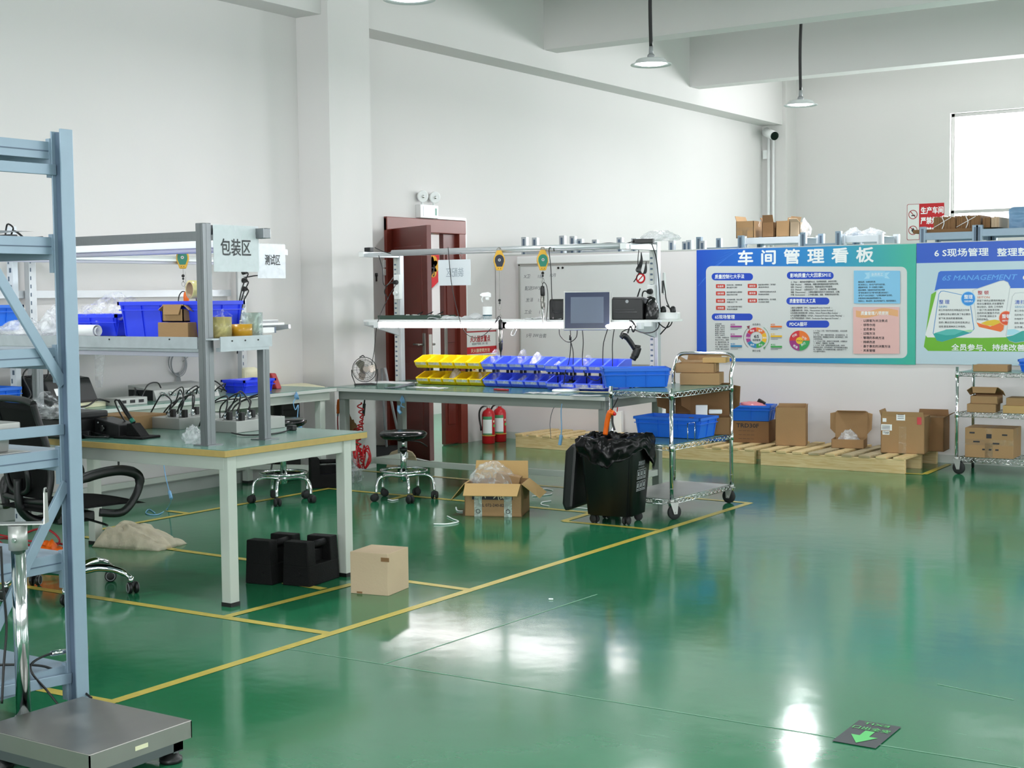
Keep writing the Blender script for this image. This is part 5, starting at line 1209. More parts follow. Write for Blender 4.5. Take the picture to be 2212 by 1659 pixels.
for x0, x1 in ((-7.24, -6.06), (-6.02, -4.9)):
    b = MB(); b.b2((x0 - .05, 8.985, 1.205), (x0, 9.03, 1.25)); b.b2((x1, 8.985, 1.205), (x1 + .04, 9.03, 1.25)); b.b2((x0, 9.005, 1.236), (x1, 9.03, 1.252)); tl = b.build('tube_lamp', 'lamp_white', TB)
    b = MB(); b.cyl((x0, 9.0, 1.222), (x1, 9.0, 1.222), .0155, 0, 16); b.build('light_tube', 'tube_light', tl)
# ---- picking bins: three frames of two rows
ORD = ['first', 'second', 'third', 'fourth', 'fifth']
def make_bin(m):
    t = thing('picking_bin', 'bin', 'bin', (0, 0, 0)); w, d, h = .118, .20, .098
    b = MB(); th = .004
    b.b2((-w / 2, -d / 2 + .02, 0), (w / 2, d / 2, th)); b.b2((-w / 2, d / 2 - th, 0), (w / 2, d / 2, h))
    sd = [(-d / 2 + .02, 0), (d / 2, 0), (d / 2, h), (-.0, h), (-d / 2 - .012, .052), (-d / 2 - .008, .03), (-d / 2 + .02, .012)]
    for s in (-1, 1): b.slab([(s * w / 2, y, z) for y, z in sd], (-s * th, 0, 0))
    b.slab([(-w / 2, -d / 2 + .02, .0), (w / 2, -d / 2 + .02, .0), (w / 2, -d / 2 - .006, .022), (-w / 2, -d / 2 - .006, .022)], (0, .004, .003))
    b.slab([(-w / 2, -d / 2 - .006, .022), (w / 2, -d / 2 - .006, .022), (w / 2, -d / 2 - .016, .05), (-w / 2, -d / 2 - .016, .05)], (0, .004, .001))
    b.build('bin_body', m, t)
    b = MB()
    for s in (-1, 1): b.b2((s * (w / 2 + .003), 0, h - .008), (s * (w / 2 - .006), d / 2 + .002, h)); b.slab([(s * (w / 2 + .003), 0, h), (s * (w / 2 + .003), 0, h - .01), (s * (w / 2 + .003), -d / 2 - .016, .044), (s * (w / 2 + .003), -d / 2 - .016, .054)], (-s * .009, 0, 0))
    b.b2((-w / 2, d / 2 - .004, h - .008), (w / 2, d / 2 + .003, h)); b.b2((-w / 2, -d / 2 - .02, .046), (w / 2, -d / 2 - .012, .054))
    b.build('rim', m, t)
    b = MB(); b.slab([(-w / 2 + .008, -d / 2 - .0075, .025), (w / 2 - .008, -d / 2 - .0075, .025), (w / 2 - .008, -d / 2 - .0165, .047), (-w / 2 + .008, -d / 2 - .0165, .047)], (0, -.001, 0)); b.build('label_strip', 'film_dense', t)
    return t
protoY, protoB = make_bin('yellow_bin'), make_bin('blue_bin2')
used = set()
BINS = [('yellow', protoY, -6.905, 9.225, .1285, 'nearest the desk fan', 'bins of the yellow pair of rows'), ('blue', protoB, -6.24, 9.20, .1265, 'in the middle rack', 'bins of the middle blue pair of rows'), ('blue', protoB, -5.585, 9.07, .125, 'nearest the chrome cart', 'bins of the blue pair of rows by the cart')]
BINPOS = {}
for gi, (cn, pr_, x0, y, dx, where, grp) in enumerate(BINS):
    fr = thing('bin_rack', 'black bin rack carrying the %s picking bins %s' % (cn, where), 'rack', (x0 + dx * 2, y, .75))
    for i in range(6):
        for yy in (.05, .105):
            b = MB(); x = -dx * 2.5 + dx * i + .0; b.b2((x - .008, yy - .008, 0), (x + .008, yy + .008, .15)); b.build('rack_post', 'black', fr)
    b = MB(); b.b2((-dx * 2.5, .045, .128), (dx * 2.5, .11, .1335)); b.b2((-dx * 2.5, .045, .0), (dx * 2.5, .11, .003)); b.build('rack_bar', 'black', fr)
    for row, z in (('lower', .7535), ('upper', .8845)):
        for i in range(5):
            lab = '%s row %s bin, %s from the fan side, %s' % (row, cn, ORD[i], where if where[0] == 'i' else 'rack ' + where)
            loc = (x0 + dx * i, y - (.02 if row == 'upper' else 0), z)
            if pr_.name not in used: used.add(pr_.name); pr_.location = loc; pr_['label'] = lab; pr_['group'] = grp
            else: copy_tree(pr_, loc, 0, lab, grp)
            BINPOS[(gi, row, i)] = loc
def bin_bag(k, label, d, seed, m='film', dz=.01, cls='plastic bag'):
    x, y, z = BINPOS[k]; bag('plastic_bag', label, (x, y - .0, z + dz), d, m, seed, .25, 1.8, .5)
bin_bag((0, 'lower', 2), 'clear bag of parts in the middle lower yellow bin', (.1, .14, .13), 41, 'film_dense')
bin_bag((0, 'lower', 4), 'clear bag standing in the last lower yellow bin', (.1, .13, .12), 42)
bin_bag((1, 'upper', 0), 'white twisted bag top rising from the first upper bin of the middle rack', (.1, .12, .15), 43, 'film')
bin_bag((1, 'upper', 2), 'clear bag rising from the third upper bin of the middle rack', (.1, .14, .15), 44)
bin_bag((1, 'upper', 3), 'white twisted bag rising from the fourth upper bin of the middle rack', (.1, .14, .13), 45, 'film_dense')
bin_bag((1, 'upper', 4), 'white bags in the fifth upper bin of the middle rack', (.1, .14, .08), 46, 'film_dense')
bin_bag((1, 'lower', 0), 'clear bag in the first lower bin of the middle rack', (.1, .13, .12), 47)
bin_bag((1, 'lower', 2), 'coiled clear bag in the third lower bin of the middle rack', (.1, .13, .08), 48, 'film_dense')
bin_bag((1, 'lower', 3), 'clear bag in the fourth lower bin of the middle rack', (.1, .13, .12), 49)
bin_bag((1, 'lower', 4), 'clear bag in the fifth lower bin of the middle rack', (.1, .13, .11), 50)
bin_bag((2, 'upper', 0), 'white parts bag in the first upper bin of the rack by the cart', (.1, .13, .07), 51, 'film_dense')
bin_bag((2, 'upper', 2), 'big clear bag bulging from the third upper bin of the rack by the cart', (.115, .15, .12), 52, 'film')
# ---- small desk fan
fa = thing('desk_fan', 'small metal desk fan at the end of the assembly bench', 'fan', P(788, 832, z=.75), math.radians(52))
b = MB(); C0 = V((0, 0, .125)); ax = V((0, -1, .12)).normalized(); q = ax.to_track_quat('Z', 'Y').to_matrix()
for r_, dz in ((.098, .0), (.07, .03), (.035, .04), (.085, -.022)): b.ring(C0 + ax * dz, r_, .0014 if dz else .0028, 0, ax, 36, 6)
for i in range(22):
    a = 2 * PI * i / 22; d_ = q @ V((math.cos(a), math.sin(a), 0)); d2 = q @ V((math.cos(a + .35), math.sin(a + .35), 0))
    b.tube([C0 + d_ * .025 + ax * .04, C0 + d2 * .06 + ax * .034, C0 + d2 * .088 + ax * .018, C0 + d2 * .098], .0006, 0, 4)
    if i % 2: b.tube([C0 + d_ * .02 - ax * .036, C0 + d_ * .07 - ax * .03, C0 + d_ * .098], .0006, 0, 4)
b.build('grille', 'black', fa)
b = MB(); b.cyl(C0 - ax * .05, C0 - ax * .005, .03, 0, 18); b.cyl(C0 + ax * .036, C0 + ax * .043, .022, 0, 20); b.build('motor', 'fan_metal', fa)
for i in range(3):
    b = MB(); a = 2 * PI * i / 3; u_ = q @ V((math.cos(a), math.sin(a), 0)); w_ = q @ V((-math.sin(a), math.cos(a), 0))
    b.slab([C0 + u_ * .012, C0 + u_ * .05 + w_ * -.03 + ax * .012, C0 + u_ * .086 + w_ * -.01 + ax * .01, C0 + u_ * .08 + w_ * .035 - ax * .006, C0 + u_ * .03 + w_ * .03 - ax * .01], ax * .002); b.build('blade', 'fan_metal', fa)
b = MB(); b.tube([(-.104, 0, .125), (-.104, -.01, .08), (-.085, -.05, .006), (.085, -.05, .006), (.104, -.01, .08), (.104, 0, .125)], .0045, 0, 8, curve=False); b.tube([(-.085, -.05, .006), (-.07, .07, .006), (.07, .07, .006), (.085, -.05, .006)], .0045, 0, 8, curve=False); b.tube([(-.02, .08, .22), (.0, .05, .235), (.02, .08, .22)], .004); b.build('stand', 'black', fa)
# ---- things on the bench top
def sheet_at(name, label, pts_c, w, d, rz, m='white_paper', amp=.006, z=.752, cat_='paper', th=.0012, seed=0, nu=12):
    q = Matrix.Rotation(rz, 3, 'Z'); u, v = q @ V((w, 0, 0)), q @ V((0, d, 0)); c = V(pts_c); c.z = z
    b = MB(); b.sheet(c - u / 2 - v / 2, u, v, nu, nu, lambda a, c_: V((0, 0, abs(amp * noise.noise(V((a * 3 + seed, c_ * 3, seed)))) * 1.6)), 0, th)
    return one(name, label, cat_, b, m)
sheet_at('paper_sheet', 'white paper sheets beside the fan on the assembly bench', P(850, 827, z=.75), .42, .22, .1, seed=1)
sheet_at('paper_sheet', 'white paper under the yellow green glove on the assembly bench', P(925, 838, z=.75), .34, .12, -.05, seed=2, z=.7515)
b = MB(); b.blob((0, 0, 0), (.26, .12, .055), 0, 61, .35, 1.6, 4); o = b.build('work_glove', 'glove'); o.location = P(932, 826, z=.75) + V((0, 0, .004)); o.rotation_euler = (0, 0, .2); tag(o, 'yellow green work glove crumpled in front of the yellow bins', 'glove')
b = MB()
for k in range(5): b.tube([P(830 + k * 6, 838, z=.757), P(860 + k * 8, 835 - k, z=.758), P(895, 826 + k * 2, z=.762)], .0035)
one('tool_bundle', 'dark slim tools lying fanned out on the bench near the fan', 'tool', b, 'ink_grey')
p = P(1082, 843.5, z=.75); t = thing('blade_pair', 'two small dull red handled tools on the bench in front of the blue bins', 'tool', p)
for k in (0, 1):
    b = MB(); b.b2((-.06 + k * .045, -.012 - k * .02, .001), (.03 + k * .05, .012 - k * .02, .014), 0, .005); b.build('handle', 'red_dull', t)
sheet_at('paper_sheet', 'white paper sheets at the bench front edge beside the flat white roll', P(1172, 850, z=.75), .26, .13, .1, seed=4)
t = thing('ribbon_reel', 'flat white reel lying on the assembly bench', 'reel', P(1222, 846, z=.75))
b = MB(); b.lathe([(.02, 0), (.098, 0), (.1, .004), (.1, .012), (.096, .016), (.03, .016), (.02, .012)], (0, 0, .0), 0, 40); b.build('flange', 'white_plastic', t); b = MB(); b.cyl((0, 0, .016), (0, 0, .019), .03, 0, 24); b.build('hub', 'cream', t)
for k, (px, w) in enumerate(((1275, .24), (1282, .26), (1268, .22))): sheet_at('paper_stack', ['white booklets stacked on the bench beside the cart', 'grey booklet lying under the white booklets by the cart', 'white folded leaflet in front of the booklets by the cart'][k], P(px, 847 + k * 4, z=.75), w, .12, .12 + k * .06, 'white_paper' if k != 1 else 'cream', .004, .752 + (2 - k) * .012, seed=k + 7, th=.006)
carton('flat_carton', 'flat brown carton on the right end of the bench behind the big blue crate', P(1408, 848, z=.75) + V((-.0, .25, 0)), (.34, .26, .05), .05, 'cardboard_in') if False else None
# ---- things on the lit shelf (z = 1.268)
t = thing('parts_tray', 'dark green parts tray on the lit shelf', 'tray', V((-7.02, 9.2, 1.268)))
b = MB(); b.b2((-.31, -.11, 0), (.31, .11, .022), 0, .006); b.b2((-.31, -.11, .02), (.31, -.1, .034)); b.b2((-.31, .1, .02), (.31, .11, .034)); b.build('tray_body', mat('tray_green', '#3b4f45', .4), t)
b = MB(); r = random.Random(5)
for i in range(9): b.box((-.1 + .045 * i, r.uniform(-.06, .06), .03), (.03, .03, .02), 0, Matrix.Rotation(r.random(), 3, 'Z'), .004)
islands(b.build('metal_part', 'steel_dull', t))
b = MB()
for i in range(3): b.slab([(.02 + i * .1, -.05, .03), (.07 + i * .1, -.04, .05), (.08 + i * .1, -.03, .062), (.03 + i * .1, -.04, .04)], (0, .02, 0))
islands(b.build('clip', 'rubber', t))
sheet_at('paper_bundle', 'crumpled white papers on the lit shelf beside the green tray', V((-6.58, 9.16, 0)), .46, .2, .03, 'white_paper', .05, 1.27, seed=11, nu=18)
sb = thing('spray_bottle', 'clear spray bottle with white trigger head on the lit shelf', 'bottle', P(1053, 690, y=9.14) + V((0, 0, 0)) if False else V((P(1053, 690, y=9.14).x, 9.14, 1.268)), .5)
b = MB(); b.lathe([(.0, 0), (.033, 0), (.036, .006), (.036, .10), (.03, .125), (.014, .142), (.013, .155)], (0, 0, 0), 0, 28, cap=False); bo = b.build('bottle_body', 'glass', sb)
b = MB(); b.lathe([(.0, .002), (.0335, .002), (.0345, .03), (.0345, .032), (.0, .032)], (0, 0, 0), 0, 24, cap=False); b.build('liquid', film('liquid_clear', '#9fc0c8', .35), bo)
b = MB(); b.lathe([(.0366, .035), (.0366, .1)], (0, 0, 0), 0, 28, cap=False); b.lathe([(.0368, .028), (.0368, .038)], (0, 0, 0), 1, 28, cap=False); b.build('label_wrap', ['white_paper', mat('teal_band', '#2f5560', .4)], bo)
b = MB(); b.cyl((0, 0, .15), (0, 0, .172), .016, 0, 18); b.slab([(-.045, -.012, .178), (.03, -.012, .172), (.03, -.012, .2), (.01, -.012, .212), (-.045, -.012, .205)], (0, .024, 0), 0, .004); b.b2((-.055, -.006, .184), (-.044, .006, .198)); b.build('spray_head', 'white_plastic', sb)
b = MB(); b.tube([(-.03, 0, .18), (-.042, 0, .16), (-.036, 0, .135)], .005); b.build('trigger', 'white_plastic', sb)
sheet_at('paper_sheet', 'white papers on the lit shelf under the hanging silver driver', V((-5.75, 9.15, 0)), .36, .18, 0, 'white_paper', .02, 1.27, seed=13)
def label_printer(label, loc, w, d, h, rz, led):
    t = thing('label_printer', label, 'printer', loc, rz)
    b = MB(); b.slab([(-w / 2, -d / 2, 0), (-w / 2, d / 2, 0), (-w / 2, d / 2, h * .92), (-w / 2, -d / 2 + .03, h), (-w / 2, -d / 2, h * .9)], (w, 0, 0), 0, .008); b.build('casing', 'black', t)
    b = MB(); b.b2((-w / 2 + .02, -d / 2 - .003, h * .32), (w / 2 - .04, -d / 2 + .001, h * .36), 0); b.b2((-w / 2 + .03, -d / 2 - .004, h * .44), (w / 2 - .06, -d / 2, h * .455)); b.build('paper_slot', 'black_gloss', t)
    if led:
        b = MB(); b.cyl((w / 2 - .025, -d / 2 - .003, h * .15), (w / 2 - .025, -d / 2, h * .15), .007); b.build('power_light', 'led_blue', t)
    else:
        b = MB(); b.text('—', .03, (-.02, -d / 2 - .002, h * .78), (1, 0, 0), (0, 0, 1), 0, .02) if False else b.lathe([(.0, 0), (.012, 0)], (0, -d / 2 - .001, h * .8), 0, 12, (0, -1, 0), cap=False); b.build('badge', 'grey_plastic', t)
    return t
pa, pb = P(1180, 690, y=9.1), P(1222, 690, y=9.1)
label_printer('black label printer with a blue power light left of the touch screen', V((-5.60, 9.19, 1.268)), .20, .24, .155, .25, True)
label_printer('black label printer right of the touch screen below the aerial', V((-5.05, 9.19, 1.268)), .23, .24, .165, .25, False)
b = MB(); b.blob((0, 0, 0), (.11, .12, .17), 0, 71, .15, 1.4, 4, True, .1); o = b.build('black_pouch', 'bin_bag'); o.location = V((-4.885, 9.19, 1.268)); tag(o, 'black plastic pouch between the label printer and the power strip', 'bag')
# touch screen on an arm
ts = thing('touch_screen', 'grey framed touch screen standing tilted in front of the lit shelf', 'monitor', V((-5.275, 8.94, 1.198)), .46)
q = Matrix.Rotation(-.14, 3, 'X')
b = MB(); b.box(q @ V((0, 0, .14)), (.345, .034, .285), 0, q, .006); b.build('bezel', 'steel_dull', ts)
b = MB(); b.box(q @ V((0, -.0185, .14)), (.322, .002, .262), 0, q); sc2 = b.build('front_glass', 'navy_screen', ts)
b = MB(); b.box(q @ V((.0, -.0200, .142)), (.238, .001, .19), 0, q); b.build('display_area', 'screen', sc2)
b = MB(); b.box(V((0, .05, .1)), (.12, .05, .12), 0, None, .006); b.tube([(0, .06, .1), (0, .12, .06), (0, .16, .072)], .012); b.build('rear_mount', 'steel_dark', ts)
# aerial router, power strips, adapters and cables
rt_ = thing('router', 'small black router with an upright aerial between screen and printer', 'router', V((-5.14, 9.3, 1.268)), .3)
b = MB(); b.b2((-.08, -.03, 0), (.08, .03, .03), 0, .005); b.build('casing', 'black', rt_); b = MB(); b.tube([(.05, .02, .03), (.055, .02, .12), (.09, .02, .225)], [.007, .006, .005], 0, 8, curve=False); b.build('aerial', 'black', rt_)
ps2 = thing('power_strip', 'white power strip with three black plugs fixed to the right bench post', 'power strip', V((-5.0, 9.42, 1.30)))
b = MB(); b.b2((-.03, -.024, 0), (.03, .008, .22), 0, .006); b.build('socket_housing', 'white_plastic', ps2)
for k, z in enumerate((.06, .115, .17)):
    b = MB(); b.cyl((0, -.024, z), (0, -.06, z), .022, 0, 14, .017); b.tube([(0, -.06, z), (-.03, -.08, z), (-.045, -.07, z - .05), (-.04, -.05, z - .1 - .02 * k)], .005); b.build('plug', 'black', ps2)
ps3 = thing('power_strip', 'white power strip holding black plugs lying at the right end of the lit shelf', 'power strip', V((-4.83, 9.27, 1.268)), .1)
b = MB(); b.b2((-.13, -.03, 0), (.12, .03, .05), 0, .006); b.build('socket_housing', 'white_plastic', ps3)
for x in (.0, .075):
    b = MB(); b.lathe([(.02, .05), (.022, .06), (.018, .085), (.008, .095)], (x, 0, 0), 0, 14); b.build('plug', 'black', ps3)
ps4 = thing('power_strip', 'white power strip with one black plug fixed to the bench post by the door', 'power strip', V((-7.36, 9.40, 1.43)))
b = MB(); b.b2((-.03, -.02, 0), (.03, .02, .205), 0, .006); b.build('socket_housing', 'white_plastic', ps4)
b = MB(); b.cyl((0, -.02, .14), (0, -.055, .14), .02, 0, 12, .016); b.tube([(0, -.055, .14), (-.06, -.06, .12), (-.12, -.03, .06), (-.1, -.0, .0)], .004); b.build('plug', 'black', ps4)
b = MB(); b.cyl((0, -.02, .05), (0, -.05, .05), .02, 1, 12, .017); b.build('white_plug', ['black', 'white_plastic'], ps4)
ad = thing('power_adapter', 'black power adapter on top of the right bench arm with a long lead', 'adapter', P(1390, 530, y=9.2) + V((0, 0, 0)), .3)
ad.location.z = 1.8155
b = MB(); b.b2((-.075, -.035, 0), (.075, .035, .035), 0, .006); b.build('casing', 'black', ad)
b = MB(); pp = lambda x, y, Y=9.0: P(x, y, y=Y)
b.tube([pp(1370, 521, 9.15), pp(1345, 527), pp(1318, 525), pp(1290, 527), pp(1262, 526), pp(1238, 531)], .004); b.tube([pp(1408, 527, 9.2), pp(1418, 560, 9.3), pp(1424, 620, 9.35), pp(1427, 668, 9.3)], .004); b.build('lead', 'black', ad, world=True)
sp = thing('power_adapter', 'small black adapter plugged on top of the left bench arm end', 'adapter', P(797, 535, y=9.05))
sp.location.z = 1.8155
b = MB(); b.b2((-.03, -.025, 0), (.03, .025, .035), 0, .005); b.build('casing', 'black', sp)
b = MB(); b.tube([pp(810, 535, 9.05), pp(830, 544), pp(860, 550), pp(900, 549), pp(940, 549), pp(968, 545)], .0035); b.tube([pp(818, 552), pp(826, 580), pp(828, 612), pp(836, 616), pp(850, 598, 9.3)], .0035); b.tube([pp(858, 610), pp(835, 650), pp(815, 700), pp(808, 760), pp(800, 800, 8.9)], .003); b.build('lead', 'black', sp, world=True)
# long cable with the left hanging driver, screen cables
b = MB(); Y8 = 8.93
b.tube([pp(968, 534, Y8), pp(970, 560, Y8), pp(975, 610, Y8), pp(985, 660, Y8), pp(1000, 710, Y8), pp(1020, 728, Y8), pp(1045, 724, Y8), pp(1068, 700, Y8), pp(1078, 686, Y8)], .0028); one('cable', 'thin black cable looping from the top rail to the left hanging driver', 'cable', b, 'black')
b = MB(); b.tube([pp(1190, 535, 8.96), pp(1186, 540, 8.95), pp(1190, 580, 8.95), pp(1192, 640, 8.95), pp(1195, 688, 8.97)], .0035); b.tube([pp(1196, 536, 8.97), pp(1197, 543, 8.97)], .0035); one('cable', 'black cable hanging from the top rail past the silver driver', 'cable', b, 'black')
b = MB(); Y9 = 8.95
for pts in ([(1208, 712), (1210, 725), (1222, 737), (1234, 738), (1245, 728), (1247, 712)], [(1232, 712), (1233, 735), (1232, 760), (1228, 785), (1222, 800), (1218, 830)], [(1233, 738), (1238, 760), (1238, 790), (1240, 815)], [(1258, 712), (1260, 740), (1258, 775), (1262, 805), (1275, 818), (1290, 822), (1298, 815)], [(1313, 710), (1304, 740), (1302, 770), (1303, 800)], [(1327, 710), (1323, 740), (1323, 770), (1323, 800)]):
    b.tube([pp(x, y, Y9) for x, y in pts], .0034)
b.tube([pp(1232, 724, Y9), pp(1232, 735, Y9)], .009)
one('cable', 'black cables dropping from the touch screen down to the blue bins', 'cable', b, 'black')
b = MB(); b.blob(V(BINPOS[(2, 'lower', 1)]) + V((.0, -.06, .03)), (.09, .06, .05), 0, 77, .5, 2.4, 3); one('plug_cluster', 'black cable connectors resting in the second lower bin by the cart', 'cable', b, 'black')
b = MB()
for k in range(6): b.tube([pp(1385, 545, 9.0), pp(1388 - k, 565, 9.0), pp(1384 - 2 * k, 585, 9.0), pp(1390 + k, 590, 9.0), pp(1396, 565, 9.0)], .003)
b.tube([pp(1380, 540, 9.0), pp(1378, 560, 9.0), pp(1378, 585, 9.0)], .003); b.tube([pp(1382, 585, 9.0), pp(1375, 600, 9.0), pp(1369, 609, 9.0)], .004); one('cable_bundle', 'black coiled cable hanging under the right bench arm', 'cable', b, 'black')
b = MB(); b.tube([pp(1433, 606, 9.3), pp(1437, 630, 9.3), pp(1440, 650, 9.3), pp(1452, 680, 9.3), pp(1450, 700, 9.3), pp(1438, 708, 9.3), pp(1425, 700, 9.3), pp(1415, 688, 9.3), pp(1408, 690, 9.3)], .0045); b.tube([pp(1440, 660, 9.3), pp(1450, 672, 9.3), pp(1444, 700, 9.3), pp(1430, 718, 9.3), pp(1426, 722, 9.3)], .005)
b.tube([pp(1370, 712, 9.1), pp(1385, 718, 9.1), pp(1408, 718, 9.1), pp(1422, 708, 9.1), pp(1424, 690, 9.2)], .004); b.tube([pp(1392, 685, 9.2), pp(1402, 676, 9.2), pp(1410, 668, 9.2), pp(1415, 680, 9.2), pp(1400, 690, 9.2)], .006)
one('cable_bundle', 'black cables tangled around the right end of the lit shelf', 'cable', b, 'black')
t = thing('handheld_terminal', 'slim white device clipped to the side of the right bench post', 'device', pp(1436, 636, 9.4), .6); b = MB(); b.slab([(-.012, -.03, 0), (.012, -.03, 0), (.002, -.03, .16), (-.012, -.03, .16)], (0, .06, 0), 0, .004); b.build('casing', 'white_plastic', t); b = MB(); b.b2((-.02, -.025, .01), (-.0125, .025, .1)); b.build('clip', 'black', t)
# barcode scanner hanging nose down
bs = thing('barcode_scanner', 'black barcode scanner hanging on its cable below the lit shelf', 'scanner', pp(1362, 735, 8.93), .75)
b = MB(); b.tube([(-.07, 0, .02), (-.045, 0, .035), (-.01, 0, .0), (.03, 0, -.06)], [.018, .022, .019, .018], 0, 12); b.build('handle', 'black', bs)
b = MB(); b.tube([(.055, 0, -.035), (.05, 0, -.06), (.035, 0, -.1), (.015, 0, -.135)], [.02, .028, .028, .024], 0, 14); b.build('scanner_head', 'black', bs)
b = MB(); d_ = V((-.02, 0, -.035)).normalized(); b.cyl(V((.015, 0, -.135)), V((.015, 0, -.135)) + d_ * .004, .021, 0, 18); b.build('lens_window', 'navy_screen', bs)
b = MB(); b.tube([(-.075, 0, .02), (-.06, 0, .06), (.0, 0, .09), (.03, .02, .12), (.0, .03, .14)], .004); b.tube([(-.02, 0, .05), (.0, .0, .1), (.02, 0, .06), (.035, 0, .1), (.01, .02, .14)], .006); b.build('cable', 'black', bs)
# balancers and drivers on the top rail
bl, zl = balancer('yellow tool balancer with a black face on the bench top rail', P(1078, 541, y=8.97), 'dark_label', .225, yaw=.68)
br_, zr = balancer('yellow tool balancer with a green face on the bench top rail', P(1172, 540, y=8.97), 'green_label', .02, yaw=.68)
def driver(label, top, dark=True):
    t = thing('torque_driver', label, 'tool', top)
    b = MB(); b.lathe([(.006, 0), (.014, -.006), (.0175, -.02), (.0175, -.065), (.015, -.075)], (0, 0, 0), 0, 20); b.tube([(0, 0, -.005), (.0, 0, .015), (.02, 0, .02), (.04, 0, -.02), (.045, 0, -.12), (.03, 0, -.26)] if not dark else [(0, 0, -.005), (0, 0, .015), (-.02, 0, .02), (-.05, 0, -.03)], .003); b.build('cap', 'black', t)
    b = MB(); b.lathe([(.0165, -.075), (.0165, -.165), (.0145, -.17)], (0, 0, 0), 0, 20); b.build('barrel', 'steel', t)
    b = MB(); b.lathe([(.0145, -.17), (.0155, -.18), (.0135, -.225), (.009, -.235), (.005, -.25), (.003, -.285)], (0, 0, 0), 1 if dark else 0, 18); b.build('nose', ['steel_dull', 'black'], t)
    b = MB(); b.ring((0, 0, .025), .009, .0014, 0, (0, 1, 0), 16, 6); b.tube([(0, 0, .034), (0, 0, .06)], .0012, 0, 5, curve=False); b.build('hanger', 'steel', t)
driver('dark slim driver hanging low on a long cord from the black faced balancer', P(1081, 690, y=8.97), True)
driver('silver driver hanging just under the green faced balancer', P(1172, 617, y=8.97), False)
b = MB(); b.tube([pp(1112, 708, 8.97), pp(1106, 715, 8.97), pp(1104, 724, 8.97), pp(1110, 724, 8.97), pp(1116, 712, 8.97)], .003); one('cord_loop', 'pale cord loop hanging from the lamp tube', 'cord', b, 'white_plastic')
# mirrored writing seen through the back of the assembly sign
a, c_ = P(953, 617, y=9.0), P(1022, 560, y=9.0)
sg = thing('hanging_sign', 'translucent assembly area sign seen from its back on the bench rail', 'sign', ((a.x + c_.x) / 2, 8.965, a.z))
w = c_.x - a.x; h = c_.z - a.z
b = MB(); b.b2((-w / 2, -.001, 0), (w / 2, .001, h)); b.build('paper', 'paper_grey', sg)
b = MB(); b.text('装配区', .075, (.09, -.0022, h * .36), (-1, 0, 0), (0, 0, 1), 0, .012, width=.165); b.build('lettering', mat('ghost_ink', '#aab2bc', .6, var=0), sg)
b = MB(); b.tube([(.06, 0, h), (.05, -.0, h + .035), (.065, 0, h + .05), (.075, 0, h + .03), (.06, 0, h)], .0016, 0, 6); b.tube([(-.05, 0, h), (-.05, 0, h + .05)], .0016, 0, 6, curve=False); b.build('hanging_wire', 'steel', sg)
bag('plastic_bag', 'white plastic bag caught on top of the right bench arm', V((-4.9, 9.35, 1.836)), (.3, .16, .08), 'film_dense', 81, .4, 2.0, .2)
# straps and leads under the bench
X_ = 8.615
strap('wrist_strap', 'pale blue wrist strap tied under the bench beside the door side leg', [pp(868, 866, X_), pp(872, 860, X_), pp(866, 875, X_), pp(874, 880, X_)], .004, [pp(862, 876, X_), pp(861, 886, X_), pp(866, 893, X_)])
strap('wrist_strap', 'pale blue wrist strap with a clear clip hanging under the middle of the bench', [pp(1214, 872, X_), pp(1212, 890, X_), pp(1213, 925, X_), pp(1212, 940, X_)], .004, [pp(1212, 940, X_), pp(1211, 950, X_), pp(1209, 961, X_)], knot=False)
strap('ground_lead', 'thin grey lead with a clip hanging next to the clear clipped wrist strap', [pp(1214, 874, X_), pp(1198, 879, X_), pp(1191, 895, X_), pp(1188, 915, X_), pp(1189, 932, X_), pp(1190, 948, X_)], .0022, None, 'ink_grey', False)
b = MB(); X_ = 8.8
b.tube([pp(788, 860, X_), pp(787, 872, X_)], .006); b.tube([pp(787, 872, X_), pp(786, 885, X_), pp(785, 898, X_)], .012); b.tube([pp(785, 898, X_), pp(782, 915, X_), pp(784, 928, X_)], .005, 1); b.tube([pp(784, 930, X_), pp(775, 926, X_), pp(766, 927, X_), pp(765, 932, X_)], .005, 1); one('power_lead', 'black inline connector on a red lead hanging under the bench end', 'cable', b, ['black', 'red_dull'])
t = thing('air_gun', 'orange air blow gun hanging on a red hose beside the bench leg', 'air gun', pp(731, 885, 8.72))
b = MB(); b.tube([(.01, 0, .08), (0, 0, .03), (-.005, 0, -.03)], [.015, .014, .012], 0, 10); b.tube([(.01, 0, .08), (.035, 0, .085)], .009); b.build('gun_body', 'orange', t); b = MB(); b.tube([(-.005, 0, -.03), (-.008, 0, -.05)], .007); b.build('coupling', 'steel', t); b = MB(); b.tube([(-.008, 0, -.05), (-.01, 0, -.12), (0, .0, -.25), (.03, 0, -.5)], .005); b.build('hose', 'red_dull', t); b = MB(); b.tube([(.02, 0, .07), (.024, 0, .0), (.03, 0, -.04)], .004); b.build('trigger', 'black', t)
b = MB(); pts = []
for i in range(160):
    u = i / 159; a = u * 2 * PI * 15; r_ = .018 + .006 * math.sin(u * 25); pts.append(V((-7.24 + r_ * math.cos(a) + .02 * math.sin(u * 9), 8.73 + r_ * math.sin(a) * .8, .62 - .5 * u - .03 * abs(math.sin(u * 7)))))
b.tube(pts, .0055, 0, 6, curve=False)
for k in range(14):
    a = k * .9; b.tube([V((-7.22, 8.73, .2)), V((-7.22 + .05 * math.cos(a), 8.73 + .04 * math.sin(a), .24 + .02 * (k % 3))), V((-7.22 + .075 * math.cos(a), 8.73 + .06 * math.sin(a), .16 + .02 * (k % 4))), V((-7.22 + .03 * math.cos(a), 8.73, .1))], .0055, 0, 6)
one('coiled_hose', 'red coiled air hose hanging beside the bench leg', 'hose', b, 'red')
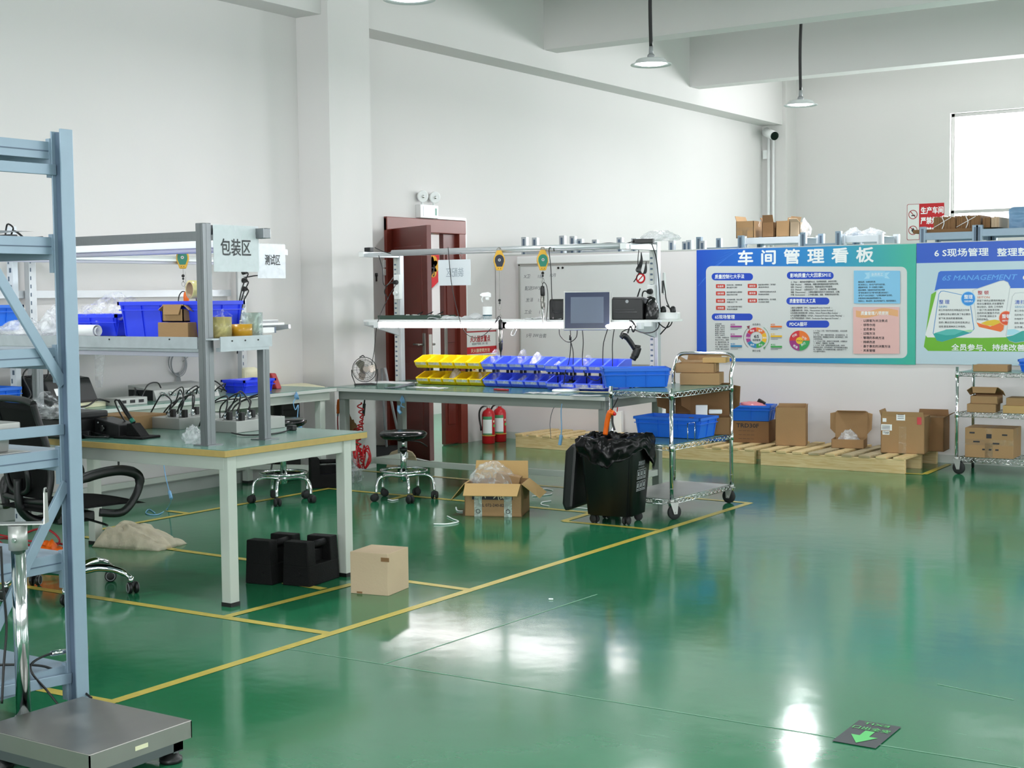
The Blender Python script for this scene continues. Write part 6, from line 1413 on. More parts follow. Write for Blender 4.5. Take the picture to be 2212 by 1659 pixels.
# ================================================================ CHROME CART
CT = thing('wire_cart', 'chrome wire shelf cart with a bent push handle carrying blue crates and cartons', 'cart', (-4.43, 8.63, 0), -.03)
cw, cdp = .45, .85
for sx in (-1, 1):
    for sy in (-1, 1):
        b = MB(); x, y = sx * cw / 2, sy * cdp / 2; b.cyl((x, y, .10), (x, y, .85), .0127, 0, 18)
        for z in (.2, .35, .6, .7): b.ring((x, y, z), .0128, .0006, 0, seg=18, tseg=4)
        b.build('post', 'chrome', CT); caster(CT, x, y, .048, .5 * sx + sy)
for z in (.815, .475, .125): wire_shelf(CT, cw, cdp, z, 'chrome', True, 'mat_green' if z > .2 else 'steel_dull')
b = MB(); y = cdp / 2; x = cw / 2
b.tube([(-x, y, .82), (-x, y + .0, .90), (-x, y + .035, .97), (-x + .012, y + .05, 1.01), (-x + .06, y + .055, 1.03), (0, y + .055, 1.03), (x - .06, y + .055, 1.03), (x - .012, y + .05, 1.01), (x, y + .035, .97), (x, y, .90), (x, y, .82)], .0135, 0, 14); b.build('push_handle', 'chrome', CT)
b = MB(); b.tube([(.2, -.16, .485), (.2, -.16, .60), (.2, -.06, .60), (.2, -.06, .485)], .003, 0, 6, curve=False); b.build('wire_divider', 'chrome', CT)
q = .59
crate('parts_crate', 'large blue crate across the near end of the chrome cart top', (-4.70, 8.60, .824), (.46, .30, .13), q)
crate('parts_crate', 'large blue crate on the middle shelf of the chrome cart', (-4.45, 8.72, .484), (.50, .30, .14), .02)
mailer('open_carton', 'flat opened carton on top of the closed one on the cart', (-4.44, 9.03, .905), (.27, .22, .065), .3, 'cardboard', 178)
carton('closed_carton', 'closed brown carton at the bottom of the stack on the cart top', (-4.40, 9.02, .824), (.27, .24, .08), .3)
carton('flat_carton', 'small flat carton on top of the carton stack beside the cart handle', (-4.33, 9.1, .972), (.16, .16, .035), .25, 'cardboard_in')
mailer('open_carton', 'tall opened carton with its dark lid raised on the middle cart shelf', (-4.33, 9.0, .484), (.28, .22, .12), .42, 'cardboard_dark', 92)
mailer('open_carton', 'opened carton with a raised lid behind the blue crate on the cart left', (-4.62, 9.12, .484), (.2, .2, .12), .5, 'cardboard_dark', 75)
b = MB(); b.box((-4.36, 8.93, .65), (.08, .03, .07), 0, Matrix.Rotation(.4, 3, 'Z'), .004); b.box((-4.27, 8.96, .64), (.09, .03, .03), 0, Matrix.Rotation(.4, 3, 'Z'), .008); islands(one('white_box', 'small white part boxes showing inside the tall opened carton', 'box', b, 'white_paper')) if False else one('white_box', 'small white part box showing inside the tall opened carton', 'box', b, 'white_paper')
# ================================================================ WASTE BIN
WB = thing('waste_bin', 'black wheeled waste bin with open lid lined with a black bag', 'waste bin', (-4.49, 7.96, 0), math.radians(7))
b = MB(); w0, w1, d0, d1, z0, z1 = .15, .185, .14, .175, .055, .50
A = [(-w0, -d0), (w0, -d0), (w0, d0), (-w0, d0)]; B_ = [(-w1, -d1), (w1, -d1), (w1, d1), (-w1, d1)]
t_ = bmesh.new(); va = [t_.verts.new((x, y, z0)) for x, y in A]; vb = [t_.verts.new((x, y, z1)) for x, y in B_]
t_.faces.new(va[::-1])
for i in range(4): t_.faces.new((va[i], va[(i + 1) % 4], vb[(i + 1) % 4], vb[i]))
bmesh.ops.bevel(t_, geom=[e for e in t_.edges if abs(e.verts[0].co.z - e.verts[1].co.z) > .1], offset=.028, segments=4, affect='EDGES'); b._merge(t_, 0, True)
b.build('bin_body', 'black', WB)
b = MB(); b.slab([(-w1 - .015, -.165, .50), (-w1 - .05, -.165, .51), (-w1 - .10, -.165, .46), (-w1 - .125, -.165, .12), (-w1 - .105, -.165, .07), (-w1 - .05, -.165, .09)], (0, .33, 0), 0, .02); b.b2((-w1 - .03, -.1, .42), (-w1 + .02, .1, .49)); b.build('lid', 'black', WB)
def lin(a, c_):
    th = 2 * PI * a; r = 1.0; cx_, sy_ = math.cos(th), math.sin(th); k = max(abs(cx_), abs(sy_)); k = .55 + .45 * k
    if c_ < .35: z = .42 + .14 * c_ / .35; e = -.02 + .012 * c_
    else: u = (c_ - .35) / .65; z = .56 - (.13 + .09 * abs(noise.noise(V((a * 5, 1, 0)))) + .05 * math.sin(th * 3)) * u + .02 * math.sin(u * 3); e = .022 + .028 * math.sin(u * 2.4)
    n_ = .018 * noise.noise(V((cx_ * 6, sy_ * 6, c_ * 5))) + .012 * abs(noise.noise(V((cx_ * 14, sy_ * 14, c_ * 3))))
    return V(((w1 + e + n_) * cx_ / k, (d1 + e + n_) * sy_ / k, z + .02 * noise.noise(V((cx_ * 4, sy_ * 4, 3))) + .012 * noise.noise(V((cx_ * 11, sy_ * 11, c_)))))
b = MB(); b.sheet((0, 0, 0), (0, 0, 0), (0, 0, 0), 110, 26, lin, 0, .002)
b.sheet((-.14, -.13, .40), (.28, 0, 0), (0, .26, 0), 20, 20, lambda a, c_: V((0, 0, .06 * noise.noise(V((a * 5, c_ * 5, 2))))), 0); b.build('bin_liner', 'bin_bag', WB)
b = MB(); x = w1 - .016
def side(u, v, m=0): return V((.1655 + .035 * (v - .055) / .445 - .0125, u, v))
ux_, uy_ = V((0, 1, 0)), V((.077, 0, .997))
b.text('其他垃圾', .032, side(-.065, .375) , ux_, uy_, 0, .01, width=.11); b.text('Residual waste', .014, side(-.06, .355), ux_, uy_, 0, .005, width=.1)
for i in range(3):
    for j in range(2):
        u, v = -.075 + .052 * i, .21 + .075 * (1 - j)
        for (a0, a1, c0, c1) in ((0, .046, 0, .004), (0, .046, .058, .062), (0, .004, 0, .062), (.042, .046, 0, .062)): b.poly([side(u + a0, v + c0), side(u + a1, v + c0), side(u + a1, v + c1), side(u + a0, v + c1)])
        b.poly([side(u + .012, v + .022), side(u + .034, v + .022), side(u + .03, v + .05), side(u + .017, v + .05)]); b.poly([side(u + .01, v + .008), side(u + .036, v + .008), side(u + .036, v + .014), side(u + .01, v + .014)])
b.build('printed_marks', 'grey_plastic', WB)
for sx in (-1, 1):
    for sy in (-1, 1):
        b = MB(); c0 = V((sx * .11, sy * .1, .028)); ax = V((math.cos(sx + sy), math.sin(sx + sy), 0))
        for s in (-1, 1): b.lathe([(.004, -.009), (.024, -.009), (.028, -.003), (.028, .003), (.022, .009), (.004, .009)], c0 + ax * s * .014, 0, 18, ax)
        b.cyl(c0, c0 + V((0, 0, .03)), .013); b.build('caster', 'rubber', WB)
t = thing('grip_tool', 'orange handled air gun standing up out of the waste bin bag', 'air gun', P(1313, 912, y=7.97) + V((0, 0, -.02)))
b = MB(); b.tube([(-.02, 0, -.06), (-.005, 0, .02), (.012, 0, .075), (.03, 0, .1)], [.016, .017, .018, .014], 0, 12); b.tube([(.012, 0, .085), (.045, 0, .078)], .015, 0, 10); b.build('gun_body', 'orange', t)
b = MB(); b.tube([(.03, 0, .1), (.06, 0, .15), (.075, 0, .18)], .004); b.tube([(.035, 0, .07), (.035, 0, .02), (.05, 0, -.03)], .007); b.build('nozzle', 'black', t); b = MB(); b.ball((.05, 0, .075), .012); b.build('valve_cap', 'red', t)
# ================================================================ OPEN CARTON IN FRONT OF THE BENCH
a = P(1004, 1115, z=0); c_ = P(1127, 1117, z=0); d = (c_ - a); rz = math.atan2(d.y, d.x); w = d.length; n_ = V((-d.y, d.x, 0)).normalized()
oc = carton('open_carton', 'open brown carton with black printing and bubble wrap on the floor before the bench', (a + c_) / 2 + n_ * .16, (w, .32, .215), rz, 'cardboard', {'f': (.125, 122), 'r': (.15, 128), 'l': (.15, 140), 'b': (.12, 15)}, False, fm='cardboard_in')
b = MB(); y = -.1608
b.b2((-w / 2 + .05, y, .112), (w / 2 - .06, y + .001, .17), 0); b.build('print_band', 'ink', oc)
b = MB(); b.text('葛パーツ(株', .052, (-w / 2 + .07, y - .0008, .122), (1, 0, 0), (0, 0, 1), 0, .012, width=.2); b.build('lettering', 'cream', oc)
b = MB(); b.text('TEL 072-240-8220', .028, (-w / 2 + .09, y - .0004, .066), (1, 0, 0), (0, 0, 1), 0, .008, width=.2)
for x in (-.1, .1): b.ring((x, y - .0015, .035), .013, .002, 0, (0, 1, 0), 20, 4, 1.0)
b.build('small_print', 'ink', oc)
b = MB()
for x in (-.1, .1): b.b2((x - .026, y - .0012, 0), (x + .026, y, .19))
islands(b.build('packing_tape', 'tape_clear', oc))
bb = (a + c_) / 2 + n_ * .16
b = MB(); b.blob((0, 0, 0), (.34, .27, .27), 0, 91, .10, 1.3, 4, True, .05); o = b.build('bubble_wrap', 'bubble'); o.location = bb + V((-.04, -.0, .08)); o.rotation_euler = (0, 0, rz); tag(o, 'sheet of bubble wrap bulging out of the open carton on the floor', 'bubble wrap')
b = MB(); b.box(bb + V((.06, .04, .2)), (.16, .1, .12), 0, Matrix.Rotation(rz, 3, 'Z') @ Matrix.Rotation(.2, 3, 'Y')); one('inner_carton', 'taped brown carton sticking up inside the open carton', 'box', b, 'cardboard')
for k, pts in enumerate(([(937, 1132), (965, 1132), (990, 1127), (978, 1121), (966, 1115)], [(985, 1096), (988, 1103), (1000, 1104)], [(1150, 1072), (1170, 1070), (1188, 1068), (1192, 1066)], [(1165, 1058), (1180, 1056), (1194, 1059)], [(1190, 1082), (1172, 1085), (1170, 1090), (1186, 1093)], [(1222, 1100), (1245, 1097), (1271, 1099)], [(838, 1079), (848, 1081), (860, 1079)])):
    b = MB(); b.tube([P(x, y, z=.005) for x, y in pts], [.0055, .0045], 0, 6)
    one('plastic_strip', ['white bent plastic strip lying on the floor in front of the open carton', 'short white strip curling out from under the open carton', 'long white strip on the floor right of the open carton', 'curved white strip farthest behind the open carton', 'hooked white strip on the floor right of the open carton', 'white strip on the floor beside the waste bin', 'small white strip under the black seated stool'][k], 'strip', b, 'white_plastic')
# ================================================================ PALLETS AND THEIR LOADS
def pallet(label, x0, x1, y0, dp, rz, n, grey=()):
    t = thing('pallet', label, 'pallet', (x0, y0, 0), rz); w = x1 - x0
    for y in (0, dp / 2, dp):
        b = MB(); b.b2((0, y - .02, .0), (w, y + .02, .112), 0, .003); b.build('stringer', 'pallet_wood', t)
    r = random.Random(n)
    for i in range(n):
        b = MB(); x = (w - .09) * i / (n - 1); b.b2((x, -.03, .112), (x + .09 + r.uniform(-.006, .004), dp + .03, .131), 0, .003); b.build('deck_board', 'pallet_grey' if i in grey else 'pallet_wood', t)
    return t
pallet('pine pallet nearest the fire extinguishers', -7.53, -6.33, 11.42, .56, -.05, 8)
pallet('pine pallet in the middle of the three, behind the cart', -6.16, -4.98, 11.28, .70, -.04, 8)
pallet('pine pallet carrying the tall carton and the labelled carton', -4.91, -3.67, 11.20, .78, -.02, 9, (3, 5, 6))
PZ = .131
t = carton('printed_carton', 'brown printed carton under the blue crate on the pallet', (-5.24, 11.77, PZ), (.34, .26, .19), .18, 'cardboard_dark')
b = MB(); b.text('TRD30F', .05, (-.12, -.131, .135), (1, 0, 0), (0, 0, 1), 0, .02, width=.2)
for i in range(3): b.text('— — — —', .02, (-.1, -.131, .1 - i * .035), (1, 0, 0), (0, 0, 1), 0, .02, width=.14)
b.build('printing', 'ink', t)
crate('parts_crate', 'blue crate with pink wrapping standing on the printed carton', (-5.23, 11.75, PZ + .191), (.37, .27, .14), .2)
b = MB(); b.blob((0, 0, 0), (.26, .18, .07), 0, 101, .3, 1.8, 3); o = b.build('pink_wrapping', 'pink_bag'); o.location = (-5.24, 11.76, PZ + .29); tag(o, 'pink plastic wrapping inside the blue crate on the printed carton', 'wrapping')
b = MB(); b.box((-5.17, 11.78, PZ + .345), (.07, .03, .05), 0, Matrix.Rotation(.5, 3, 'Y'), .004); one('black_part', 'black part sticking out of the pink wrapping', 'part', b, 'black')
carton('tall_carton', 'tall open brown carton standing on the pallet beside the blue crate', (-4.84, 11.68, PZ), (.26, .24, .33), .32, 'cardboard', {'r': (.02, 10), 'b': (.02, 5)}, False, None)
t = mailer('open_mailer', 'small opened carton with raised lid and a grey bag on the pallet', (-4.33, 11.71, PZ), (.27, .22, .075), .22, 'cardboard', 98)
bag('plastic_bag', 'grey plastic bag lying in the small opened carton on the pallet', (-4.33, 11.69, PZ + .03), (.19, .15, .13), 'film_dense', 103, .4)
t = carton('labelled_carton', 'big brown carton with white labels and a red sticker on the pallet end', (-3.80, 11.57, PZ), (.35, .26, .30), .14, 'cardboard', {'l': (.05, 20), 'f': (.04, 8)}, False)
b = MB()
for x0, z0, x1, z1 in ((-.16, .255, -.13, .285), (-.172, .185, -.085, .235), (-.16, .15, -.105, .18), (-.05, .27, .02, .335)): b.b2((x0, -.1325, z0), (x1, -.1305, z1))
for o in islands(b.build('paper_label', 'white_paper', t)): pass
b = MB(); b.text('T00f', .026, (-.155, -.1332, .157), (1, 0, 0), (0, 0, 1), 0, .015, width=.045)
for i in range(3): b.b2((-.165, -.1332, .195 + i * .012), (-.1, -.1326, .199 + i * .012)); b.b2((-.04, -.1332, .285 + i * .014), (.01, -.1326, .289 + i * .014))
b.build('label_print', 'ink', t)
b = MB(); b.b2((.115, -.1325, .24), (.15, -.1305, .30)); b.build('red_sticker', 'red', t)
b = MB(); b.b2((-.03, -.1315, 0), (.03, -.1303, .22)); b.build('packing_tape', 'pack_tape', t)
carton('taped_carton', 'brown carton wrapped in clear tape behind the labelled one', (-3.67, 11.82, PZ), (.26, .24, .28), .1, 'cardboard_dark', {'r': (.06, 60), 'b': (.05, 10)}, False, 'xy')
crate('parts_crate', 'low blue crate on the pallet partly behind the cart handle post', (-5.62, 11.72, PZ), (.36, .27, .10), .15)
b = MB(); b.blob((0, 0, 0), (.26, .2, .18), 0, 105, .3, 1.8, 4, True, .4); o = b.build('pink_bag', 'pink_bag'); o.location = (-5.58, 11.72, PZ + .06); tag(o, 'clear bag of pink and green pieces in the low blue crate', 'plastic bag')
b = MB(); b.blob((0, 0, 0), (.36, .2, .30), 0, 107, .2, 1.2, 4, True, .75); o = b.build('white_sack', 'cloth_white'); o.location = V((-6.0, 11.55, PZ)); tag(o, 'white cloth sack standing on the pallet behind the waste bin', 'sack')
t = thing('gift_bag', 'white paper bag with red cord handles behind the bench leg', 'paper bag', P(1285, 940, z=.13) + V((0, .35, .0)), .3); b = MB(); b.b2((-.09, -.05, 0), (.09, .05, .2), 0); b.build('bag_body', 'white_paper', t); b = MB(); b.tube([(-.05, -.05, .2), (-.055, -.06, .3), (.0, -.06, .36), (.055, -.06, .3), (.05, -.05, .2)], .005); b.build('cord_handle', 'red', t)
# ================================================================ WIRE RACK BY THE PARTITION
WR = thing('wire_rack', 'chrome wire rack on casters below the pale blue board', 'rack', (-2.72, 11.585, 0), -.01)
ww, wd = 1.2, .44
for sx in (-1, 1):
    for sy in (-1, 1):
        b = MB(); x, y = sx * ww / 2, sy * wd / 2; b.cyl((x, y, .1), (x, y, .85), .0127, 0, 18); b.build('post', 'chrome', WR); caster(WR, x, y, .05, sx * .7 + sy)
for z in (.805, .485, .125): wire_shelf(WR, ww, wd, z, 'chrome', z < .7, 'mat_green' if z > .7 else None)
RZ = lambda z: z + .0055
carton('flat_carton', 'flat brown carton lying on the top shelf of the wire rack', (-3.10, 11.56, .8125), (.26, .19, .05), .08)
crate('parts_crate', 'blue crate at the frame edge on the top shelf of the wire rack', (-2.76, 11.62, .8125), (.26, .3, .10), .05)
mailer('open_mailer', 'lower small carton with an opened wing on the left of the wire rack', (-3.16, 11.54, .49), (.22, .2, .065), .08, 'cardboard', 0)
mailer('open_mailer', 'small carton with half raised lid stacked on another in the wire rack', (-3.14, 11.55, .5555), (.21, .18, .062), .05, 'cardboard', 22)
b = MB(); b.slab([(-3.27, 11.46, .555), (-3.34, 11.44, .53), (-3.37, 11.43, .505), (-3.33, 11.43, .50), (-3.27, 11.44, .515)], (0, .003, .0)); one('carton_wing', 'loose curved carton wing beside the lower small carton', 'cardboard', b, 'cardboard_in') if False else None
mailer('flat_carton', 'closed carton on the right of the pair in the middle of the wire rack', (-2.86, 11.55, .49), (.26, .2, .06), .02, 'cardboard_in', 0); carton('flat_carton', 'dark topped carton stacked at the frame edge of the wire rack', (-2.84, 11.56, .5505), (.26, .19, .06), .04, 'cardboard')
t = carton('taped_carton', 'big brown taped carton on the bottom shelf of the wire rack', (-3.10, 11.60, .1305), (.37, .30, .235), .05, 'cardboard', None, True, 'fxy')
b = MB()
for x, z, w in ((-.15, .19, .04), (.1, .18, .04), (-.05, .06, .02), (.0, .06, .02), (.05, .06, .025), (-.12, .12, .05), (.03, .11, .05)): b.b2((x, -.1525, z), (x + w, -.1512, z + .012))
b.b2((-.02, -.1525, .155), (.02, -.1512, .19)); b.build('printing', 'ink', t)
# ================================================================ ON AND BY THE WALLS
# emergency light over the door
el = thing('emergency_light', 'white twin head emergency light over the red door', 'emergency light', (XD, 10.895, 2.185))
b = MB(); b.b2((0, -.14, 0), (.06, .14, .125), 0, .006); b.build('housing', 'white_plastic', el); b = MB(); b.b2((.06, -.10, .015), (.063, .12, .11)); b.b2((.063, .085, .03), (.0645, .108, .095), 1); b.build('face_plate', ['paper_grey', 'green_label'], el)
for s in (-1, 1):
    b = MB(); d = V((1, -.45, -.15)).normalized(); c0 = V((.05, s * .095, .20)); b.cyl((.04, s * .09, .12), (.04, s * .09, .17), .012); b.lathe([(.02, -.05), (.045, -.03), (.056, 0), (.056, .012), (.05, .014)], c0, 0, 24, d); b.lathe([(.0, .012), (.05, .0125)], c0, 1, 24, d, cap=False); b.ball(c0 + d * .012, .016, 1, 10); b.build('lamp_head', ['white_plastic', 'chrome'], el)
b = MB(); b.b2((XD + .001, 11.06, 2.185), (XD + .03, 11.53, 2.21)); b.b2((XD + .001, 11.53, 1.15), (XD + .02, 11.55, 2.2)); one('cable_duct', 'white cable duct running round the door corner', 'duct', b, 'white_plastic')
# fire point sign
fs = thing('fire_sign', 'red framed fire extinguisher point sign on the wall beside the red door', 'sign', (XD + .001, 11.49, .60))
B3 = Board([(0, 0), (600, 0), (600, 500), (0, 500)], .6, .5, (0, 0, 0), (0, 1, 0), (1, 0, 0))
B3.poly([(0, 0), (600, 0), (600, 500), (0, 500)], 'red_dull'); B3.poly([(14, 14), (586, 14), (586, 486), (14, 486)], c('sign_pale', '#e0e2e0')); B3.txt('灭火器放置点', 120, 105, 62, 'red_dull', .03, 350); B3.txt('消防器材严禁挪用、损坏、埋压', 150, 138, 22, 'ink_grey', .01, 280)
B3.poly([(14, 158), (586, 158), (586, 228), (14, 228)], 'red'); B3.txt('灭火器使用方法', 130, 212, 38, 'cream', .01, 330)
for i in range(5): B3.poly([(26 + i * 112, 240), (122 + i * 112, 240), (122 + i * 112, 400), (26 + i * 112, 400)], c('picture_tan', '#d8c48a')); B3.disc(74 + i * 112, 300, 26, 'red_dull' if i % 2 else 'cream'); B3.poly([(60 + i * 112, 320), (90 + i * 112, 320), (96 + i * 112, 390), (54 + i * 112, 390)], 'ink_grey' if i % 2 == 0 else 'red_dull')
B3.b.build('printed_sheet', B3.mats, fs)
# fire extinguishers
def extinguisher(label, loc, rz):
    t = thing('fire_extinguisher', label, 'fire extinguisher', loc, rz)
    b = MB(); b.lathe([(.0, .0), (.058, .0), (.064, .006), (.064, .285), (.055, .315), (.03, .335), (.018, .34), (.018, .352)], (0, 0, 0), 0, 32, cap=False); bd_ = b.build('cylinder', 'red', t)
    b = MB(); r = .0652; n_ = 12
    for m, z0, z1, a0, a1 in ((0, .09, .27, -150, -60), (1, .24, .27, -150, -60), (1, .09, .105, -150, -60), (2, .165, .19, -45, -20), (3, .21, .23, -48, -30)):
        rr_ = r + (.0003 if m else 0)
        for i in range(n_):
            A, B_ = [math.radians(a0 + (a1 - a0) * k / n_) for k in (i, i + 1)]
            b.poly([(rr_ * math.cos(A), rr_ * math.sin(A), z0), (rr_ * math.cos(B_), rr_ * math.sin(B_), z0), (rr_ * math.cos(B_), rr_ * math.sin(B_), z1), (rr_ * math.cos(A), rr_ * math.sin(A), z1)], m)
    b.build('label', ['white_paper', mat('label_green', '#4f9a6c', .4) if 'label_green' not in bpy.data.materials else bpy.data.materials['label_green'], 'leaf_green', 'cream'], bd_)
    b = MB(); b.cyl((0, 0, .345), (0, 0, .365), .016, 0, 14); b.slab([(-.05, -.009, .385), (.035, -.009, .372), (.03, -.009, .362), (-.05, -.009, .375)], (0, .018, 0)); b.slab([(-.045, -.009, .362), (.02, -.009, .366), (.02, -.009, .355), (-.04, -.009, .352)], (0, .018, 0)); b.build('valve', 'steel_dull', t)
    b = MB(); b.tube([(-.01, 0, .358), (-.055, 0, .362), (-.085, 0, .32), (-.088, 0, .25), (-.075, -.01, .17)], .009); b.cyl((-.075, -.01, .17), (-.072, -.01, .13), .011); b.build('hose', 'black', t)
    b = MB(); b.ring((0, 0, .082), .0655, .003, 0, seg=32, tseg=6); b.build('strap_band', 'glove', t)
    return t
extinguisher('red fire extinguisher standing in front of its twin by the wall', (-7.955, 11.56, 0), .65)
extinguisher('red fire extinguisher standing half behind its twin by the wall', (-7.955, 11.76, 0), .65)
# whiteboard on the partition
xa = P(1119, 600, y=12.03).x; a = V((xa, 12.055, .76)); W3 = P(1409, 600, y=12.03).x - xa
wb = thing('whiteboard', 'whiteboard with hand written columns and a red round sticker on the partition', 'whiteboard', a + PN * .002, -PT)
b = MB(); b.b2((0, -.012, 0), (W3, 0, 1.05)); b.build('board_surface', mat('board_enamel', '#dfe2e2', .18, var=.01), wb)
b = MB(); f = .022
for lo, hi in (((0, -.02, 0), (W3, 0, f)), ((0, -.02, .98), (W3, 0, .98 + f)), ((0, -.02, 0), (f, 0, 1.0)), ((W3 - f, -.02, 0), (W3, 0, 1.0))): b.b2(lo, hi, 0, .003)
b.build('frame', 'steel_dull', wb); b = MB(); b.b2((-.01, -.03, 1.0), (W3 - .02, 0, 1.075), 0, .01); b.build('rolled_sheet', 'white_paper', wb)
b = MB()
for i, (t1, t2) in enumerate((('X卫', '1台'), ('配送SW', '5台'), ('发泽', '1台'), ('工业', '1台'), ('7月', '1台'), ('5号 3W', '台套'))):
    z = .86 - i * .118
    b.text(t1, .045, (.06 + .01 * (i % 3), -.0125, z), (1, .0, .03), (0, 0, 1), 0, 0, slant=.2); b.text(t2, .045, (.22 + .012 * (i % 2), -.0125, z), (1, 0, 0), (0, 0, 1), 0, 0, slant=.15)
b.text('12月', .04, (.36, -.0125, .87), (1, 0, 0), (0, 0, 1), 0, 0, slant=.2); b.build('handwriting', 'ink_grey', wb)
b = MB(); b.cyl((1.385, -.016, .84), (1.385, -.012, .84), .05, 0, 24); b.cyl((1.385, -.017, .84), (1.385, -.0155, .84), .034, 1, 24); b.box((1.385, -.0175, .84), (.01, .001, .08), 0, Matrix.Rotation(.8, 3, 'Y')); b.build('round_sticker', ['red', 'white_paper'], wb)
b = MB()
for x in (.47, .52): b.cyl((x, -.02, .955), (x, -.012, .955), .011, 0, 14)
islands(b.build('magnet', 'black', wb))
b = MB(); b.lathe([(.05, 0), (.085, 0), (.09, .012), (.085, .03), (.05, .03)], (0, 0, 0), 0, 30, (0, 0, 1)); b.ring((0, 0, .015), .10, .012); o = b.build('cable_spool', 'cream'); o.rotation_euler = (1.3, 0, .4); p = P(1142, 805, y=9.42); o.location = V((p.x, 9.42, .86)); tag(o, 'cream coil of tubing standing behind the middle blue bins', 'coil')
# broom, dustpan, pipes by the door
dp_ = thing('dustpan', 'black long handled dustpan leaning by the column', 'dustpan', P(824, 1001, z=0) + V((0, .06, 0)), .5)
b = MB(); b.slab([(-.15, -.1, 0), (.15, -.1, 0), (.13, .06, .14), (-.13, .06, .14)], (0, .09, .0), 0, .01); b.slab([(-.15, -.1, 0), (-.14, -.1, .02), (-.12, .12, .15), (-.13, .14, 0)], (.012, 0, 0)); b.build('pan', 'rubber', dp_)
b = MB(); b.tube([(0, .06, .13), (-.03, .11, .5), (-.05, .16, .82)], .012, 0, 10, curve=False); b.build('handle', 'grey_plastic', dp_)
br2 = thing('broom', 'broom with a pale head and grey handle leaning on the door frame', 'broom', P(862, 1010, z=0) + V((0, .04, 0)), .55)
b = MB(); b.slab([(-.12, -.02, .09), (.12, -.02, .09), (.09, -.02, .13), (.02, -.02, .155), (-.02, -.02, .155), (-.09, -.02, .13)], (0, .04, 0), 0, .006); b.build('broom_head', 'cardboard_pale', br2); b = MB(); b.slab([(-.115, -.02, .09), (.115, -.02, .09), (.15, -.03, .0), (-.13, -.03, .0)], (0, .05, 0)); b.build('bristles', 'broom', br2); b = MB(); b.tube([(0, 0, .15), (-.07, .0, .5), (-.13, 0, .85)], .011, 0, 10, curve=False); b.build('handle', 'grey_plastic', br2)
for k, px in enumerate((790, 797)):
    b = MB(); b.cyl(P(px, 985, y=9.66), P(px - 3, 840, y=9.62), .016, 0, 12); one('plastic_pipe', ['white plastic pipe leaning against the column, next to the bench leg', 'white plastic pipe leaning against the column, next to the dustpan'][k], 'pipe', b, 'white_plastic')
b = MB(); b.blob((0, 0, 0), (.14, .12, .30), 0, 111, .25, 1.4, 4, True, .4); o = b.build('brown_sack', 'cardboard_dark'); o.location = (-7.42, 8.82, .22); tag(o, 'brown paper sack hanging at the foot of the column', 'sack')
for k, (x, y) in enumerate(((1190, 1294), (540, 1181))):
    b = MB(); q_ = P(x, y, z=.004); b.box(q_, (.022, .012, .006), 0, Matrix.Rotation(.4, 3, 'Z'), .002); one('paper_scrap', ['small white scrap on the open floor in front of the cart', 'small white scrap on the floor before the round stool'][k], 'scrap', b, 'white_paper')
sw = thing('key_hooks', 'white wall plate with two hanging black keys left of the red door', 'hook', P(820, 590, x=XD + .002)); b = MB(); b.b2((0, .05, .05), (.012, .13, .12), 0, .003); b.b2((0, .05, -.02), (.012, .13, .04), 0, .003); b.build('switch_plate', 'white_plastic', sw)
for y in (-.06, .1):
    b = MB(); b.cyl((.012, y, .0), (.012, y, -.03), .012, 0, 10); b.box((.012, y, -.05), (.006, .014, .05), 0); b.build('key', 'black', sw)
# banner seen through the door gap
a = P(930, 546, x=-10.49); d = P(946, 622, x=-10.49); bn = thing('banner', 'red hanging banner with gold blossom and a character seen through the door gap', 'banner', (-10.49, (a.y + d.y) / 2 - .05, d.z)); h = a.z - d.z; w = .30
b = MB(); b.slab([(0, -w / 2, .09), (0, 0, 0), (0, w / 2, .09), (0, w / 2, h), (0, -w / 2, h)], (.004, 0, 0)); b.build('cloth', 'red', bn)
b = MB()
for i in range(6): b.cyl((.004, .07 * math.cos(i), h * .62 + .07 * math.sin(i)), (.007, .07 * math.cos(i), h * .62 + .07 * math.sin(i)), .07, 0, 14)
b.build('gold_blossom', 'tape_roll', bn); b = MB(); b.text('财', .15, (.009, -.085, h * .36), (0, 1, 0), (0, 0, 1), 0, .02); b.build('lettering', 'ink', bn)
# camera, conduit, production sign
cv = thing('security_camera', 'white bullet security camera in the far corner under the beam', 'camera', P(1652, 285, y=18.6))
b = MB(); d = V((.8, -.6, -.35)).normalized(); c0 = V((.02, 0, 0)); e = c0 + d * .24; b.tube([c0, e], .062, 0, 16, curve=False); b.build('camera_body', 'white_plastic', cv); b = MB(); b.cyl(e - d * .01, e + d * .012, .058, 0, 18); b.build('lens_face', 'black_gloss', cv); b = MB(); b.tube([(-.06, .1, -.02), (-.03, .05, .02), (.02, 0, 0)], .02); b.build('bracket', 'white_plastic', cv)
b = MB(); x = -8.09; b.cyl((x, 18.69, 1.2), (x, 18.69, 3.62), .022, 0, 12); b.cyl((x + .07, 18.69, 1.2), (x + .07, 18.69, 3.6), .018, 0, 12); b.b2((x - .08, 18.68, 3.3), (x + .02, 18.71, 3.42)); one('conduit', 'white conduit pipes running down the far corner column', 'pipe', b, 'white_plastic')
ns = thing('warning_sign', 'red and white production area sign with two round prohibition symbols on the back wall', 'sign', (-6.27, YB - .002, 2.13))
B4 = Board([(0, 0), (500, 0), (500, 480), (0, 480)], .5, .48, (0, 0, 0), (1, 0, 0), (0, -1, 0))
B4.rrect(0, 0, 500, 480, 20, 'red_dull'); B4.rrect(6, 6, 494, 474, 18, c('sign_pale', '#e0e2e0')); B4.poly([(165, 0), (500, 0), (500, 480), (165, 480)], 'red')
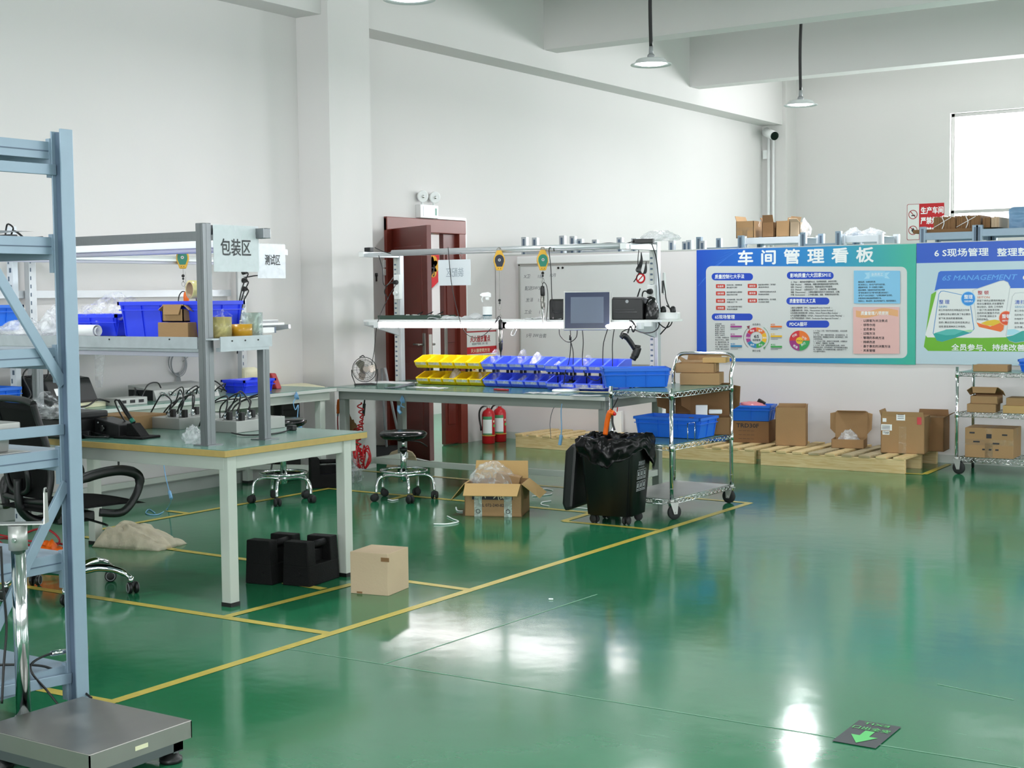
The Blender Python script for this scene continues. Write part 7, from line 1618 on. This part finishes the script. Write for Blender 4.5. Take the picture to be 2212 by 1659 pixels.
for y in (140, 350):
    B4.disc(82, y, 62, 'red_dull', r0=52); B4.poly([(40, y - 42), (48, y - 50), (124, y + 42), (116, y + 50)], 'red_dull'); B4.poly([(60, y + 8), (112, y + 4), (112, y + 18), (60, y + 22)] if y < 200 else [(84, y - 36), (108, y), (84, y + 34), (60, y + 4)], 'ink')
for i, t in enumerate(('生产车间', '严禁烟火', '严禁吸烟')): B4.txt(t, 185, 130 + 135 * i, 88, 'ink_white', .03, 300)
B4.b.build('printed_sheet', B4.mats, ns)
# ================================================================ PENDANT LAMPS
PO = []
def pendant(label, x, y, z):
    t = thing('pendant_lamp', label, 'lamp', (x, y, z)); b = MB(); L_ = ZC - z
    b.tube([(0, 0, L_), (.012, .0, L_ * .6), (-.006, 0, L_ * .3), (0, 0, .15)], .016, 0, 10); b.build('cord', 'black', t)
    b = MB(); b.cyl((0, 0, .085), (0, 0, .155), .02, 0, 16, .017); b.lathe([(.03, .045), (.033, .075), (.026, .09)], (0, 0, 0), 0, 20); b.build('lamp_holder', 'grey_plastic', t)
    b = MB(); b.lathe([(.175, .0), (.172, .006), (.14, .016), (.125, .04), (.11, .05), (.03, .056)], (0, 0, 0), 0, 36, cap=False); b.lathe([(.13, .014), (.172, -.002), (.175, .0)], (0, 0, 0), 0, 36, cap=False); b.build('lamp_shade', 'lamp_white', t)
    b = MB(); b.lathe([(.0, .0), (.11, .001), (.132, .01)], (0, 0, .004), 0, 32, cap=False); b.build('light_panel', 'lamp_disc', t)
    l = bpy.data.lights.new('pendant_light', 'AREA'); l.shape = 'DISK'; l.size = .25; l.energy = 27; l.color = (.96, .98, 1); o = bpy.data.objects.new('pendant_light', l); COL.objects.link(o); o.location = (x, y, z - .006); PO.append(t)
def pendant_out(x, y):
    src = PO[0]; t = copy_tree(src, (x, y, 3.385), 0, 'white pendant lamp of the hall outside the picture', 'pendant lamps outside the picture')
    l = bpy.data.objects.new('pendant_light', bpy.data.lights['pendant_light']); COL.objects.link(l); l.location = (x, y, 3.379)
p = P(905, -4, z=3.385)
pendant('white pendant lamp cut by the top edge, over the door side', -5.78, p.y, 3.385)
pendant('white pendant lamp in front of the near cross beam', -5.785, 10.9, 3.385)
pendant('white pendant lamp hanging between the cross beam and the back wall', -5.79, 14.2, 3.385)
# the rest of the lamp grid, out of the picture
for x, y in ((-5.785, 4.3), (-5.785, 1.0), (-1.8, 1.0), (-1.8, 4.3), (-1.0, 7.6), (-1.0, 10.9), (.2, 14.2), (2.6, 4.3), (3.0, 10.9), (2.6, -2.3)):
    pendant_out(x, y)
# floor sticker
a, d, e = P(1797, 1602, z=0), P(1856, 1557, z=0), P(1947, 1572, z=0); f = a + e - d
ex = thing('floor_sticker', 'dark exit floor sticker with a green arrow', 'sign', (0, 0, 0))
B5 = Board([(0, 0), (180, 0), (180, 260), (0, 260)], 1, 1, (0, 0, 0), (1, 0, 0), (0, 0, 1)); u = e - d; v = a - d
pt5 = lambda x, y, z: e - u * (x / 180.0) + (v) * ((260 - y) / 260.0) + V((0, 0, z)) if False else d + u * ((180 - x) / 180.0) + v * ((260 - y) / 260.0) + V((0, 0, z))
# seen from its own reading side: the arrow points away from the writing
b = MB(); b.poly([d + V((0, 0, .003)), a + V((0, 0, .003)), f + V((0, 0, .003)), e + V((0, 0, .003))]); b.build('sticker_base', 'floor_sticker', ex)
b = MB(); un, vn = u.normalized(), v.normalized(); UL, VL = u.length, v.length; g = lambda x, y: d + u * x + v * y + V((0, 0, .0042))
b.poly([g(.40, .40), g(.62, .40), g(.62, .62), g(.82, .62), g(.51, .93), g(.20, .62), g(.40, .62)][::-1])
b.build('arrow', 'leaf_green', ex)
b = MB(); b.text('安全出口', .036, g(.93, .36) + V((0, 0, .0005)), -un, -vn * 1.0, 0, .01, width=UL * .86); b.text('EXIT', .03, g(.80, .14) + V((0, 0, .0005)), -un, -vn, 0, .01, width=UL * .6); b.build('lettering', 'leaf_green', ex)
# ================================================================ STORAGE BEHIND THE PARTITION
def back_rack(label, px0, px1, y, ztop, m, dep=.5, beam=True, ext=.12, posts=4):
    a = P(px0, 520, y=y); d = P(px1, 520, y=y); t = thing('storage_rack', label, 'rack', (a.x, y, 0)); w = d.x - a.x
    for x in (0, w):
        for yy in (0, dep):
            b = MB(); b.b2((x - .03, yy - .025, 0), (x + .03, yy + .025, ztop), 0, .003); b.b2((x - .012, yy - .0265, .1), (x + .012, yy - .0245, ztop - .02), 1); b.build('upright', [m, 'rack_dark' if m != 'rack_white' else 'galv'], t)
    for z in (ztop - ext, ztop - ext - .75):
        b = MB(); b.b2((0, -.02, z - .07), (w, .02, z), 0, .003); b.b2((0, dep - .02, z - .07), (w, dep + .02, z), 0); b.b2((.02, 0, z - .012), (w - .02, dep, z - .002)); b.build('shelf', m, t)
    return t
YR = 14.2
zt = P(1508, 512, y=YR).z
back_rack('blue grey storage rack beginning at the edge of the management board', 1511, 1601, YR, zt, 'rack_blue')
back_rack('white storage rack stacked with cartons behind the management board', 1606, 1732, YR + .3, P(1600, 508, y=YR).z, 'rack_white', ext=.02)
back_rack('blue grey storage rack beside the cartons behind the management board', 1736, 1812, YR, P(1736, 502, y=YR).z, 'rack_blue')
back_rack('white storage rack with bagged goods behind the management board', 1822, 1902, YR + .2, P(1822, 504, y=YR).z, 'rack_white', ext=.02)
back_rack('blue grey storage rack carrying dark cardboard bundles', 1994, 2108, YR - .2, P(1995, 492, y=YR).z, 'rack_blue', ext=.06)
back_rack('blue grey storage rack below the window carrying a wrapped load', 2116, 2290, YR - .2, P(2112, 488, y=YR).z, 'rack_blue', ext=.04)
back_rack('tall grey storage rack seen over the whiteboard near the wall', 1134, 1216, 12.22, P(1132, 512, y=12.2).z, 'galv', .2, ext=.12)
back_rack('grey storage rack seen over the whiteboard beside the green balancer', 1254, 1340, 12.5, P(1254, 516, y=12.5).z, 'galv', .3, ext=.12)
back_rack('grey storage rack seen between the bench post and the boards', 1452, 1490, 12.9, P(1452, 520, y=12.9).z, 'galv', .3, ext=.12)
def on_rack(px0, px1, y, zb, h, dep, label, m='cardboard', **k):
    a = P(px0, 520, y=y); d = P(px1, 520, y=y); return carton(k.pop('name', 'stored_carton'), label, ((a.x + d.x) / 2, y + dep / 2, zb), (d.x - a.x, dep, h), 0, m, **k)
z2 = P(1600, 508, y=YR).z - .018; Y2 = YR + .34
on_rack(1590, 1628, Y2, z2, P(1600, 478, y=Y2).z - z2, .3, 'tall taped carton at the end of the white rack behind the board', 'cardboard', flaps={'l': (.06, 20)}, closed=False, tape='xf')
on_rack(1646, 1672, Y2, z2, .16, .3, 'open carton beside the tall taped carton on the white rack', 'cardboard_dark', flaps={'f': (.08, 12), 'l': (.06, 30)}, closed=False)
on_rack(1676, 1706, Y2, z2, .17, .3, 'middle open carton in the row on the white rack', 'cardboard', flaps={'r': (.05, 20), 'b': (.05, 10)}, closed=False)
on_rack(1706, 1728, Y2, z2, .15, .25, 'last open carton in the row on the white rack', 'cardboard_pale', flaps={'f': (.07, 60), 'l': (.05, 20)}, closed=False)
a = P(1738, 505, y=Y2); bag('plastic_bag', 'white plastic bag at the end of the carton row on the white rack', (a.x - .04, Y2 + .1, z2), (.14, .2, .2), 'film_dense', 121, .3)
a = P(1840, 518, y=YR + .4); bag('plastic_bag', 'grey and white bag lying on the second white rack', (a.x, YR + .45, P(1822, 504, y=YR).z - .018), (.2, .2, .1), 'film_dense', 123, .4)
a = P(1880, 516, y=YR + .4); bag('plastic_bag', 'larger white bag at the far end of the second white rack', (a.x, YR + .45, P(1822, 504, y=YR).z - .018), (.3, .2, .09), 'film_dense', 124, .4)
z3 = P(1995, 492, y=YR).z - .06; Y3 = YR - .15
b = MB(); a = P(1972, 505, y=Y3); d = P(2100, 505, y=Y3); b.b2((a.x, Y3, z3), (d.x, Y3 + .45, z3 + .035)); one('cardboard_sheet', 'flat dark cardboard sheets under the tied bundles on the rack', 'cardboard', b, 'cardboard_dark')
for k, (p0, p1, y0) in enumerate(((2016, 2064, 468), (2066, 2118, 466), (2122, 2140, 469), (2141, 2160, 468))):
    a = P(p0, 500, y=Y3 + .02); d = P(p1, 500, y=Y3 + .02); h = P(p0, y0, y=Y3).z - z3 - .036; n = int((d.x - a.x) / .012)
    t = thing('cardboard_bundle', ['tied bundle of dark cardboard nearest the red sign', 'tied bundle of dark cardboard with a pale flap on top', 'narrow dark cardboard bundle beside the pale end one', 'pale cardboard bundle at the end of the rack by the window'][k], 'cardboard', (a.x, Y3 + .02, z3 + .036))
    b = MB(); r = random.Random(k)
    for i in range(n): b.b2((i * .012, r.uniform(0, .01), 0), (i * .012 + .0105, .4, h - r.uniform(0, .012)))
    b.build('cardboard_layers', 'cardboard_pale' if k == 3 else 'cardboard_dark', t)
    if k < 2:
        b = MB(); x = (d.x - a.x) * .4; b.tube([(x, -.004, 0), (x + .02, -.005, h * .5), (x, -.004, h), (x, .2, h + .004), (x, .4, h)], .004); b.tube([(.0, -.005, h * .1), (x * 2, -.005, h * .9)], .003); b.build('tie_string', 'white_plastic', t)
a = P(2178, 498, y=Y3); d = P(2290, 498, y=Y3); z4 = P(2112, 488, y=YR).z - .045
b = MB(); b.b2((a.x, Y3 + .03, z4), (d.x, Y3 + .48, P(2200, 446, y=Y3).z), 0, .03); b.sheet((a.x, Y3 + .025, z4), (d.x - a.x, 0, 0), (0, 0, P(2200, 446, y=Y3).z - z4 - .02), 24, 16, lambda q, r: V((0, -.03 * abs(noise.noise(V((q * 8, r * 3, 1)))), 0)), 0, 0); o = one('wrapped_load', 'blue film wrapped load on the rack in front of the window', 'load', b, 'blue_sheet')
